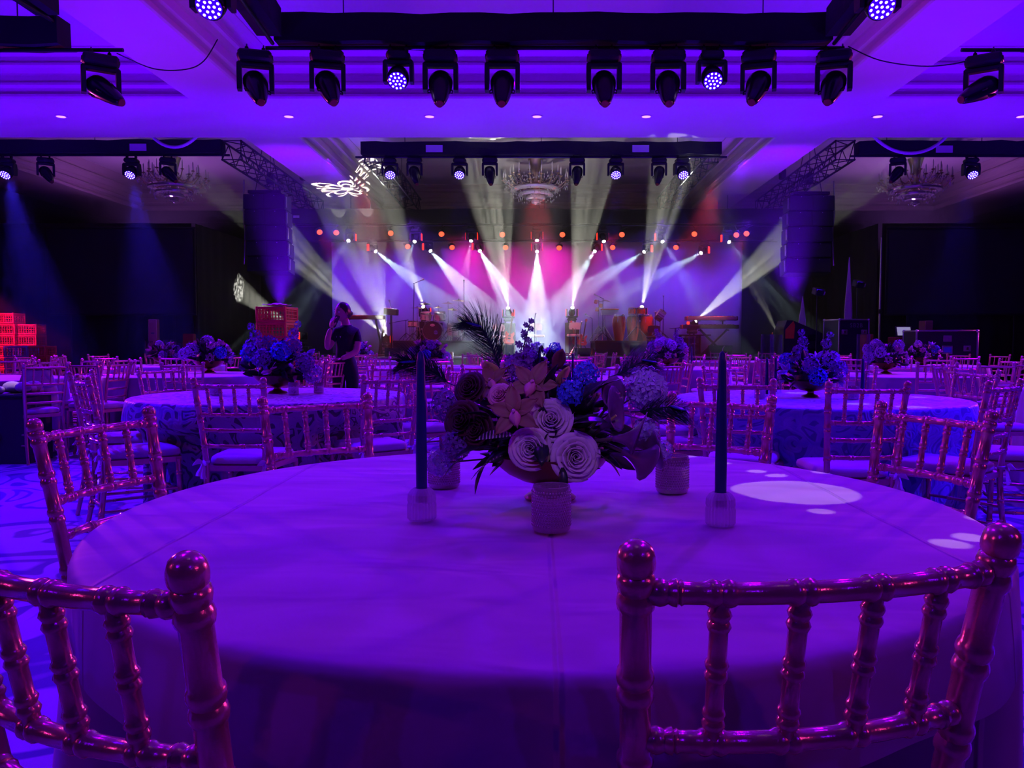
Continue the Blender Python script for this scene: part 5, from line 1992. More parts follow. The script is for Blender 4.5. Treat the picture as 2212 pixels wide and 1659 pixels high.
def chandelier(p, s, label):
    t = thing('chandelier', label, 'chandelier', p, 0, 'crystal chandeliers')
    t.scale = (s, s, s)
    MB().lathe([(0.03, 0), (0.05, 0.1), (0.10, 0.2), (0.06, 0.35), (0.12, 0.45), (0.07, 0.6), (0.16, 0.95), (0.20, 1.05), (0.05, 1.1), (0.015, 1.15), (0.015, 1.5)], seg=12).build('stem', BRASS, t)
    for rr, z, h, nm in ((0.62, 0.22, 0.10, 'crystal_ring'), (0.45, 0.10, 0.09, 'crystal_ring'), (0.26, 0.0, 0.10, 'crystal_ring'), (0.11, -0.09, 0.09, 'crystal_ring')):
        MB().lathe([(rr * 0.80, z), (rr, z + h * 0.2), (rr * 1.02, z + h * 0.6), (rr * 0.97, z + h), (rr * 0.9, z + h * 0.9), (rr * 0.8, z)], seg=36, rfun=lambda a, z: 1 + 0.025 * math.sin(18 * a)).build(nm, CRYSTAL, t)
    MB().lathe([(0, -0.14), (0.05, -0.10), (0.07, -0.06), (0, -0.05)], seg=12).build('finial', CRYSTAL, t)
    for tier, n, rr, z in ((0, 18, 0.84, 0.50), (1, 12, 0.60, 0.66)):
        for i in range(n):
            a = 2 * PI * (i + 0.5 * tier) / n
            c, sn = math.cos(a), math.sin(a)
            mb = MB()
            mb.tube([(0.10 * c, 0.10 * sn, z - 0.12), (rr * 0.45 * c, rr * 0.45 * sn, z - 0.24), (rr * 0.8 * c, rr * 0.8 * sn, z - 0.18), (rr * c, rr * sn, z - 0.03)], 0.012, 5)
            mb.lathe([(0.0, -0.03), (0.045, 0.0), (0.05, 0.012), (0.015, 0.012), (0.015, 0.03)], (rr * c, rr * sn, z), 8)
            arm = mb.build('arm', BRASS, t)
            MB().lathe([(0.014, 0.02), (0.014, 0.20), (0.004, 0.24), (0, 0.25)], (rr * c, rr * sn, z), 6).build('candle_sleeve', IVORY, arm)
    mb = MB()
    rn = random.Random(9)
    for i in range(260):
        a = rn.uniform(0, 2 * PI)
        rr, z = rn.choice(((0.84, 0.46), (0.84, 0.46), (0.62, 0.26), (0.60, 0.62), (0.45, 0.12)))
        rr *= rn.uniform(0.9, 1.06)
        zz = z - rn.uniform(0.0, 0.16)
        c = Vector((rr * math.cos(a), rr * math.sin(a), zz))
        q = 0.016
        vs = [c + Vector(v) * q for v in ((1, 0, 0), (0, 1, 0), (-1, 0, 0), (0, -1, 0), (0, 0, 1.8), (0, 0, -2.4))]
        mb.add(vs, [(0, 1, 4), (1, 2, 4), (2, 3, 4), (3, 0, 4), (1, 0, 5), (2, 1, 5), (3, 2, 5), (0, 3, 5)])
    o = mb.build('crystal_drops', CRYSTAL, t, False)
    o['kind'] = 'stuff'
    return t


Yc = 21.0
p = at(1157, 432, Yc)
chandelier(p, 1.02, 'large crystal chandelier over the middle of the stage')
p = at(376, 428, Yc)
chandelier(p, 1.02, 'dim crystal chandelier over the left side of the hall')
p = at(1976, 434, Yc)
chandelier(p, 1.06, 'dim crystal chandelier over the right side of the hall')

# ------------------------------------------------------------------ hanging loudspeakers
GRILLE = mat('speaker_grille', (0.02, 0.02, 0.03), 0.5, 0.3, bump=0.6, bscale=260)


def line_array(px0, px1, pyt, pyb, Y, side, label):
    p0, p1 = at(px0, pyt, Y), at(px1, pyb, Y)
    w = p1.x - p0.x
    H = p0.z - p1.z
    n = 5
    t = thing('line_array_loudspeaker', label, 'loudspeaker', ((p0.x + p1.x) / 2, Y, p0.z), 0, 'hanging loudspeaker arrays')
    MB().box((0, 0.30, 0.06), (w * 0.8, 0.5, 0.08), ch=0.01).build('flying_frame', BLACK_PAINT, t)
    for s in (-1, 1):
        MB().tube([(s * w * 0.3, 0.3, 0.08), (s * w * 0.08, 0.3, ZC - p0.z + 0.01)], 0.01, 5).build('steel_cable', TRUSS_M, t)
    y = 0.0
    z = 0.0
    h = H / n
    for i in range(n):
        tilt = R(1.0 + 1.6 * i)
        c = MB()
        c.box((0, 0.30, -h / 2), (w, 0.55, h * 0.965), ch=0.012)
        cab = c.build('cabinet', BLACK_TEX, t)
        cab.location = (0.012 * side * i, 0.02 * i, z)
        cab.rotation_euler = (-tilt, 0, 0)
        for s in (-1, 1):
            g = MB().box((s * w * 0.245, 0.018, -h / 2), (w * 0.45, 0.012, h * 0.86), (0, 0, s * 0.05), 0.004)
            g.build('grille', GRILLE, cab)
            for q in (-1, 1):
                MB().lathe([(0, 0), (0.014, 0), (0.010, 0.008), (0, 0.009)], (s * w * (0.245 + 0.0 * q) + q * w * 0.0, 0.008, -h * 0.12), 8, Matrix.Rotation(R(90), 3, 'X')).build('bolt', ALU, cab) if q > 0 else None
        for s in (-1, 1):
            MB().box((s * (w / 2 + 0.008), 0.12, -h / 2), (0.02, 0.08, h * 0.7), ch=0.004).build('rigging_plate', ALU, cab)
        z -= h
    mb = MB()
    sx = -side * (w / 2 + 0.05)
    mb.tube([(sx, 0.25, 0.4), (sx * 1.02, 0.2, -H * 0.2), (sx * 0.99, 0.24, -H * 0.5), (sx * 1.03, 0.2, -H * 0.9)], 0.02, 6)
    mb.build('cable_bundle', ALU, t)
    return t


line_array(524, 617, 418, 586, 20.0, 1, 'black loudspeaker array of five cabinets hanging left of the stage')
line_array(1707, 1801, 421, 589, 20.0, -1, 'black loudspeaker array of five cabinets hanging right of the stage')
hoist(at(585, 405, 20.2), ZC, 'black chain hoist above the left loudspeaker array')
hoist(at(1748, 405, 20.2), ZC, 'black chain hoist above the right loudspeaker array')
hoist(at(655, 396, 22.0), ZC, 'small chain hoist hanging behind the left lattice truss')
hoist(at(1690, 394, 22.0), ZC, 'small chain hoist hanging behind the right lattice truss')
hoist(at(868, 432, 21.5), ZC, 'chain hoist at the lattice truss left of the central chandelier')
# ------------------------------------------------------------------ stage, backdrop and drapes
WHITE_CLOTH = mat('white_backdrop_cloth', (0.62, 0.60, 0.64), 0.85, noise=0.05, nscale=3)
DECK = mat('black_stage_deck', (0.03, 0.028, 0.032), 0.55, noise=0.3, nscale=8, bump=0.1)
SKIRT = mat('black_stage_skirt', (0.02, 0.018, 0.022), 0.8, noise=0.3, nscale=5)


def drape(name, pts, z0, z1, pleat, amp, m, label, cat, group=None, thick=0.012):
    """Hanging cloth along the polyline pts, gathered into pleats."""
    pts = [Vector((x, y, 0)) for x, y in pts]
    lens = [0.0]
    for a, b in zip(pts, pts[1:]):
        lens.append(lens[-1] + (b - a).length)
    n = int(lens[-1] / pleat * 6)
    rows = []
    for z, k in ((z0, 1.0), (z0 + (z1 - z0) * 0.5, 0.85), (z1, 0.55)):
        row = []
        for i in range(n + 1):
            s = lens[-1] * i / n
            j = max(q for q in range(len(pts) - 1) if lens[q] <= s + 1e-9)
            u = (pts[j + 1] - pts[j]).normalized()
            p = pts[j] + u * (s - lens[j])
            w = math.sin(2 * PI * s / pleat + 1.3 * math.sin(s * 1.7)) + 0.35 * math.sin(s * 2.3)
            row.append(p + Vector((-u.y, u.x, 0)) * amp * k * w + Vector((0, 0, z)))
        rows.append(row)
    o = MB().sheet(rows, thick).build(name, m, None, True, 0)
    return tag(o, label, cat, group)


drape('backdrop_curtain', [(at(717, 600, 25).x, 25.0), (at(1603, 600, 25).x, 25.0)], 0.79, at(1160, 519, 25).z + 0.25, 0.62, 0.035, WHITE_CLOTH,
      'wide white backdrop curtain behind the band, lit blue and magenta', 'backdrop')
ZD = 4.32
G_ = 'black side drapes'
drape('black_drape', [(-15.1, 21.0), (-9.25, 21.0)], 0.0, ZD, 0.5, 0.03, BLACK_CLOTH, 'wide black drape facing the hall left of the stage', 'drape', G_)
drape('black_drape', [(-9.15, 21.05), (-9.0, 25.5)], 0.0, ZD, 0.5, 0.03, BLACK_CLOTH, 'black drape that turns back beside the left loudspeaker array', 'drape', G_)
drape('black_drape', [(9.25, 21.0), (15.1, 21.0)], 0.0, ZD, 0.5, 0.03, BLACK_CLOTH, 'wide black drape facing the hall right of the stage', 'drape', G_)
drape('black_drape', [(9.15, 21.05), (9.0, 25.5)], 0.0, ZD, 0.5, 0.03, BLACK_CLOTH, 'black drape that turns back beside the right loudspeaker array', 'drape', G_)
drape('black_drape', [(-8.95, 25.6), (8.95, 25.6)], 0.0, 4.9, 0.6, 0.03, BLACK_CLOTH, 'long black drape behind the white backdrop', 'drape', G_)
SCREEN = mat('dark_projection_screen', (0.022, 0.018, 0.036), 0.5)
for px0, px1, lab in ((97, 425, 'left'), (1915, 2240, 'right')):
    a, b = at(px0, 490, 20.86), at(px1, 682, 20.86)
    t = thing('projection_screen', 'large switched-off projection screen in the %s black drape' % lab, 'screen', ((a.x + b.x) / 2, 20.86, b.z), 0, 'dark projection screens')
    w, h = b.x - a.x, a.z - b.z
    MB().box((0, 0, h / 2), (w - 0.1, 0.02, h - 0.1)).build('screen_cloth', SCREEN, t, False)
    for nm, c, s in (('frame_bar', (0, 0, 0.03), (w, 0.06, 0.06)), ('frame_bar', (0, 0, h - 0.03), (w, 0.06, 0.06)), ('frame_bar', (-w / 2 + 0.03, 0, h / 2), (0.06, 0.058, h - 0.12)), ('frame_bar', (w / 2 - 0.03, 0, h / 2), (0.06, 0.058, h - 0.12))):
        MB().box(c, s, ch=0.01).build(nm, BLACK_PAINT, t)
    for s in (-1, 1):
        MB().box((s * w * 0.35, 0.0, -b.z / 2), (0.06, 0.06, b.z), ch=0.01).build('leg', BLACK_PAINT, t)

ZS = 0.77
st = thing('stage_platform', 'long low black stage platform under the band', 'stage', (0, 22.7, 0))
for i in range(9):
    MB().box((-7.55 + 1.8875 * i, 0, ZS - 0.04), (1.87, 4.9, 0.08), ch=0.008).build('deck_panel', DECK, st, False)
MB().box((0, -2.44, (ZS - 0.08) / 2), (16.9, 0.02, ZS - 0.08)).build('skirt', SKIRT, st, False)
MB().box((0, -2.455, ZS - 0.02), (16.98, 0.02, 0.035)).build('edge_strip', ALU, st, False)
for s in (-1, 1):
    MB().box((s * 8.45, 0, (ZS - 0.08) / 2), (0.02, 4.86, ZS - 0.08)).build('skirt', SKIRT, st, False)
ZR = 1.19


def riser(px0, px1, y0, y1, z, label):
    a, b = at(px0, 740, y0).x, at(px1, 740, y0).x
    t = thing('riser', label, 'platform', ((a + b) / 2, (y0 + y1) / 2, ZS), 0, 'black risers on the stage')
    h = z - ZS
    MB().box((0, 0, h - 0.03), (b - a, y1 - y0, 0.06), ch=0.008).build('top_panel', DECK, t, False)
    MB().box((0, -(y1 - y0) / 2 + 0.02, (h - 0.06) / 2), (b - a - 0.02, 0.02, h - 0.06)).build('skirt', SKIRT, t, False)
    for s in (-1, 1):
        MB().box((s * (b - a - 0.06) / 2, 0, (h - 0.06) / 2), (0.02, y1 - y0 - 0.06, h - 0.06)).build('skirt', SKIRT, t, False)
    return t


riser(848, 1062, 21.9, 24.0, ZR, 'black riser that carries the drum kit')
riser(1285, 1462, 21.9, 24.0, ZR, 'black riser that carries the congas')

# lamps standing on the stage that throw the upward beams, each on its plinth
upn = ('lowest lit lamp at the far left edge of the stage', 'lit lamp low on the floor behind the left keyboard', 'lit lamp behind the drum cymbals', 'lit lamp left of the stage middle, behind the chairs',
       'lit lamp right of the stage middle, behind the guitars', 'lit lamp behind the bongos', 'lit lamp behind the two stacked keyboards', 'lit lamp at the far right edge of the stage')
for i, (px, py, Y, qx, qy, QY, cone, pw) in enumerate(BEAMS_UP):
    lens = at(px, py, Y)
    aim = at(qx, qy, QY)
    d = (aim - lens).normalized()
    sc = 0.95
    piv = lens - d * 0.225 * sc
    base = piv - Vector((0, 0, 0.35 * sc))
    moving_head('beam', base, aim, upn[i], 'lit lamps standing on the stage', sc, True)
    top = base.z + 0.0
    zf = ZR if (i in (2, 5)) else ZS
    if top - zf > 0.06:
        t = thing('lamp_plinth', 'black plinth under the ' + upn[i], 'plinth', (base.x, Y, zf), 0, 'black lamp plinths')
        MB().box((0, 0, (top - zf) / 2), (0.42, 0.42, top - zf), ch=0.015).build('case', BLACK_TEX, t)
        MB().box((0, -0.212, (top - zf) * 0.6), (0.14, 0.012, 0.05), ch=0.004).build('recessed_handle', ALU, t)

# ------------------------------------------------------------------ instruments
def letters_mesh(name, curve, m, parent):
    """Turns a text curve into a plain mesh part."""
    o = bpy.data.objects.new(name + '_curve', curve)
    COL.objects.link(o)
    bpy.context.view_layer.update()
    dg = bpy.context.evaluated_depsgraph_get()
    me = bpy.data.meshes.new_from_object(o.evaluated_get(dg), depsgraph=dg)
    bpy.data.objects.remove(o)
    me.materials.clear()
    me.materials.append(m)
    q = bpy.data.objects.new(name, me)
    COL.objects.link(q)
    q.parent = parent
    return q


DRUM_SHELL = mat('white_pearl_drum_shell', (0.75, 0.70, 0.68), 0.25, noise=0.15, nscale=50)
DRUM_HEAD = mat('drum_head', (0.80, 0.74, 0.66), 0.6)
BASS_HEAD = mat('black_bass_drum_head', (0.03, 0.012, 0.02), 0.4)
CYMBAL = mat('bronze_cymbal', (0.75, 0.50, 0.22), 0.25, 1.0, bump=0.1, bscale=60)
EMBLEM = mat('white_emblem', (0.85, 0.85, 0.85), 0.5)


def xz(px, Y):
    return at(px, 742, Y).x


def drum(name, p, r, h, rot, label, shell=DRUM_SHELL, head=DRUM_HEAD, lugs=8, cat='drum', group='drum kit pieces'):
    t = thing(name, label, cat, p, 0, group, rot=rot)
    MB().lathe([(r * 0.985, -h / 2), (r * 0.985, h / 2)], seg=32).build('shell', shell, t)
    for s in (-1, 1):
        MB().lathe([(r * 0.97, s * h / 2 - 0.018), (r * 1.035, s * h / 2 - 0.018), (r * 1.035, s * h / 2 + 0.018), (r * 0.97, s * h / 2 + 0.018), (r * 0.97, s * h / 2 - 0.018)], seg=32).build('hoop', CHROME, t)
        MB().lathe([(0, s * h / 2 - 0.004), (r * 0.975, s * h / 2 - 0.004), (r * 0.975, s * h / 2 + 0.004), (0, s * h / 2 + 0.004)], seg=32).build('head', head, t)
    mb = MB()
    for k in range(lugs):
        a = 2 * PI * k / lugs
        c = Vector((r * 1.01 * math.cos(a), r * 1.01 * math.sin(a), 0))
        mb.box(c, (0.02, 0.02, h * 0.45), (0, 0, a), 0.004)
        mb.tube([c + Vector((0, 0, -h / 2)), c + Vector((0, 0, h / 2))], 0.004, 5)
    q = mb.build('tension_rods', CHROME, t)
    q['kind'] = 'stuff'
    return t


def tripod(mb, x, y, z, r=0.30, h=0.35):
    for k in range(3):
        a = 2 * PI * k / 3 + 0.5
        mb.tube([(x, y, z + h), (x + r * math.cos(a), y + r * math.sin(a), z + 0.01)], 0.010, 5)
        mb.tube([(x, y, z + h * 0.45), (x + r * 0.6 * math.cos(a), y + r * 0.6 * math.sin(a), z + h * 0.42)], 0.007, 5)


def cymbal_stand(px, py, Y, r, zb, label, tilt=0.15):
    p = at(px, py, Y)
    t = thing('cymbal_stand', label, 'cymbal', (p.x, Y, zb), 0, 'cymbals around the drum kit')
    h = p.z - zb
    for k in range(3):
        a = 2 * PI * k / 3 + 0.5
        MB().tube([(0, 0, 0.35), (0.30 * math.cos(a), 0.30 * math.sin(a), 0.01)], 0.011, 5).build('leg', CHROME, t)
    MB().tube([(0, 0, 0.12), (0, 0, h * 0.6), (0, 0, h)], [0.013, 0.012, 0.008], 6).build('pole', CHROME, t)
    q = MB().lathe([(0, 0.030), (0.02, 0.030), (0.04, 0.022), (r * 0.4, 0.012), (r, -0.012), (r, -0.015), (r * 0.4, 0.008), (0.04, 0.017), (0, 0.02)], seg=32).build('cymbal', CYMBAL, t)
    q.location = (0, 0, h)
    q.rotation_euler = (tilt, tilt * 0.6, 0)
    MB().lathe([(0, 0.03), (0.014, 0.03), (0.014, 0.05), (0, 0.055)], (0, 0, h), 8).build('wing_nut', BLACK_PAINT, t)


YD = 22.7
c = at(936, 712, YD)
t = drum('bass_drum', (c.x, YD, ZR + 0.285), 0.275, 0.42, (R(90), 0, R(0)), 'big bass drum with dark front head and white oval emblem', DRUM_SHELL, BASS_HEAD, 10)
# front is local +z -> with rot x=90 deg local z points to -y (toward the hall)
q = MB().lathe([(0, 0), (0.05, 0), (0.05, 0.003), (0, 0.003)], seg=24, sx=1.3, sy=0.75).build('emblem', EMBLEM, t)
q.location = (0.005, 0.165, 0.214)
fc = bpy.data.curves.new('emblem_letters', 'FONT')
fc.body = 'dw'
fc.size = 0.075
fc.align_x = 'CENTER'
fc.align_y = 'CENTER'
fc.extrude = 0.001
fo = letters_mesh('emblem_letters', fc, BASS_HEAD, t)
fo.location = (0.005, 0.168, 0.219)
q = MB().lathe([(0, 0), (0.05, 0), (0.058, 0.004), (0.05, 0.006), (0, 0.004)], seg=20).build('port_ring', CHROME, t)
q.location = (0.10, -0.05, 0.214)
for px, py, r, h, lab in ((920, 683, 0.155, 0.20, 'left rack tom above the bass drum'), (951, 683, 0.165, 0.21, 'right rack tom above the bass drum')):
    p = at(px, py, YD + 0.05)
    drum('rack_tom', p, r, h, (R(14), 0, 0), lab)
    mb = MB()
    x = p.x
for px, py, r, h, lab in ((981, 713, 0.20, 0.36, 'floor tom right of the bass drum'), (893, 700, 0.17, 0.15, 'snare drum left of the bass drum')):
    p = at(px, py, YD + 0.15)
    t = drum('floor_tom' if px > 940 else 'snare_drum', (p.x, YD + 0.2, p.z), r, h, (0, 0, 0), lab)
    for k in range(3):
        a = 2 * PI * k / 3 + 0.3
        MB().tube([(r * math.cos(a), r * math.sin(a), h * 0.2), (r * 1.12 * math.cos(a), r * 1.12 * math.sin(a), ZR - p.z)], 0.010, 6).build('leg', CHROME, t)
t = thing('tom_mount', 'chrome tube that holds the rack toms over the bass drum', 'drum mount', (c.x, YD + 0.05, ZR), 0, 'drum kit pieces')
MB().tube([(0, 0, 0.52), (0, 0, 0.75)], 0.014, 8).build('post', CHROME, t)
MB().tube([(-0.2, 0, 0.74), (0.2, 0, 0.74)], 0.012, 8).build('cross_bar', CHROME, t)
for px, py, r, lab, tl in ((901, 665, 0.20, 'dark cymbal at the far left of the drum kit', 0.05), (918, 656, 0.19, 'cymbal in front of the lit lamp at the drum kit', -0.06), (947, 664, 0.13, 'small splash cymbal over the rack toms', 0.1),
                           (968, 655, 0.20, 'wide cymbal high over the right rack tom', 0.08), (991, 649, 0.19, 'highest cymbal of the drum kit', 0.1), (1001, 690, 0.19, 'low tilted cymbal at the right of the drum kit', 0.5), (978, 668, 0.15, 'cymbal beside the microphone stand at the drum kit', 0.2)):
    cymbal_stand(px, py, YD + (0.35 if px in (918, 968) else 0.1), r, ZR, lab, tl)
t = thing('drum_throne', 'round black drum stool behind the kit', 'stool', (xz(936, YD), YD + 0.85, ZR), 0, 'drum kit pieces')
MB().lathe([(0, 0.46), (0.17, 0.46), (0.18, 0.49), (0.17, 0.54), (0, 0.55)], seg=20).build('seat', BLACK_TEX, t)
MB().tube([(0, 0, 0.1), (0, 0, 0.46)], 0.02, 8).build('post', CHROME, t)
for k in range(3):
    a = 2 * PI * k / 3
    MB().tube([(0, 0, 0.3), (0.25 * math.cos(a), 0.25 * math.sin(a), 0.01)], 0.011, 6).build('leg', CHROME, t)


def mic_stand(px, Y, ztop, zb, label, boom=None, lean=0.0):
    x = xz(px, Y)
    t = thing('microphone_stand', label, 'microphone stand', (x, Y, zb), 0, 'microphone stands on the stage')
    h = ztop - zb
    for k in range(3):
        a = 2 * PI * k / 3 + 0.4
        MB().tube([(0, 0, 0.22), (0.28 * math.cos(a), 0.28 * math.sin(a), 0.01)], 0.010, 5).build('leg', BLACK_PAINT, t)
    MB().tube([(0, 0, 0.08), (lean, 0, h)], [0.013, 0.010], 6).build('pole', BLACK_PAINT, t)
    e = Vector((lean, 0, h))
    if boom:
        e2 = e + Vector(boom)
        MB().tube([e - Vector(boom) * 0.25, e2], 0.009, 6).build('boom', BLACK_PAINT, t)
        e = e2
    d = Vector((boom if boom else (0.02, -0.05, 0.1))).normalized()
    mb = MB()
    mb.tube([e, e + d * 0.13], [0.010, 0.016], 8)
    mb.ball(e + d * 0.15, 0.026, 10, 8)
    mb.build('microphone', CHROME, t)
    return t


mic_stand(892, 22.2, at(897, 612, 22.2).z, ZR, 'tall microphone stand left of the drum kit with a level boom', (0.12, 0, 0.05), 0.05)
mic_stand(1003, 22.3, at(1003, 640, 22.3).z, ZR, 'tall microphone stand right of the drum kit', (0, 0.0, 0.3))
mic_stand(877, 22.0, at(880, 692, 22).z, ZR, 'short microphone stand with a long boom at the left of the drum riser', (-0.30, 0, -0.05))
mic_stand(1073, 21.2, at(1073, 690, 21.2).z, ZS, 'red lit microphone stand before the left guitar chair')
mic_stand(1155, 21.2, at(1155, 688, 21.2).z, ZS, 'microphone stand in the middle of the stage')
mic_stand(1254, 21.2, at(1254, 706, 21.2).z, ZS, 'microphone stand before the right guitar chair')
mic_stand(1279, 21.4, at(1281, 688, 21.4).z, ZS, 'bent microphone stand right of the red guitar', (-0.06, 0, 0.04))
mic_stand(1302, 21.9, at(1296, 645, 21.9).z, ZS + 0.0 if False else ZR, 'microphone stand at the left of the percussion riser', (-0.1, 0, 0.05))
mic_stand(1432, 22.2, at(1434, 655, 22.2).z, ZR, 'microphone stand right of the tilted drum', (0.0, 0, 0.06))
mic_stand(1415, 21.95, at(1415, 690, 21.95).z, ZR, 'microphone stand over the dark backed stool', (0.0, 0.0, 0.05))

# congas, bongos, timbale
CONGA = mat('red_orange_conga_shell', (0.75, 0.16, 0.04), 0.25, noise=0.35, nscale=6)
CONGA_B = mat('amber_conga_shell', (0.62, 0.34, 0.12), 0.25, noise=0.35, nscale=6)


def conga(px, Y, m, label):
    t = thing('conga_drum', label, 'drum', (xz(px, Y), Y, ZR), 0, 'congas')
    MB().lathe([(0.115, 0.0), (0.14, 0.12), (0.180, 0.34), (0.195, 0.48), (0.185, 0.62), (0.150, 0.735), (0.14, 0.735), (0.14, 0.70), (0.0, 0.70)], seg=28).build('shell', m, t)
    MB().lathe([(0.147, 0.69), (0.162, 0.69), (0.165, 0.74), (0.158, 0.755), (0.145, 0.75)], seg=28).build('rim', CHROME, t)
    MB().lathe([(0, 0.742), (0.146, 0.742), (0.146, 0.75), (0, 0.752)], seg=28).build('head', DRUM_HEAD, t)
    for k in range(6):
        a = 2 * PI * k / 6 + 0.2
        MB().tube([(0.160 * math.cos(a), 0.160 * math.sin(a), 0.70), (0.198 * math.cos(a), 0.198 * math.sin(a), 0.52)], 0.007, 5).build('tension_rod', CHROME, t)


conga(1337, 22.45, CONGA, 'bright red conga, left of the three')
conga(1367, 22.6, CONGA_B, 'amber conga in the middle of the three')
conga(1397, 22.5, CONGA, 'orange conga, right of the three')
for px, py, r, lab in ((1365, 672, 0.105, 'left bongo drum over the middle conga'), (1385, 672, 0.12, 'right bongo drum over the middle conga')):
    p = at(px, py, 22.35)
    t = drum('bongo_drum', p, r, 0.16, (R(8), 0, 0), lab, CONGA, DRUM_HEAD, 5, 'drum', 'bongos')
p = at(1375, 680, 22.38)
t = thing('bongo_stand', 'chrome tripod stand that carries the two bongos', 'stand', (p.x, 22.38, ZR), 0, 'percussion stands')
MB().tube([(0, 0, 0.2), (0, 0, p.z - ZR)], 0.013, 6).build('post', CHROME, t)
for k in range(3):
    a = 2 * PI * k / 3 - 0.5
    MB().tube([(0, 0, 0.42), (0.42 * math.cos(a), 0.42 * math.sin(a), 0.01)], 0.013, 6).build('leg', CHROME, t)
p = at(1426, 681, 22.3)
drum('timbale', p, 0.165, 0.17, (0, R(-55), 0), 'tilted metal drum at the right of the congas', CHROME, DRUM_HEAD, 6, 'drum', 'percussion')
t = thing('timbale_stand', 'slim stand below the tilted metal drum', 'stand', (p.x, 22.3, ZR), 0, 'percussion stands')
MB().tube([(0, 0, 0.1), (0, 0, p.z - ZR - 0.1)], 0.013, 6).build('post', CHROME, t)
for k in range(3):
    a = 2 * PI * k / 3 + 0.2
    MB().tube([(0, 0, 0.3), (0.28 * math.cos(a), 0.28 * math.sin(a), 0.01)], 0.011, 6).build('leg', CHROME, t)
# percussion pad and bells on two stands
for px, Y, lab in ((1293, 22.2, 'left'), (1306, 22.1, 'right')):
    t = thing('percussion_stand', 'red lit chrome tripod stand, the %s one beside the congas' % lab, 'stand', (xz(px, Y), Y, ZR), 0, 'percussion stands')
    top = at(px, 648 if lab == 'left' else 672, Y).z - ZR
    MB().tube([(0, 0, 0.1), (0, 0, top)], 0.014, 6).build('post', CHROME, t)
    for k in range(3):
        a = 2 * PI * k / 3 + (0.3 if lab == 'left' else 1.2)
        MB().tube([(0, 0, 0.42), (0.34 * math.cos(a), 0.34 * math.sin(a), 0.01)], 0.013, 6).build('leg', CHROME, t)
        MB().tube([(0, 0, 0.2), (0.2 * math.cos(a), 0.2 * math.sin(a), 0.2)], 0.008, 5).build('brace', CHROME, t)
    if lab == 'left':
        for z, x in ((-0.05, -0.08), (-0.16, 0.06), (-0.27, -0.05)):
            MB().box((x, -0.03, top + z), (0.09, 0.07, 0.11), (0, 0.2, 0.1), 0.012).build('cowbell', CONGA, t)
        q = MB().lathe([(0, 0.02), (0.03, 0.018), (0.15, -0.008), (0.15, -0.012), (0, 0.012)], seg=24).build('cymbal', CYMBAL, t)
        q.location = (0.22, 0, top - 0.02)
        q.rotation_euler = (0.1, 0.25, 0)
        MB().tube([(0, 0, top - 0.05), (0.22, 0, top - 0.02)], 0.008, 5).build('arm', CHROME, t)
p = at(1316, 674, 22.0)
t = thing('percussion_pad', 'wedge shaped white percussion pad with a red rim', 'percussion pad', p, 0)
MB().prism([(-0.22, -0.09), (0.08, -0.09), (0.24, 0.0), (0.24, 0.05), (-0.22, 0.05)], -0.14, 0.14, Matrix.Rotation(R(90), 4, 'X')).build('body', DRUM_SHELL, t, False)
MB().box((0.01, -0.0, 0.07), (0.50, 0.32, 0.035), ch=0.01).build('rim', CONGA, t)

# keyboards
KEY_W = mat('piano_key_ivory', (0.85, 0.85, 0.82), 0.3)
KEY_BODY = mat('silver_keyboard_body', (0.35, 0.33, 0.38), 0.4, 0.5)
KEY_DARK = mat('dark_keyboard_body', (0.03, 0.025, 0.03), 0.4)


def keyboard(px0, px1, py, Y, label, body, rz=0.0):
    a, b = at(px0, py, Y), at(px1, py, Y)
    w = b.x - a.x
    t = thing('keyboard', label, 'keyboard', ((a.x + b.x) / 2, Y, a.z), rz, 'keyboards on the stage')
    MB().box((0, 0, 0), (w, 0.34, 0.10), ch=0.012).build('body', body, t)
    MB().box((0, -0.08, 0.052), (w * 0.9, 0.02, 0.012)).build('control_strip', BLACK_GLOSS, t)
    n = 36
    mb, kb = MB(), MB()
    for i in range(n):
        mb.box((-w * 0.44 + w * 0.88 * (i + 0.5) / n, 0.09, 0.056), (w * 0.88 / n * 0.93, 0.14, 0.014))
        if i % 7 not in (2, 6):
            kb.box((-w * 0.44 + w * 0.88 * (i + 1) / n, 0.06, 0.066), (w * 0.88 / n * 0.5, 0.09, 0.012))
    q = mb.build('white_keys', KEY_W, t, False)
    q['kind'] = 'stuff'
    q = kb.build('black_keys', KEY_DARK, t, False)
    q['kind'] = 'stuff'
    for s in (-1, 1):
        MB().box((s * (w / 2 - 0.01), 0, 0.0), (0.05, 0.33, 0.11), ch=0.01).build('end_cheek', CONGA if s < 0 else BLACK_PAINT, t)
    return t


def x_stand(px0, px1, ptop, Y, zb, label):
    a, b = xz(px0, Y), xz(px1, Y)
    zt = at(px0, ptop, Y).z - zb
    t = thing('keyboard_stand', label, 'stand', ((a + b) / 2, Y, zb), 0, 'keyboard stands')
    w = (b - a) / 2
    for s in (-1, 1):
        MB().box((0, s * 0.05, zt / 2), (math.hypot(2 * w, zt), 0.03, 0.055), (0, s * math.atan2(zt, 2 * w), 0), 0.006).build('strut', BLACK_PAINT, t)
        MB().box((s * w, 0, 0.02), (0.05, 0.4, 0.035), ch=0.008).build('foot', BLACK_PAINT, t)
        MB().box((s * w, 0, zt - 0.02), (0.05, 0.34, 0.035), ch=0.008).build('arm', BLACK_PAINT, t)
    return t


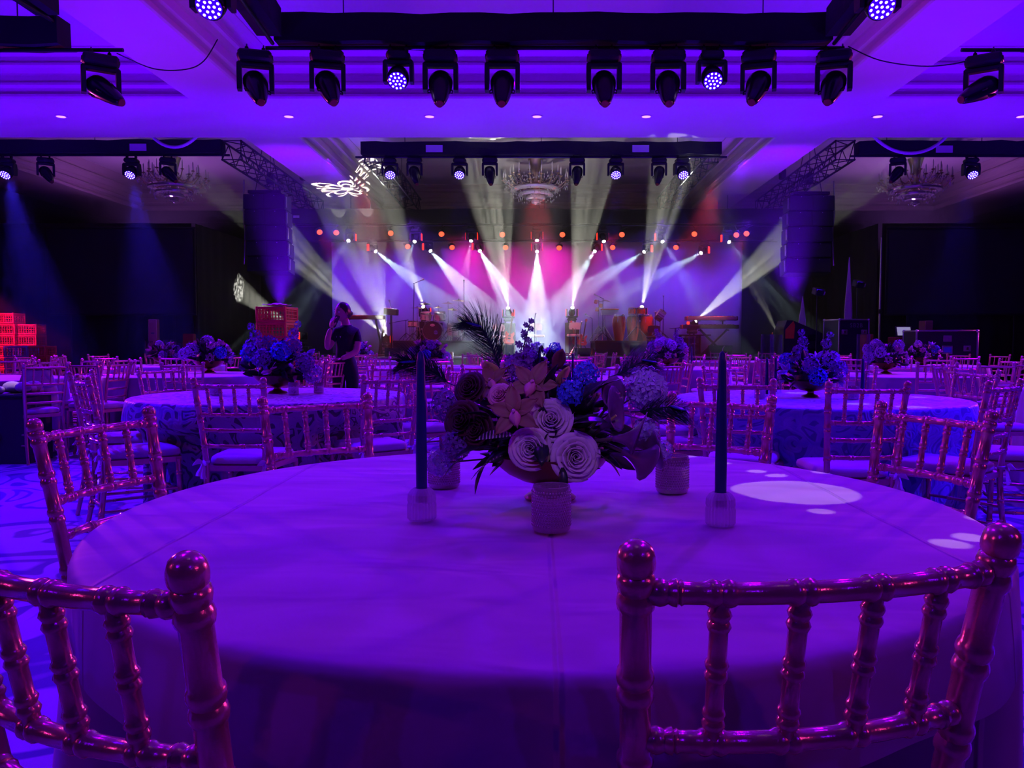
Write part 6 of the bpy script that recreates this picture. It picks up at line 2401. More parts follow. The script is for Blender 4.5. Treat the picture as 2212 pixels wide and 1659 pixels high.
keyboard(1482, 1590, 688, 21.6, 'silver keyboard on the upper tier of the stand at the right', KEY_BODY)
keyboard(1472, 1592, 706, 21.5, 'dark keyboard on the lower tier of the stand at the right', KEY_DARK)
x_stand(1512, 1570, 711.5, 21.5, ZS, 'black X-shaped keyboard stand under the two stacked keyboards')
for px in (1508, 1562):
    p = at(px, 700, 21.6)
    t = thing('tier_bracket', 'black bracket holding the upper keyboard, %s one' % ('left' if px < 1530 else 'right'), 'bracket', (p.x, 21.66, at(px, 703, 21.5).z), 0, 'keyboard brackets')
    MB().box((0, 0, 0.06), (0.035, 0.05, 0.13), ch=0.006).build('upright', BLACK_PAINT, t)
    MB().box((0, 0, 0.125), (0.12, 0.2, 0.02), ch=0.004).build('pad', BLACK_PAINT, t)
keyboard(752, 830, 686, 21.6, 'keyboard seen from behind at the left end of the stage', KEY_DARK)
t = thing('keyboard_stand', 'black V-legged keyboard stand at the left end of the stage', 'stand', (xz(820, 21.6), 21.6, ZS), 0, 'keyboard stands')
zt = at(800, 690, 21.6).z - ZS
MB().tube([(-0.10, 0, zt), (0.02, 0, 0.35), (-0.02, 0, 0.02)], 0.028, 8).build('leg', BLACK_PAINT, t)
MB().tube([(0.16, 0, zt), (0.04, 0, 0.35), (0.05, 0, 0.02)], 0.028, 8).build('leg', BLACK_PAINT, t)
MB().box((0.0, 0, 0.02), (0.55, 0.45, 0.035), ch=0.01).build('foot', BLACK_PAINT, t)
p = at(845, 681, 21.3)
t = thing('monitor_mixer', 'small white topped mixer box on a dark pole at the left of the drums', 'mixer', (p.x, 21.3, ZS), 0)
h = p.z - ZS
MB().tube([(0, 0, 0.02), (0, 0, h)], 0.03, 8).build('pole', BLACK_PAINT, t)
MB().lathe([(0, 0), (0.22, 0), (0.20, 0.02), (0, 0.03)], seg=20).build('foot', BLACK_PAINT, t)
MB().box((0, 0, h + 0.09), (0.36, 0.3, 0.17), (0, 0.06, 0), 0.012).build('case', BLACK_TEX, t)
MB().box((-0.06, -0.02, h + 0.185), (0.22, 0.24, 0.015), (0, 0.06, 0), 0.004).build('sheet', PAPER, t)
MB().tube([(0.0, 0.08, h + 0.17), (-0.05, 0.06, h + 0.38)], 0.010, 6).build('gooseneck', CHROME, t)
MB().ball((-0.055, 0.055, h + 0.40), 0.03, 8, 6).build('microphone', CHROME, t)
t = thing('equipment_rack', 'open black equipment rack with a shelf, left of the stacked keyboards', 'rack', (xz(1488, 21.9), 21.9, ZS), 0)
for s in (-1, 1):
    MB().box((s * 0.26, 0, 0.28), (0.03, 0.45, 0.56), ch=0.006).build('side_panel', BLACK_TEX, t)
for z in (0.06, 0.24, 0.42):
    MB().box((0, 0, z), (0.48, 0.42, 0.14), ch=0.008).build('rack_unit', KEY_DARK, t)
MB().box((0.1, 0, 0.575), (0.95, 0.46, 0.03), ch=0.006).build('shelf', BLACK_TEX, t)
t = thing('laptop_stand', 'thin black tray stand left of the equipment rack', 'stand', (xz(1459, 21.4), 21.4, ZS), 0)
zt = at(1459, 709, 21.4).z - ZS
MB().tube([(0, 0, 0.02), (0, 0, zt)], 0.025, 8).build('pole', BLACK_PAINT, t)
MB().box((-0.02, 0, zt), (0.26, 0.26, 0.02), (0, -0.1, 0), 0.005).build('tray', BLACK_PAINT, t)
MB().box((0, 0, 0.015), (0.4, 0.4, 0.03), ch=0.01).build('foot', BLACK_PAINT, t)

# guitars
GUITAR_RED = mat('red_guitar_lacquer', (0.62, 0.02, 0.03), 0.2, noise=0.2, nscale=6)
FRET = mat('rosewood_neck', (0.10, 0.05, 0.03), 0.4)


def guitar(px, pyb, pyt, Y, lean, label, m):
    b, tp = at(px, pyb, Y), at(px, pyt, Y)
    L = tp.z - b.z
    t = thing('electric_guitar', label, 'guitar', (b.x, Y, b.z), 0, 'guitars on the stage', rot=(R(-12), R(lean), 0))
    s = L / 1.0
    half = [(0.0, 0.0), (0.10, 0.005), (0.155, 0.05), (0.165, 0.12), (0.12, 0.19), (0.105, 0.235), (0.125, 0.29), (0.14, 0.345), (0.115, 0.40), (0.09, 0.385), (0.07, 0.35), (0.03, 0.335)]
    poly = [(x * s, y * s) for x, y in half] + [(-x * s, y * s) for x, y in half[::-1][:-1]]
    mat4 = Matrix(((1, 0, 0, 0), (0, 0, -1, 0), (0, 1, 0, 0), (0, 0, 0, 1)))
    MB().prism(poly, -0.022, 0.022, mat4).build('body', m, t, False)
    MB().box((0, -0.03, 0.58 * s), (0.05 * s, 0.022, 0.60 * s), ch=0.006).build('neck', FRET, t)
    MB().prism([(-0.028 * s, 0.86 * s), (0.028 * s, 0.86 * s), (0.05 * s, 0.92 * s), (0.035 * s, 1.0 * s), (-0.03 * s, 0.98 * s), (-0.045 * s, 0.93 * s)], 0.018, 0.034, mat4).build('headstock', m, t, False)
    MB().box((0, -0.028, 0.10 * s), (0.09 * s, 0.014, 0.03 * s), ch=0.004).build('bridge', CHROME, t)
    for z in (0.18, 0.26):
        MB().box((0, -0.028, z * s), (0.085 * s, 0.012, 0.035 * s), ch=0.004).build('pickup', BLACK_PAINT, t)
    st_ = thing('guitar_stand', 'low black stand under the ' + label, 'stand', (b.x, Y + 0.05, ZS), 0, 'guitar stands')
    for k in (-1, 1):
        MB().tube([(0, 0.12, b.z - ZS + 0.3), (k * 0.16, -0.10, 0.01)], 0.012, 6).build('leg', BLACK_PAINT, st_)
        MB().tube([(k * 0.08, 0.0, b.z - ZS - 0.02), (k * 0.08, -0.11, b.z - ZS - 0.02)], 0.012, 6).build('cradle', BLACK_PAINT, st_)
    MB().tube([(0, 0.12, b.z - ZS + 0.3), (0, 0.26, 0.01)], 0.012, 6).build('leg', BLACK_PAINT, st_)


guitar(1098, 744, 672, 21.5, 8, 'pale red guitar right of the left stage chair', mat('pale_red_guitar', (0.75, 0.16, 0.12), 0.25))
guitar(1257, 746, 686, 21.5, 10, 'bright red guitar right of the right stage chair', GUITAR_RED)
guitar(1246, 744, 690, 22.0, -14, 'slim guitar neck leaning left behind the bright red one', GUITAR_RED)

# stage chairs with padded backs
SEAT_PALE = mat('pale_vinyl', (0.72, 0.68, 0.66), 0.4)


def stage_chair(px, pyb, pys, Y, zb, m, label):
    x = xz(px, Y)
    zt, zs = at(px, pyb, Y).z - zb, at(px, pys, Y).z - zb
    t = thing('stage_stool', label, 'stool', (x, Y, zb), 0, 'padded stools on the stage')
    MB().lathe([(0, zs - 0.03), (0.20, zs - 0.03), (0.215, zs), (0.20, zs + 0.04), (0, zs + 0.05)], seg=20, sx=1.15).build('seat', m, t)
    q = [(-0.16, zt - 0.20), (0.16, zt - 0.20), (0.18, zt - 0.12), (0.165, zt - 0.02), (0.10, zt), (-0.10, zt), (-0.165, zt - 0.02), (-0.18, zt - 0.12)]
    MB().prism(q, -0.16, -0.19, Matrix(((1, 0, 0, 0), (0, 0, -1, 0), (0, 1, 0, 0), (0, 0, 0, 1)))).build('backrest', m, t, False)
    MB().tube([(0, 0.17, zt - 0.15), (0, 0.17, zs), (0, 0.02, zs - 0.05)], 0.014, 6).build('back_support', CHROME, t)
    MB().tube([(0, 0, 0.15), (0, 0, zs)], 0.022, 8).build('post', CHROME, t)
    for k in range(4):
        a = PI / 4 + PI / 2 * k
        MB().tube([(0, 0, 0.3), (0.24 * math.cos(a), 0.24 * math.sin(a), 0.01)], 0.013, 6).build('leg', CHROME, t)


stage_chair(1076, 700, 728, 21.8, ZS, SEAT_PALE, 'pale padded stool left of the pale red guitar')
stage_chair(1158, 698, 727, 21.9, ZS, SEAT_PALE, 'pale padded stool in the middle of the stage')
stage_chair(1243, 696, 725, 21.9, ZS, SEAT_PALE, 'pale padded stool left of the bright red guitar')
stage_chair(1414, 703, 729, 22.05, ZR if False else ZS, mat('dark_vinyl', (0.05, 0.015, 0.02), 0.35), 'dark backed stool with red lit seat before the congas')


def wedge(px0, px1, pyt, Y, label, zb=None):
    a, b = at(px0, pyt, Y), at(px1, pyt, Y)
    zb = ZS if zb is None else zb
    w, h = b.x - a.x, a.z - zb
    t = thing('floor_monitor', label, 'loudspeaker', ((a.x + b.x) / 2, Y, zb), 0, 'black floor monitors on the stage front')
    m4 = Matrix(((0, 0, 1, 0), (1, 0, 0, 0), (0, 1, 0, 0), (0, 0, 0, 1)))
    MB().prism([(-0.2, 0), (0.22, 0), (0.24, h * 0.35), (-0.12, h), (-0.2, h)], -w / 2, w / 2, m4).build('cabinet', BLACK_TEX, t, False)
    MB().box((0, 0.075, h * 0.69), (w * 0.92, math.hypot(0.36, h * 0.65) * 0.9, 0.015), (-math.atan2(h * 0.65, 0.36), 0, 0), 0.004).build('grille', GRILLE, t)
    for s in (-1, 1):
        MB().box((s * (w / 2 + 0.004), 0, h * 0.4), (0.012, 0.12, 0.05), ch=0.004).build('handle', BLACK_PAINT, t)


wedge(1358, 1412, 746, 20.6, 'black floor monitor before the congas')
wedge(1528, 1578, 746, 20.6, 'black floor monitor before the stacked keyboards')
wedge(834, 868, 752, 20.6, 'black floor monitor at the left of the stage front')
wedge(1240, 1274, 752, 20.6, 'black floor monitor before the bright red guitar')
wedge(1076, 1112, 746, 20.8, 'black floor monitor before the pale red guitar')
# ------------------------------------------------------------------ crates, cases and lamps beside the stage
CRATE_RED = mat('red_plastic_crate', (0.80, 0.05, 0.06), 0.4)
CRATE_CLEAR = mat('violet_plastic_crate', (0.42, 0.30, 0.62), 0.35)
CASE_PLY = mat('black_case_laminate', (0.02, 0.018, 0.03), 0.4, bump=0.15, bscale=120)
SACK = mat('grey_laundry_sack', (0.45, 0.40, 0.45), 0.8, noise=0.15, nscale=8, bump=0.3, bscale=15)


def crate_proto(m, w=0.52, d=0.52, h=0.26):
    o = bpy.data.objects.new('glass_crate', None)
    COL.objects.link(o)
    for s in (-1, 1):
        for k in (-1, 1):
            MB().box((s * (w / 2 - 0.02), k * (d / 2 - 0.02), h / 2), (0.04, 0.04, h), ch=0.008).build('corner_post', m, o)
    for z in (0.02, h - 0.025):
        for s in (-1, 1):
            MB().box((0, s * (d / 2 - 0.012), z), (w - 0.08, 0.024, 0.04), ch=0.004).build('rail', m, o)
            MB().box((s * (w / 2 - 0.012), 0, z), (0.024, d - 0.08, 0.04), ch=0.004).build('rail', m, o)
    MB().box((0, 0, 0.008), (w - 0.05, d - 0.05, 0.012)).build('floor_panel', m, o)
    mb = MB()
    for f in range(4):
        rot = Matrix.Rotation(f * PI / 2, 4, 'Z')
        dd = (d if f % 2 == 0 else w) / 2 - 0.012
        ww = (w if f % 2 == 0 else d) - 0.08
        for i in range(8):
            mb.box((-ww / 2 + ww * (i + 0.5) / 8, -dd, h / 2), (0.014, 0.010, h - 0.07), m if False else None)
            mb.v[-8:] = [tuple(rot @ Vector(p)) for p in mb.v[-8:]]
        for i in range(3):
            mb.box((0, -dd, 0.07 + (h - 0.14) * i / 2), (ww, 0.010, 0.012))
            mb.v[-8:] = [tuple(rot @ Vector(p)) for p in mb.v[-8:]]
    q = mb.build('lattice_side', m, o, False)
    q['kind'] = 'stuff'
    return o


CR = {}


def crate(m, x, y, z, rz, label, group):
    if m.name not in CR:
        CR[m.name] = crate_proto(m)
        o = CR[m.name]
    else:
        o = copy_tree(CR[m.name])
    o.location = (x, y, z)
    o.rotation_euler = (0, 0, rz)
    tag(o, label, 'crate', group)


ordn = ('lowest', 'second from below', 'third from below', 'fourth from below', 'fifth from below', 'sixth from below', 'topmost')
GC = 'stacked glass crates at the left wall'
for px, Y, n, m, st_ in ((20, 19.0, 7, CRATE_RED, 'tallest crate stack at the left picture edge'), (66, 19.2, 6, CRATE_RED, 'red crate stack right of the tallest one'), (46, 18.2, 4, CRATE_CLEAR, 'violet crate stack before the red ones'), (85, 18.3, 4, CRATE_RED, 'short red crate stack beside the violet one')):
    x = xz(px, Y)
    for i in range(n):
        pos_ = 'topmost' if i == n - 1 else ordn[i]
        crate(m, x, Y, 0.265 * i, 0.12 + 0.03 * ((i * 7) % 3 - 1), '%s crate, %s of the %s' % ('violet' if m is CRATE_CLEAR else 'red', pos_, st_), GC)
x = xz(600, 13.2)
for i in range(6):
    crate(CRATE_RED, x, 13.2, 0.14 + 0.265 * i, -0.10, 'red crate, %s of the stack behind the damask table flowers' % ('topmost' if i == 5 else ordn[i]), 'red crates on the dolly')
t = thing('crate_dolly', 'low wheeled dolly under the red crates beside the person', 'dolly', (x, 13.2, 0), -0.10)
MB().box((0, 0, 0.12), (0.56, 0.56, 0.035), ch=0.008).build('board', BLACK_TEX, t)
for a in (-1, 1):
    for b in (-1, 1):
        MB().lathe([(0, -0.015), (0.05, -0.015), (0.05, 0.015), (0, 0.015)], (a * 0.22, b * 0.22, 0.05), 12, Matrix.Rotation(R(90), 3, 'X')).build('wheel', BLACK_PAINT, t)
rows = []
for i in range(9):
    rows.append([(-0.2 + 0.4 * i / 8, -0.16 + 0.32 * j / 6, 0.035 + 0.035 * abs(mnoise.noise(Vector((i * 0.6, j * 0.6, 2.0)))) + (0.03 if 2 < i < 6 and 1 < j < 5 else 0)) for j in range(7)])
o = MB().sheet(rows, 0.004).build('folded_cloth', CUSHION)
o.location = (x, 13.2, 0.14 + 0.265 * 6 - 0.012)
tag(o, 'crumpled pale cloth lying on the red crates beside the person', 'cloth')

# bin and laundry sack at the left
t = thing('waste_bin', 'square black bin stuffed with cloth at the left picture edge', 'bin', (xz(32, 7.3), 7.3, 0))
MB().prism([(-0.2, -0.2), (0.2, -0.2), (0.2, 0.2), (-0.2, 0.2)], 0.0, 0.62).build('tub', BLACK_TEX, t, False)
MB().box((0, 0, 0.63), (0.44, 0.44, 0.03), ch=0.01).build('rim', BLACK_TEX, t)
mb = MB()
rn = random.Random(2)
for i in range(14):
    mb.ball((rn.uniform(-.14, .14), rn.uniform(-.14, .14), 0.66 + rn.uniform(0, 0.06)), rn.uniform(0.05, 0.08), 8, 6, (1, 1, 0.7))
mb.build('crumpled_cloth', SACK, t)
t = thing('laundry_sack', 'tall pale sack hanging beside the black bin', 'sack', (xz(64, 7.5), 7.6, 0))
MB().lathe([(0, 0.02), (0.10, 0.02), (0.17, 0.15), (0.19, 0.4), (0.17, 0.65), (0.13, 0.80), (0.10, 0.86), (0.0, 0.87)], seg=24, rfun=lambda a, z: 1 + 0.05 * math.sin(5 * a + z * 4)).build('bag', SACK, t)
MB().tube([(0.1 * math.cos(k * PI / 6), 0.1 * math.sin(k * PI / 6), 0.86) for k in range(13)], 0.012, 6).build('drawcord', BLACK_PAINT, t)


def road_case(x, y, z, w, d, h, label, rz=0.0, edge=ALU, letters=None, group='road cases by the stage'):
    t = thing('road_case', label, 'case', (x, y, z), rz, group)
    MB().box((0, 0, h / 2), (w - 0.02, d - 0.02, h - 0.02)).build('panel_body', CASE_PLY, t, False)
    e = 0.03
    for a in (-1, 1):
        for b in (-1, 1):
            MB().box((a * (w / 2 - e / 2), b * (d / 2 - e / 2), h / 2), (e, e, h), ch=0.004).build('edge_profile', edge, t)
            MB().box((0, a * (d / 2 - e / 2), h / 2 + b * (h / 2 - e / 2)), (w - 2 * e, e, e), ch=0.004).build('edge_profile', edge, t)
            MB().box((a * (w / 2 - e / 2), 0, h / 2 + b * (h / 2 - e / 2)), (e, d - 2 * e, e), ch=0.004).build('edge_profile', edge, t)
            for c_ in (-1, 1):
                MB().ball((a * (w / 2 - 0.02), b * (d / 2 - 0.02), h / 2 + c_ * (h / 2 - 0.02)), 0.035, 8, 6).build('ball_corner', edge, t)
    for s in (-1, 1):
        MB().box((s * w * 0.32, -d / 2 - 0.002, h * 0.72), (0.14, 0.012, 0.11), ch=0.004).build('latch_dish', edge, t)
        MB().box((s * w * 0.32, -d / 2 - 0.010, h * 0.72), (0.05, 0.01, 0.06), ch=0.003).build('latch', CHROME, t)
    if letters:
        fc = bpy.data.curves.new('stencil_letters', 'FONT')
        fc.body = letters
        fc.size = 0.13
        fc.align_x = 'CENTER'
        fc.align_y = 'CENTER'
        fc.extrude = 0.001
        fc.space_character = 1.2
        fo = letters_mesh('stencil_letters', fc, mat('grey_stencil_paint', (0.22, 0.20, 0.26), 0.6), t)
        fo.location = (0.05, -d / 2 + 0.006, h * 0.86)
        fo.rotation_euler = (R(90), 0, 0)
    return t


p = at(1840, 689, 17.0)
road_case(p.x, 17.3, 0.62, 0.76, 0.6, p.z - 0.62, 'black road case with grey stencilled lettering, on top of a lower case', 0.22, ALU, 'SB2B')
road_case(p.x, 17.3, 0.0, 0.80, 0.64, 0.60, 'black road case below the one with stencilled lettering', 0.22)
p = at(2048, 713, 15.0)
t = road_case(p.x, 15.3, 0.10, 1.19, 0.6, p.z - 0.10, 'wide black road case with bright edges and a blue label, right of the stage', -0.03)
h = p.z - 0.1
MB().box((0.0, -0.306, h * 0.70), (0.20, 0.01, 0.16), ch=0.003).build('label_holder', ALU, t)
MB().box((0.0, -0.312, h * 0.70), (0.15, 0.008, 0.10)).build('blue_label', mat('blue_paper_label', (0.10, 0.25, 0.9), 0.5), t)
MB().box((0.0, -0.306, h * 0.87), (0.16, 0.012, 0.12), ch=0.004).build('latch_dish', ALU, t)
for a in (-1, 1):
    for b in (-1, 1):
        MB().lathe([(0, -0.02), (0.05, -0.02), (0.05, 0.02), (0, 0.02)], (a * 0.5, b * 0.22, -0.05), 12, Matrix.Rotation(R(90), 3, 'Y')).build('wheel', BLACK_PAINT, t)
# big slanted loudspeaker
a, b = at(1692, 692, 18.0), at(1774, 770, 18.0)
t = thing('bass_loudspeaker', 'bulky dark loudspeaker with a slanted top right of the stage', 'loudspeaker', ((a.x + b.x) / 2, 18.3, 0))
w = b.x - a.x
zt = a.z
MB().prism([(-w / 2, 0), (w / 2, 0), (w / 2, zt - 0.30), (w * 0.1, zt - 0.14), (-w * 0.28, zt), (-w * 0.42, zt), (-w / 2, zt - 0.2)], -0.35, 0.35, Matrix(((1, 0, 0, 0), (0, 0, -1, 0), (0, 1, 0, 0), (0, 0, 0, 1)))).build('cabinet', BLACK_TEX, t, False)
MB().prism([(-w * 0.46, zt - 0.22), (-w * 0.26, zt - 0.02), (-w * 0.22, zt - 0.10), (-w * 0.24, zt - 0.42), (-w * 0.46, zt - 0.42)], 0.351, 0.365, Matrix(((1, 0, 0, 0), (0, 0, -1, 0), (0, 1, 0, 0), (0, 0, 0, 1)))).build('red_light_plate', CONGA, t, False)  # red plate put in for the red light in the open back
for z in (zt - 0.4, zt - 0.72):
    MB().box((w * 0.22, -0.352, z), (0.2, 0.015, 0.16), ch=0.006).build('handle_recess', BLACK_GLOSS, t)


def lamp_stand(px, pyt, Y, label, z0=0.0):
    p = at(px, pyt, Y)
    t = thing('floor_lamp_stand', label, 'light stand', (p.x, Y, z0), 0, 'black light stands right of the stage')
    h = p.z - z0
    MB().tube([(0, 0, 0.15), (0, 0, h * 0.5), (0, 0, h)], [0.02, 0.017, 0.012], 8).build('pole', BLACK_PAINT, t)
    for k in range(3):
        a = 2 * PI * k / 3 + 0.3
        MB().tube([(0, 0, 0.5), (0.42 * math.cos(a), 0.42 * math.sin(a), 0.015)], 0.014, 6).build('leg', BLACK_PAINT, t)
    MB().box((0.02, 0, h + 0.10), (0.22, 0.18, 0.16), (0.3, 0.1, 0.3), 0.02).build('lamp_head', BLACK_TEX, t)
    MB().box((0.02, -0.10, h + 0.13), (0.14, 0.01, 0.025), (0.3, 0.1, 0.3), 0.003).build('lit_slot', LED_FACE, t)
    MB().box((0.13, -0.02, h + 0.06), (0.02, 0.12, 0.08), (0, 0.3, 0.3), 0.004).build('barn_door', ALU, t)
    return t


lamp_stand(1765, 640, 17.5, 'slim light stand left of the stencilled case')
lamp_stand(1852, 623, 18.0, 'light stand rising behind the stencilled case')
# furled banners: tapering cloth on a pole
BANNER = mat('furled_white_cloth', (0.6, 0.55, 0.55), 0.7, noise=0.15, nscale=10)
for px, pyt, pyb, Y, w, lab in ((1832, 556, 689, 18.4, 0.10, 'tall thin furled banner behind the stencilled case'), (1733, 640, 703, 18.9, 0.09, 'short furled banner beside the bulky loudspeaker')):
    a, b = at(px, pyt, Y), at(px, pyb, Y)
    t = thing('furled_banner', lab, 'banner', (b.x, Y, 0), 0, 'furled banners')
    MB().tube([(0, 0, 0.02), (0, 0, a.z)], 0.012, 6).build('pole', ALU, t)
    MB().lathe([(0, b.z - 0.2), (w * 0.9, b.z - 0.2), (w, b.z + 0.1), (w * 0.85, b.z + 0.3 * (a.z - b.z)), (w * 0.5, b.z + 0.6 * (a.z - b.z)), (0.012, a.z - 0.03), (0, a.z)], seg=14, rfun=lambda q, z: 1 + 0.12 * math.sin(4 * q)).build('cloth', BANNER, t)
    MB().lathe([(0, 0), (0.2, 0), (0.18, 0.03), (0, 0.04)], seg=16).build('foot', BLACK_PAINT, t)
p = at(1908, 512, 20.6)
t = thing('drape_pole', 'tall bright drape pole at the edge of the right screen', 'pole', (p.x, 20.7, 0))
MB().tube([(0, 0, 0.02), (0, 0, 2.4), (0, 0, p.z)], [0.03, 0.03, 0.02], 8).build('tube', ALU, t)
MB().box((0, 0, 0.01), (0.4, 0.4, 0.02), ch=0.005).build('foot_plate', ALU, t)
MB().lathe([(0.03, 1.9), (0.045, 1.92), (0.045, 2.0), (0.03, 2.02)], seg=12).build('clamp_ring', BLACK_PAINT, t)
p = at(1953, 724, 16.0)
t = thing('music_stand', 'music stand with a bright sheet left of the wide road case', 'music stand', (p.x, 16.0, 0))
MB().tube([(0, 0.03, 0.1), (0, 0.03, p.z - 0.05)], 0.014, 6).build('pole', BLACK_PAINT, t)
for k in range(3):
    a = 2 * PI * k / 3 + 0.5
    MB().tube([(0, 0.03, 0.3), (0.28 * math.cos(a), 0.03 + 0.28 * math.sin(a), 0.01)], 0.012, 6).build('leg', BLACK_PAINT, t)
MB().box((0, 0.02, p.z + 0.08), (0.34, 0.012, 0.22), (-0.35, 0, 0), 0.004).build('desk', BLACK_PAINT, t)
MB().box((0, 0.008, p.z + 0.08), (0.28, 0.004, 0.18), (-0.35, 0, 0)).build('sheet', mat('glowing_music_sheet', (0.9, 0.95, 0.85), 0.7, emit=(0.75, 0.9, 0.7), estr=0.25), t)  # brightness of the paper put in as a faint glow of its own
# low boxes beside the stage, the red light on them put into their colour
for px, py, Y, w, lab in ((1872, 722, 16.4, 0.16, 'small red lit box right of the stencilled case'), (1937, 728, 16.8, 0.26, 'dull red box below the music stand'), (2000, 693, 19.6, 0.22, 'dull red lit panel above the wide road case'),
                          (332, 690, 19.4, 0.20, 'dull red lit panel under the left screen'), (409, 721, 18.4, 0.24, 'dull red lit box behind the left glass tubes'), (976, 760, 19.6, 0.05, 'thin red lit post before the drum riser')):
    p = at(px, py, Y)
    t = thing('equipment_box', lab, 'box', (p.x, Y, 0), 0.2, 'red lit boxes beside the stage')
    MB().box((0, 0, p.z / 2), (w, 0.25, p.z), ch=0.012).build('case', mat('red_light_case', (0.30, 0.035, 0.03), 0.5), t)
    MB().box((0, -0.126, p.z * 0.8), (w * 0.4, 0.012, 0.03), ch=0.003).build('handle', BLACK_PAINT, t)
# ------------------------------------------------------------------ the person on the phone
SKIN = mat('skin', (0.62, 0.34, 0.26), 0.5, noise=0.06, nscale=30)
SHIRT = mat('black_tee_cotton', (0.010, 0.010, 0.012), 0.85, bump=0.3, bscale=60)
TROUSERS = mat('black_trousers', (0.008, 0.008, 0.010), 0.8)
HAIR = mat('dark_brown_hair', (0.020, 0.012, 0.012), 0.35, noise=0.4, nscale=80)
EYE_W = mat('eye_white', (0.8, 0.78, 0.76), 0.3)
EYE_D = mat('eye_dark', (0.02, 0.015, 0.012), 0.2)
LIP = mat('lips', (0.50, 0.18, 0.17), 0.45)


def skin_mesh(name, verts, edges, radii, root, mats, parent, levels=2, pick=None):
    me = bpy.data.meshes.new(name + '_cage')
    me.from_pydata([tuple(v) for v in verts], edges, [])
    ob = bpy.data.objects.new(name + '_cage', me)
    COL.objects.link(ob)
    ob.modifiers.new('skin', 'SKIN')
    sub = ob.modifiers.new('sub', 'SUBSURF')
    sub.levels = sub.render_levels = levels
    for i, sv in enumerate(me.skin_vertices[0].data):
        r = radii[i]
        sv.radius = r if isinstance(r, tuple) else (r, r)
        sv.use_root = (i == root)
    bpy.context.view_layer.update()
    dg = bpy.context.evaluated_depsgraph_get()
    out = bpy.data.meshes.new_from_object(ob.evaluated_get(dg), preserve_all_data_layers=False, depsgraph=dg)
    out.name = name
    bpy.data.objects.remove(ob)
    bpy.data.meshes.remove(me)
    out.materials.clear()
    for m in mats:
        out.materials.append(m)
    for p in out.polygons:
        p.use_smooth = True
        if pick:
            p.material_index = pick(p.center)
    o = bpy.data.objects.new(name, out)
    COL.objects.link(o)
    o.parent = parent
    return o


PY = 9.15
PB = Vector((at(745, 700, PY).x, PY, 0))
per = thing('person', 'person in a black short-sleeved shirt on the phone, one hand on a chair back', 'person', PB)


def J(px, py, dy=0.0):
    return at(px, py, PY + dy) - PB


V, E, RR = [], [], []


def joint(p, r, link=None):
    V.append(p)
    RR.append(r)
    if link is not None:
        E.append((link, len(V) - 1))
    return len(V) - 1


zw = lambda z, x=0.0, y=0.0: Vector((x, y, z))
hip = joint(zw(0.86, 0.0, 0.0), (0.150, 0.115))
waist = joint(zw(0.99, -0.005, 0.0), (0.125, 0.100), hip)
rib = joint(zw(1.12, 0.0, 0.0), (0.138, 0.110), waist)
chest = joint(zw(1.215, 0.01, 0.005), (0.125, 0.100), rib)
neckb = joint(zw(1.312, 0.012, 0.010), (0.058, 0.056), chest)
neck = joint(zw(1.42, -0.008, -0.004), (0.047, 0.050), neckb)
# viewer-left arm: raised with the phone (her right arm)
s1 = joint(Vector((-0.090, -0.06, 1.245)), 0.056, chest)
e1 = joint(Vector((-0.165, -0.16, 1.045)), 0.042, s1)
f1 = joint(Vector((-0.150, -0.195, 1.17)), 0.036, e1)
w1 = joint(Vector((-0.118, -0.19, 1.285)), 0.026, f1)
# viewer-right arm: down to the chair back (her left arm)
s2 = joint(Vector((0.125, 0.04, 1.240)), 0.056, chest)
u2 = joint(Vector((0.150, 0.00, 1.14)), 0.049, s2)
e2 = joint(Vector((0.140, -0.04, 1.015)), 0.041, u2)
f2 = joint(Vector((0.065, -0.13, 0.965)), 0.034, e2)
w2 = joint(Vector((0.000, -0.20, 0.935)), 0.026, f2)
for s in (-1, 1):
    h_ = joint(zw(0.76, s * 0.075, 0.0), (0.092, 0.095), hip)
    k_ = joint(zw(0.45, s * 0.085, -0.01), (0.060, 0.062), h_)
    a_ = joint(zw(0.10, s * 0.09, 0.015), (0.042, 0.045), k_)
    t_ = joint(zw(0.045, s * 0.10 - 0.05, -0.10), (0.040, 0.032), a_)


BONE_MAT = {}
for (i, j) in E:
    if j in (f1, w1, e2, f2, w2, neck, e1):
        BONE_MAT[(i, j)] = 0
    elif j > w2:
        BONE_MAT[(i, j)] = 2
    else:
        BONE_MAT[(i, j)] = 1


def pick(c):
    """Clothing follows the limb a face belongs to: sleeves end above the elbow, the collar at the neck."""
    best, bm = 1e9, 1
    for (i, j) in E:
        a, b = V[i], V[j]
        ab = b - a
        t = max(0.0, min(1.0, (c - a).dot(ab) / ab.length_squared))
        ra = RR[i] if isinstance(RR[i], float) else RR[i][0]
        rb = RR[j] if isinstance(RR[j], float) else RR[j][0]
        d = (c - a - ab * t).length / (ra + (rb - ra) * t)
        if d < best:
            m_ = BONE_MAT[(i, j)]
            if j == e1 and t < 0.55:
                m_ = 1
            if j == e2 and t < 0.15:
                m_ = 1
            if j == neck and t < 0.15:
                m_ = 1
            if j == hip:
                m_ = 2
            if i == hip and j == waist and t < 0.25:
                m_ = 2
            best, bm = d, m_
    return bm


skin_mesh('body', V, E, RR, hip, [SKIN, SHIRT, TROUSERS], per, 2, pick)

# head: turned to the viewer's left, a little toward the camera and down
hd = bpy.data.objects.new('head', None)
COL.objects.link(hd)
hd.parent = per
hd.location = Vector((-0.022, -0.018, 1.475))
hd.rotation_euler = Euler((R(6), R(4), R(-40)), 'XYZ')       # face looks along local -y
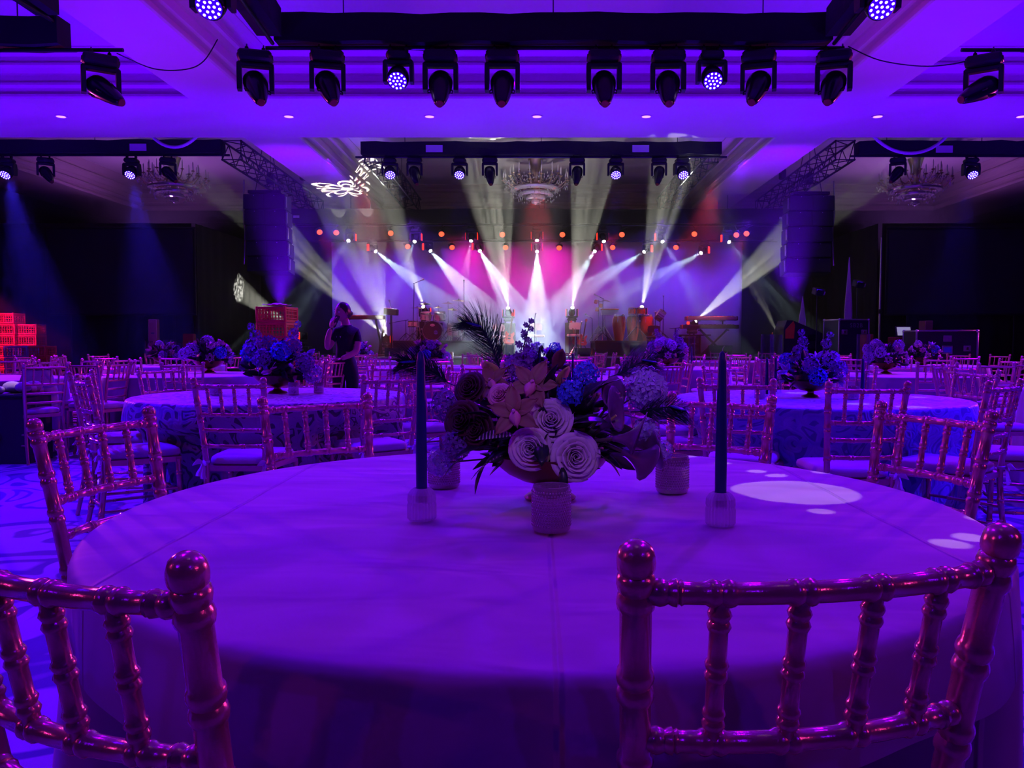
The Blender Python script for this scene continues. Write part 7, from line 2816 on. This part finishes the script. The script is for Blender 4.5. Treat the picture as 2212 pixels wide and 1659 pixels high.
# skull and face as one surface
mb = MB()
seg, rings = 28, 22
vs = []
for i in range(rings + 1):
    ph = PI * i / rings
    for j in range(seg):
        th = 2 * PI * j / seg
        x, y, z = math.sin(ph) * math.cos(th), math.sin(ph) * math.sin(th), -math.cos(ph)
        front = max(0.0, -y)
        X, Y, Z = x * 0.072, y * 0.092, z * 0.112
        if z < 0:                         # narrow jaw, chin forward
            X *= 1 - 0.34 * (-z) ** 1.3
            Y *= 1 - 0.10 * (-z)
            if y > 0:
                Y *= 1 - 0.45 * (-z)
        Y += 0.010 * (1 - abs(z)) * (1 if y > 0 else 0)
        d = math.hypot(x / 0.22, (z + 0.16) / 0.24)      # nose
        if y < 0 and d < 1:
            Y -= 0.020 * (1 - d) ** 1.0 * (1.0 if z < 0.0 else 0.9)
        for sx in (-1, 1):                # eye sockets, cheeks
            d = math.hypot((x - sx * 0.42) / 0.26, (z - 0.08) / 0.16)
            if y < 0 and d < 1:
                Y += 0.009 * (1 - d)
            d = math.hypot((x - sx * 0.5) / 0.3, (z + 0.3) / 0.3)
            if y < 0 and d < 1:
                Y -= 0.004 * (1 - d)
        d = math.hypot(x / 0.4, (z + 0.52) / 0.10)
        if y < 0 and d < 1:
            Y -= 0.006 * (1 - d)
        d = math.hypot(x / 0.4, (z + 0.86) / 0.2)
        if y < 0.2 and d < 1:
            Y -= 0.012 * (1 - d)
        vs.append((X, Y, Z))
fs = [(i * seg + j, i * seg + (j + 1) % seg, (i + 1) * seg + (j + 1) % seg, (i + 1) * seg + j) for i in range(rings) for j in range(seg)]
mb.add(vs, fs)
mb.build('face', SKIN, hd, True, 0)
for sx in (-1, 1):
    MB().ball((sx * 0.031, -0.072, 0.010), 0.0125, 12, 8).build('eye', EYE_W, hd)
    MB().ball((sx * 0.031, -0.081, 0.010), 0.0065, 8, 6).build('iris', EYE_D, hd)
    mb = MB()
    mb.tube([(sx * 0.014, -0.089, 0.031), (sx * 0.032, -0.088, 0.037), (sx * 0.05, -0.076, 0.032)], [0.002, 0.0035, 0.002], 6)
    mb.build('eyebrow', HAIR, hd)
    mb = MB()
    mb.ball((sx * 0.073, 0.006, -0.006), 1, 10, 8, (0.008, 0.018, 0.031))
    mb.build('ear', SKIN, hd)
MB().ball((0, -0.0885, -0.056), 1, 12, 6, (0.023, 0.007, 0.0075)).build('mouth', LIP, hd)
# hair: short dark cap swept back, low knot behind
mb = MB()
vs, fs = [], []
seg, rings = 32, 16
for i in range(rings + 1):
    t_ = i / rings
    for j in range(seg):
        th = 2 * PI * j / seg
        x, y = math.cos(th), math.sin(th)
        # hairline height: high at the brow, lower at the sides, nape at the back
        low = 0.052 if y < -0.55 else (-0.01 if y < 0.15 else -0.075)
        b = (y + 0.75) / 0.9
        low = 0.060 - 0.125 * max(0.0, min(1.0, b)) ** 1.2
        z = 0.121 + (low - 0.121) * t_
        q = math.sqrt(max(0.0, 1 - (max(min(z, 0.1209), -0.1) / 0.121) ** 2))
        k = 1.0 + 0.03 * math.sin(9 * th + 3 * t_)
        vs.append((x * 0.0795 * q * k, y * 0.100 * q * k + 0.012, z))
for i in range(rings):
    for j in range(seg):
        l = (j + 1) % seg
        fs.append((i * seg + j, (i + 1) * seg + j, (i + 1) * seg + l, i * seg + l))
mb.add(vs, fs)
mb.ball((0, 0.105, -0.02), 0.034, 12, 8)
mb.build('hair', HAIR, hd, True, 0)


def hand(name, wrist, along, palm_n, curl, parent, thumb_side=1, s=1.0):
    """Palm, four fingers of unequal length and a thumb as one skinned surface."""
    along, palm_n = Vector(along).normalized(), Vector(palm_n).normalized()
    palm_n = (palm_n - along * palm_n.dot(along)).normalized()
    side = along.cross(palm_n)
    W = Vector(wrist)
    V, E, RR = [W], [], [(0.024 * s, 0.018 * s)]

    def add(p, r, l):
        V.append(p)
        RR.append(r)
        E.append((l, len(V) - 1))
        return len(V) - 1
    pm = add(W + along * 0.045 * s, (0.034 * s, 0.015 * s), 0)
    for i, (off, L) in enumerate(((0.030, 0.066), (0.010, 0.076), (-0.010, 0.070), (-0.029, 0.054))):
        k = add(W + along * 0.088 * s + side * off * s * thumb_side, 0.0095 * s, pm)
        p = V[k]
        d = along.copy()
        for seg_, fr in enumerate((0.42, 0.32, 0.26)):
            d = (d + palm_n * math.tan(curl * (0.7 + 0.3 * seg_))).normalized()
            p = p + d * L * fr * s
            k = add(p, (0.0088 - 0.0009 * seg_) * s, k)
    k = add(W + along * 0.028 * s + side * 0.034 * s * thumb_side + palm_n * 0.006, 0.0115 * s, pm)
    d = (along * 0.75 + side * 0.6 * thumb_side + palm_n * 0.25).normalized()
    p = V[k]
    for q in (0.032, 0.026):
        p = p + d * q * s
        d = (d + along * 0.25 + palm_n * 0.25 * curl).normalized()
        k = add(p, 0.0095 * s, k)
    return skin_mesh(name, V, E, RR, 0, [SKIN], parent, 1)


hand('hand', (-0.118, -0.19, 1.285), (0.18, 0.10, 1.0), (0.55, 0.5, -0.1), 0.45, per, -1)
hand('hand', (0.000, -0.20, 0.935), (-0.75, -0.55, -0.1), (0.15, -0.2, -1.0), 0.5, per, 1)
t = thing('phone', 'dark phone held to the face of the person', 'phone', PB + Vector((-0.072, -0.150, 1.365)), 0, None, rot=(R(-14), R(22), R(-35)))
MB().box((0, 0, 0), (0.012, 0.070, 0.145), ch=0.005).build('case', BLACK_GLOSS, t)
MB().box((0.0065, 0, 0), (0.002, 0.062, 0.13)).build('screen', BLACK_PAINT, t)
q = MB().box((-0.045, -0.118, 1.185), (0.055, 0.006, 0.022), (0, 0.12, -0.25), 0.002).build('name_badge', EMBLEM, per)
q['label'] = 'white name badge'
chair(-2.36, 8.93, R(70), 'gold chair under the hand of the person', False, 'gold chairs around the far tables')
# ------------------------------------------------------------------ stage haze
hm = bpy.data.materials.new('thin_stage_haze')
hm.use_nodes = True
nt = hm.node_tree
nt.nodes.remove(nt.nodes['Principled BSDF'])
vs_ = nt.nodes.new('ShaderNodeVolumeScatter')
vs_.inputs['Color'].default_value = (1, 1, 1, 1)
vs_.inputs['Density'].default_value = 0.038
vs_.inputs['Anisotropy'].default_value = 0.0
nt.links.new(vs_.outputs[0], nt.nodes['Material Output'].inputs['Volume'])
hz = MB().box((0, 21.0, 3.2), (29.4, 8.2, 6.15)).build('stage_haze', hm, None, False)
tag(hz, 'thin smoke haze hanging in front of the stage that shows the light beams', 'haze', kind='stuff')
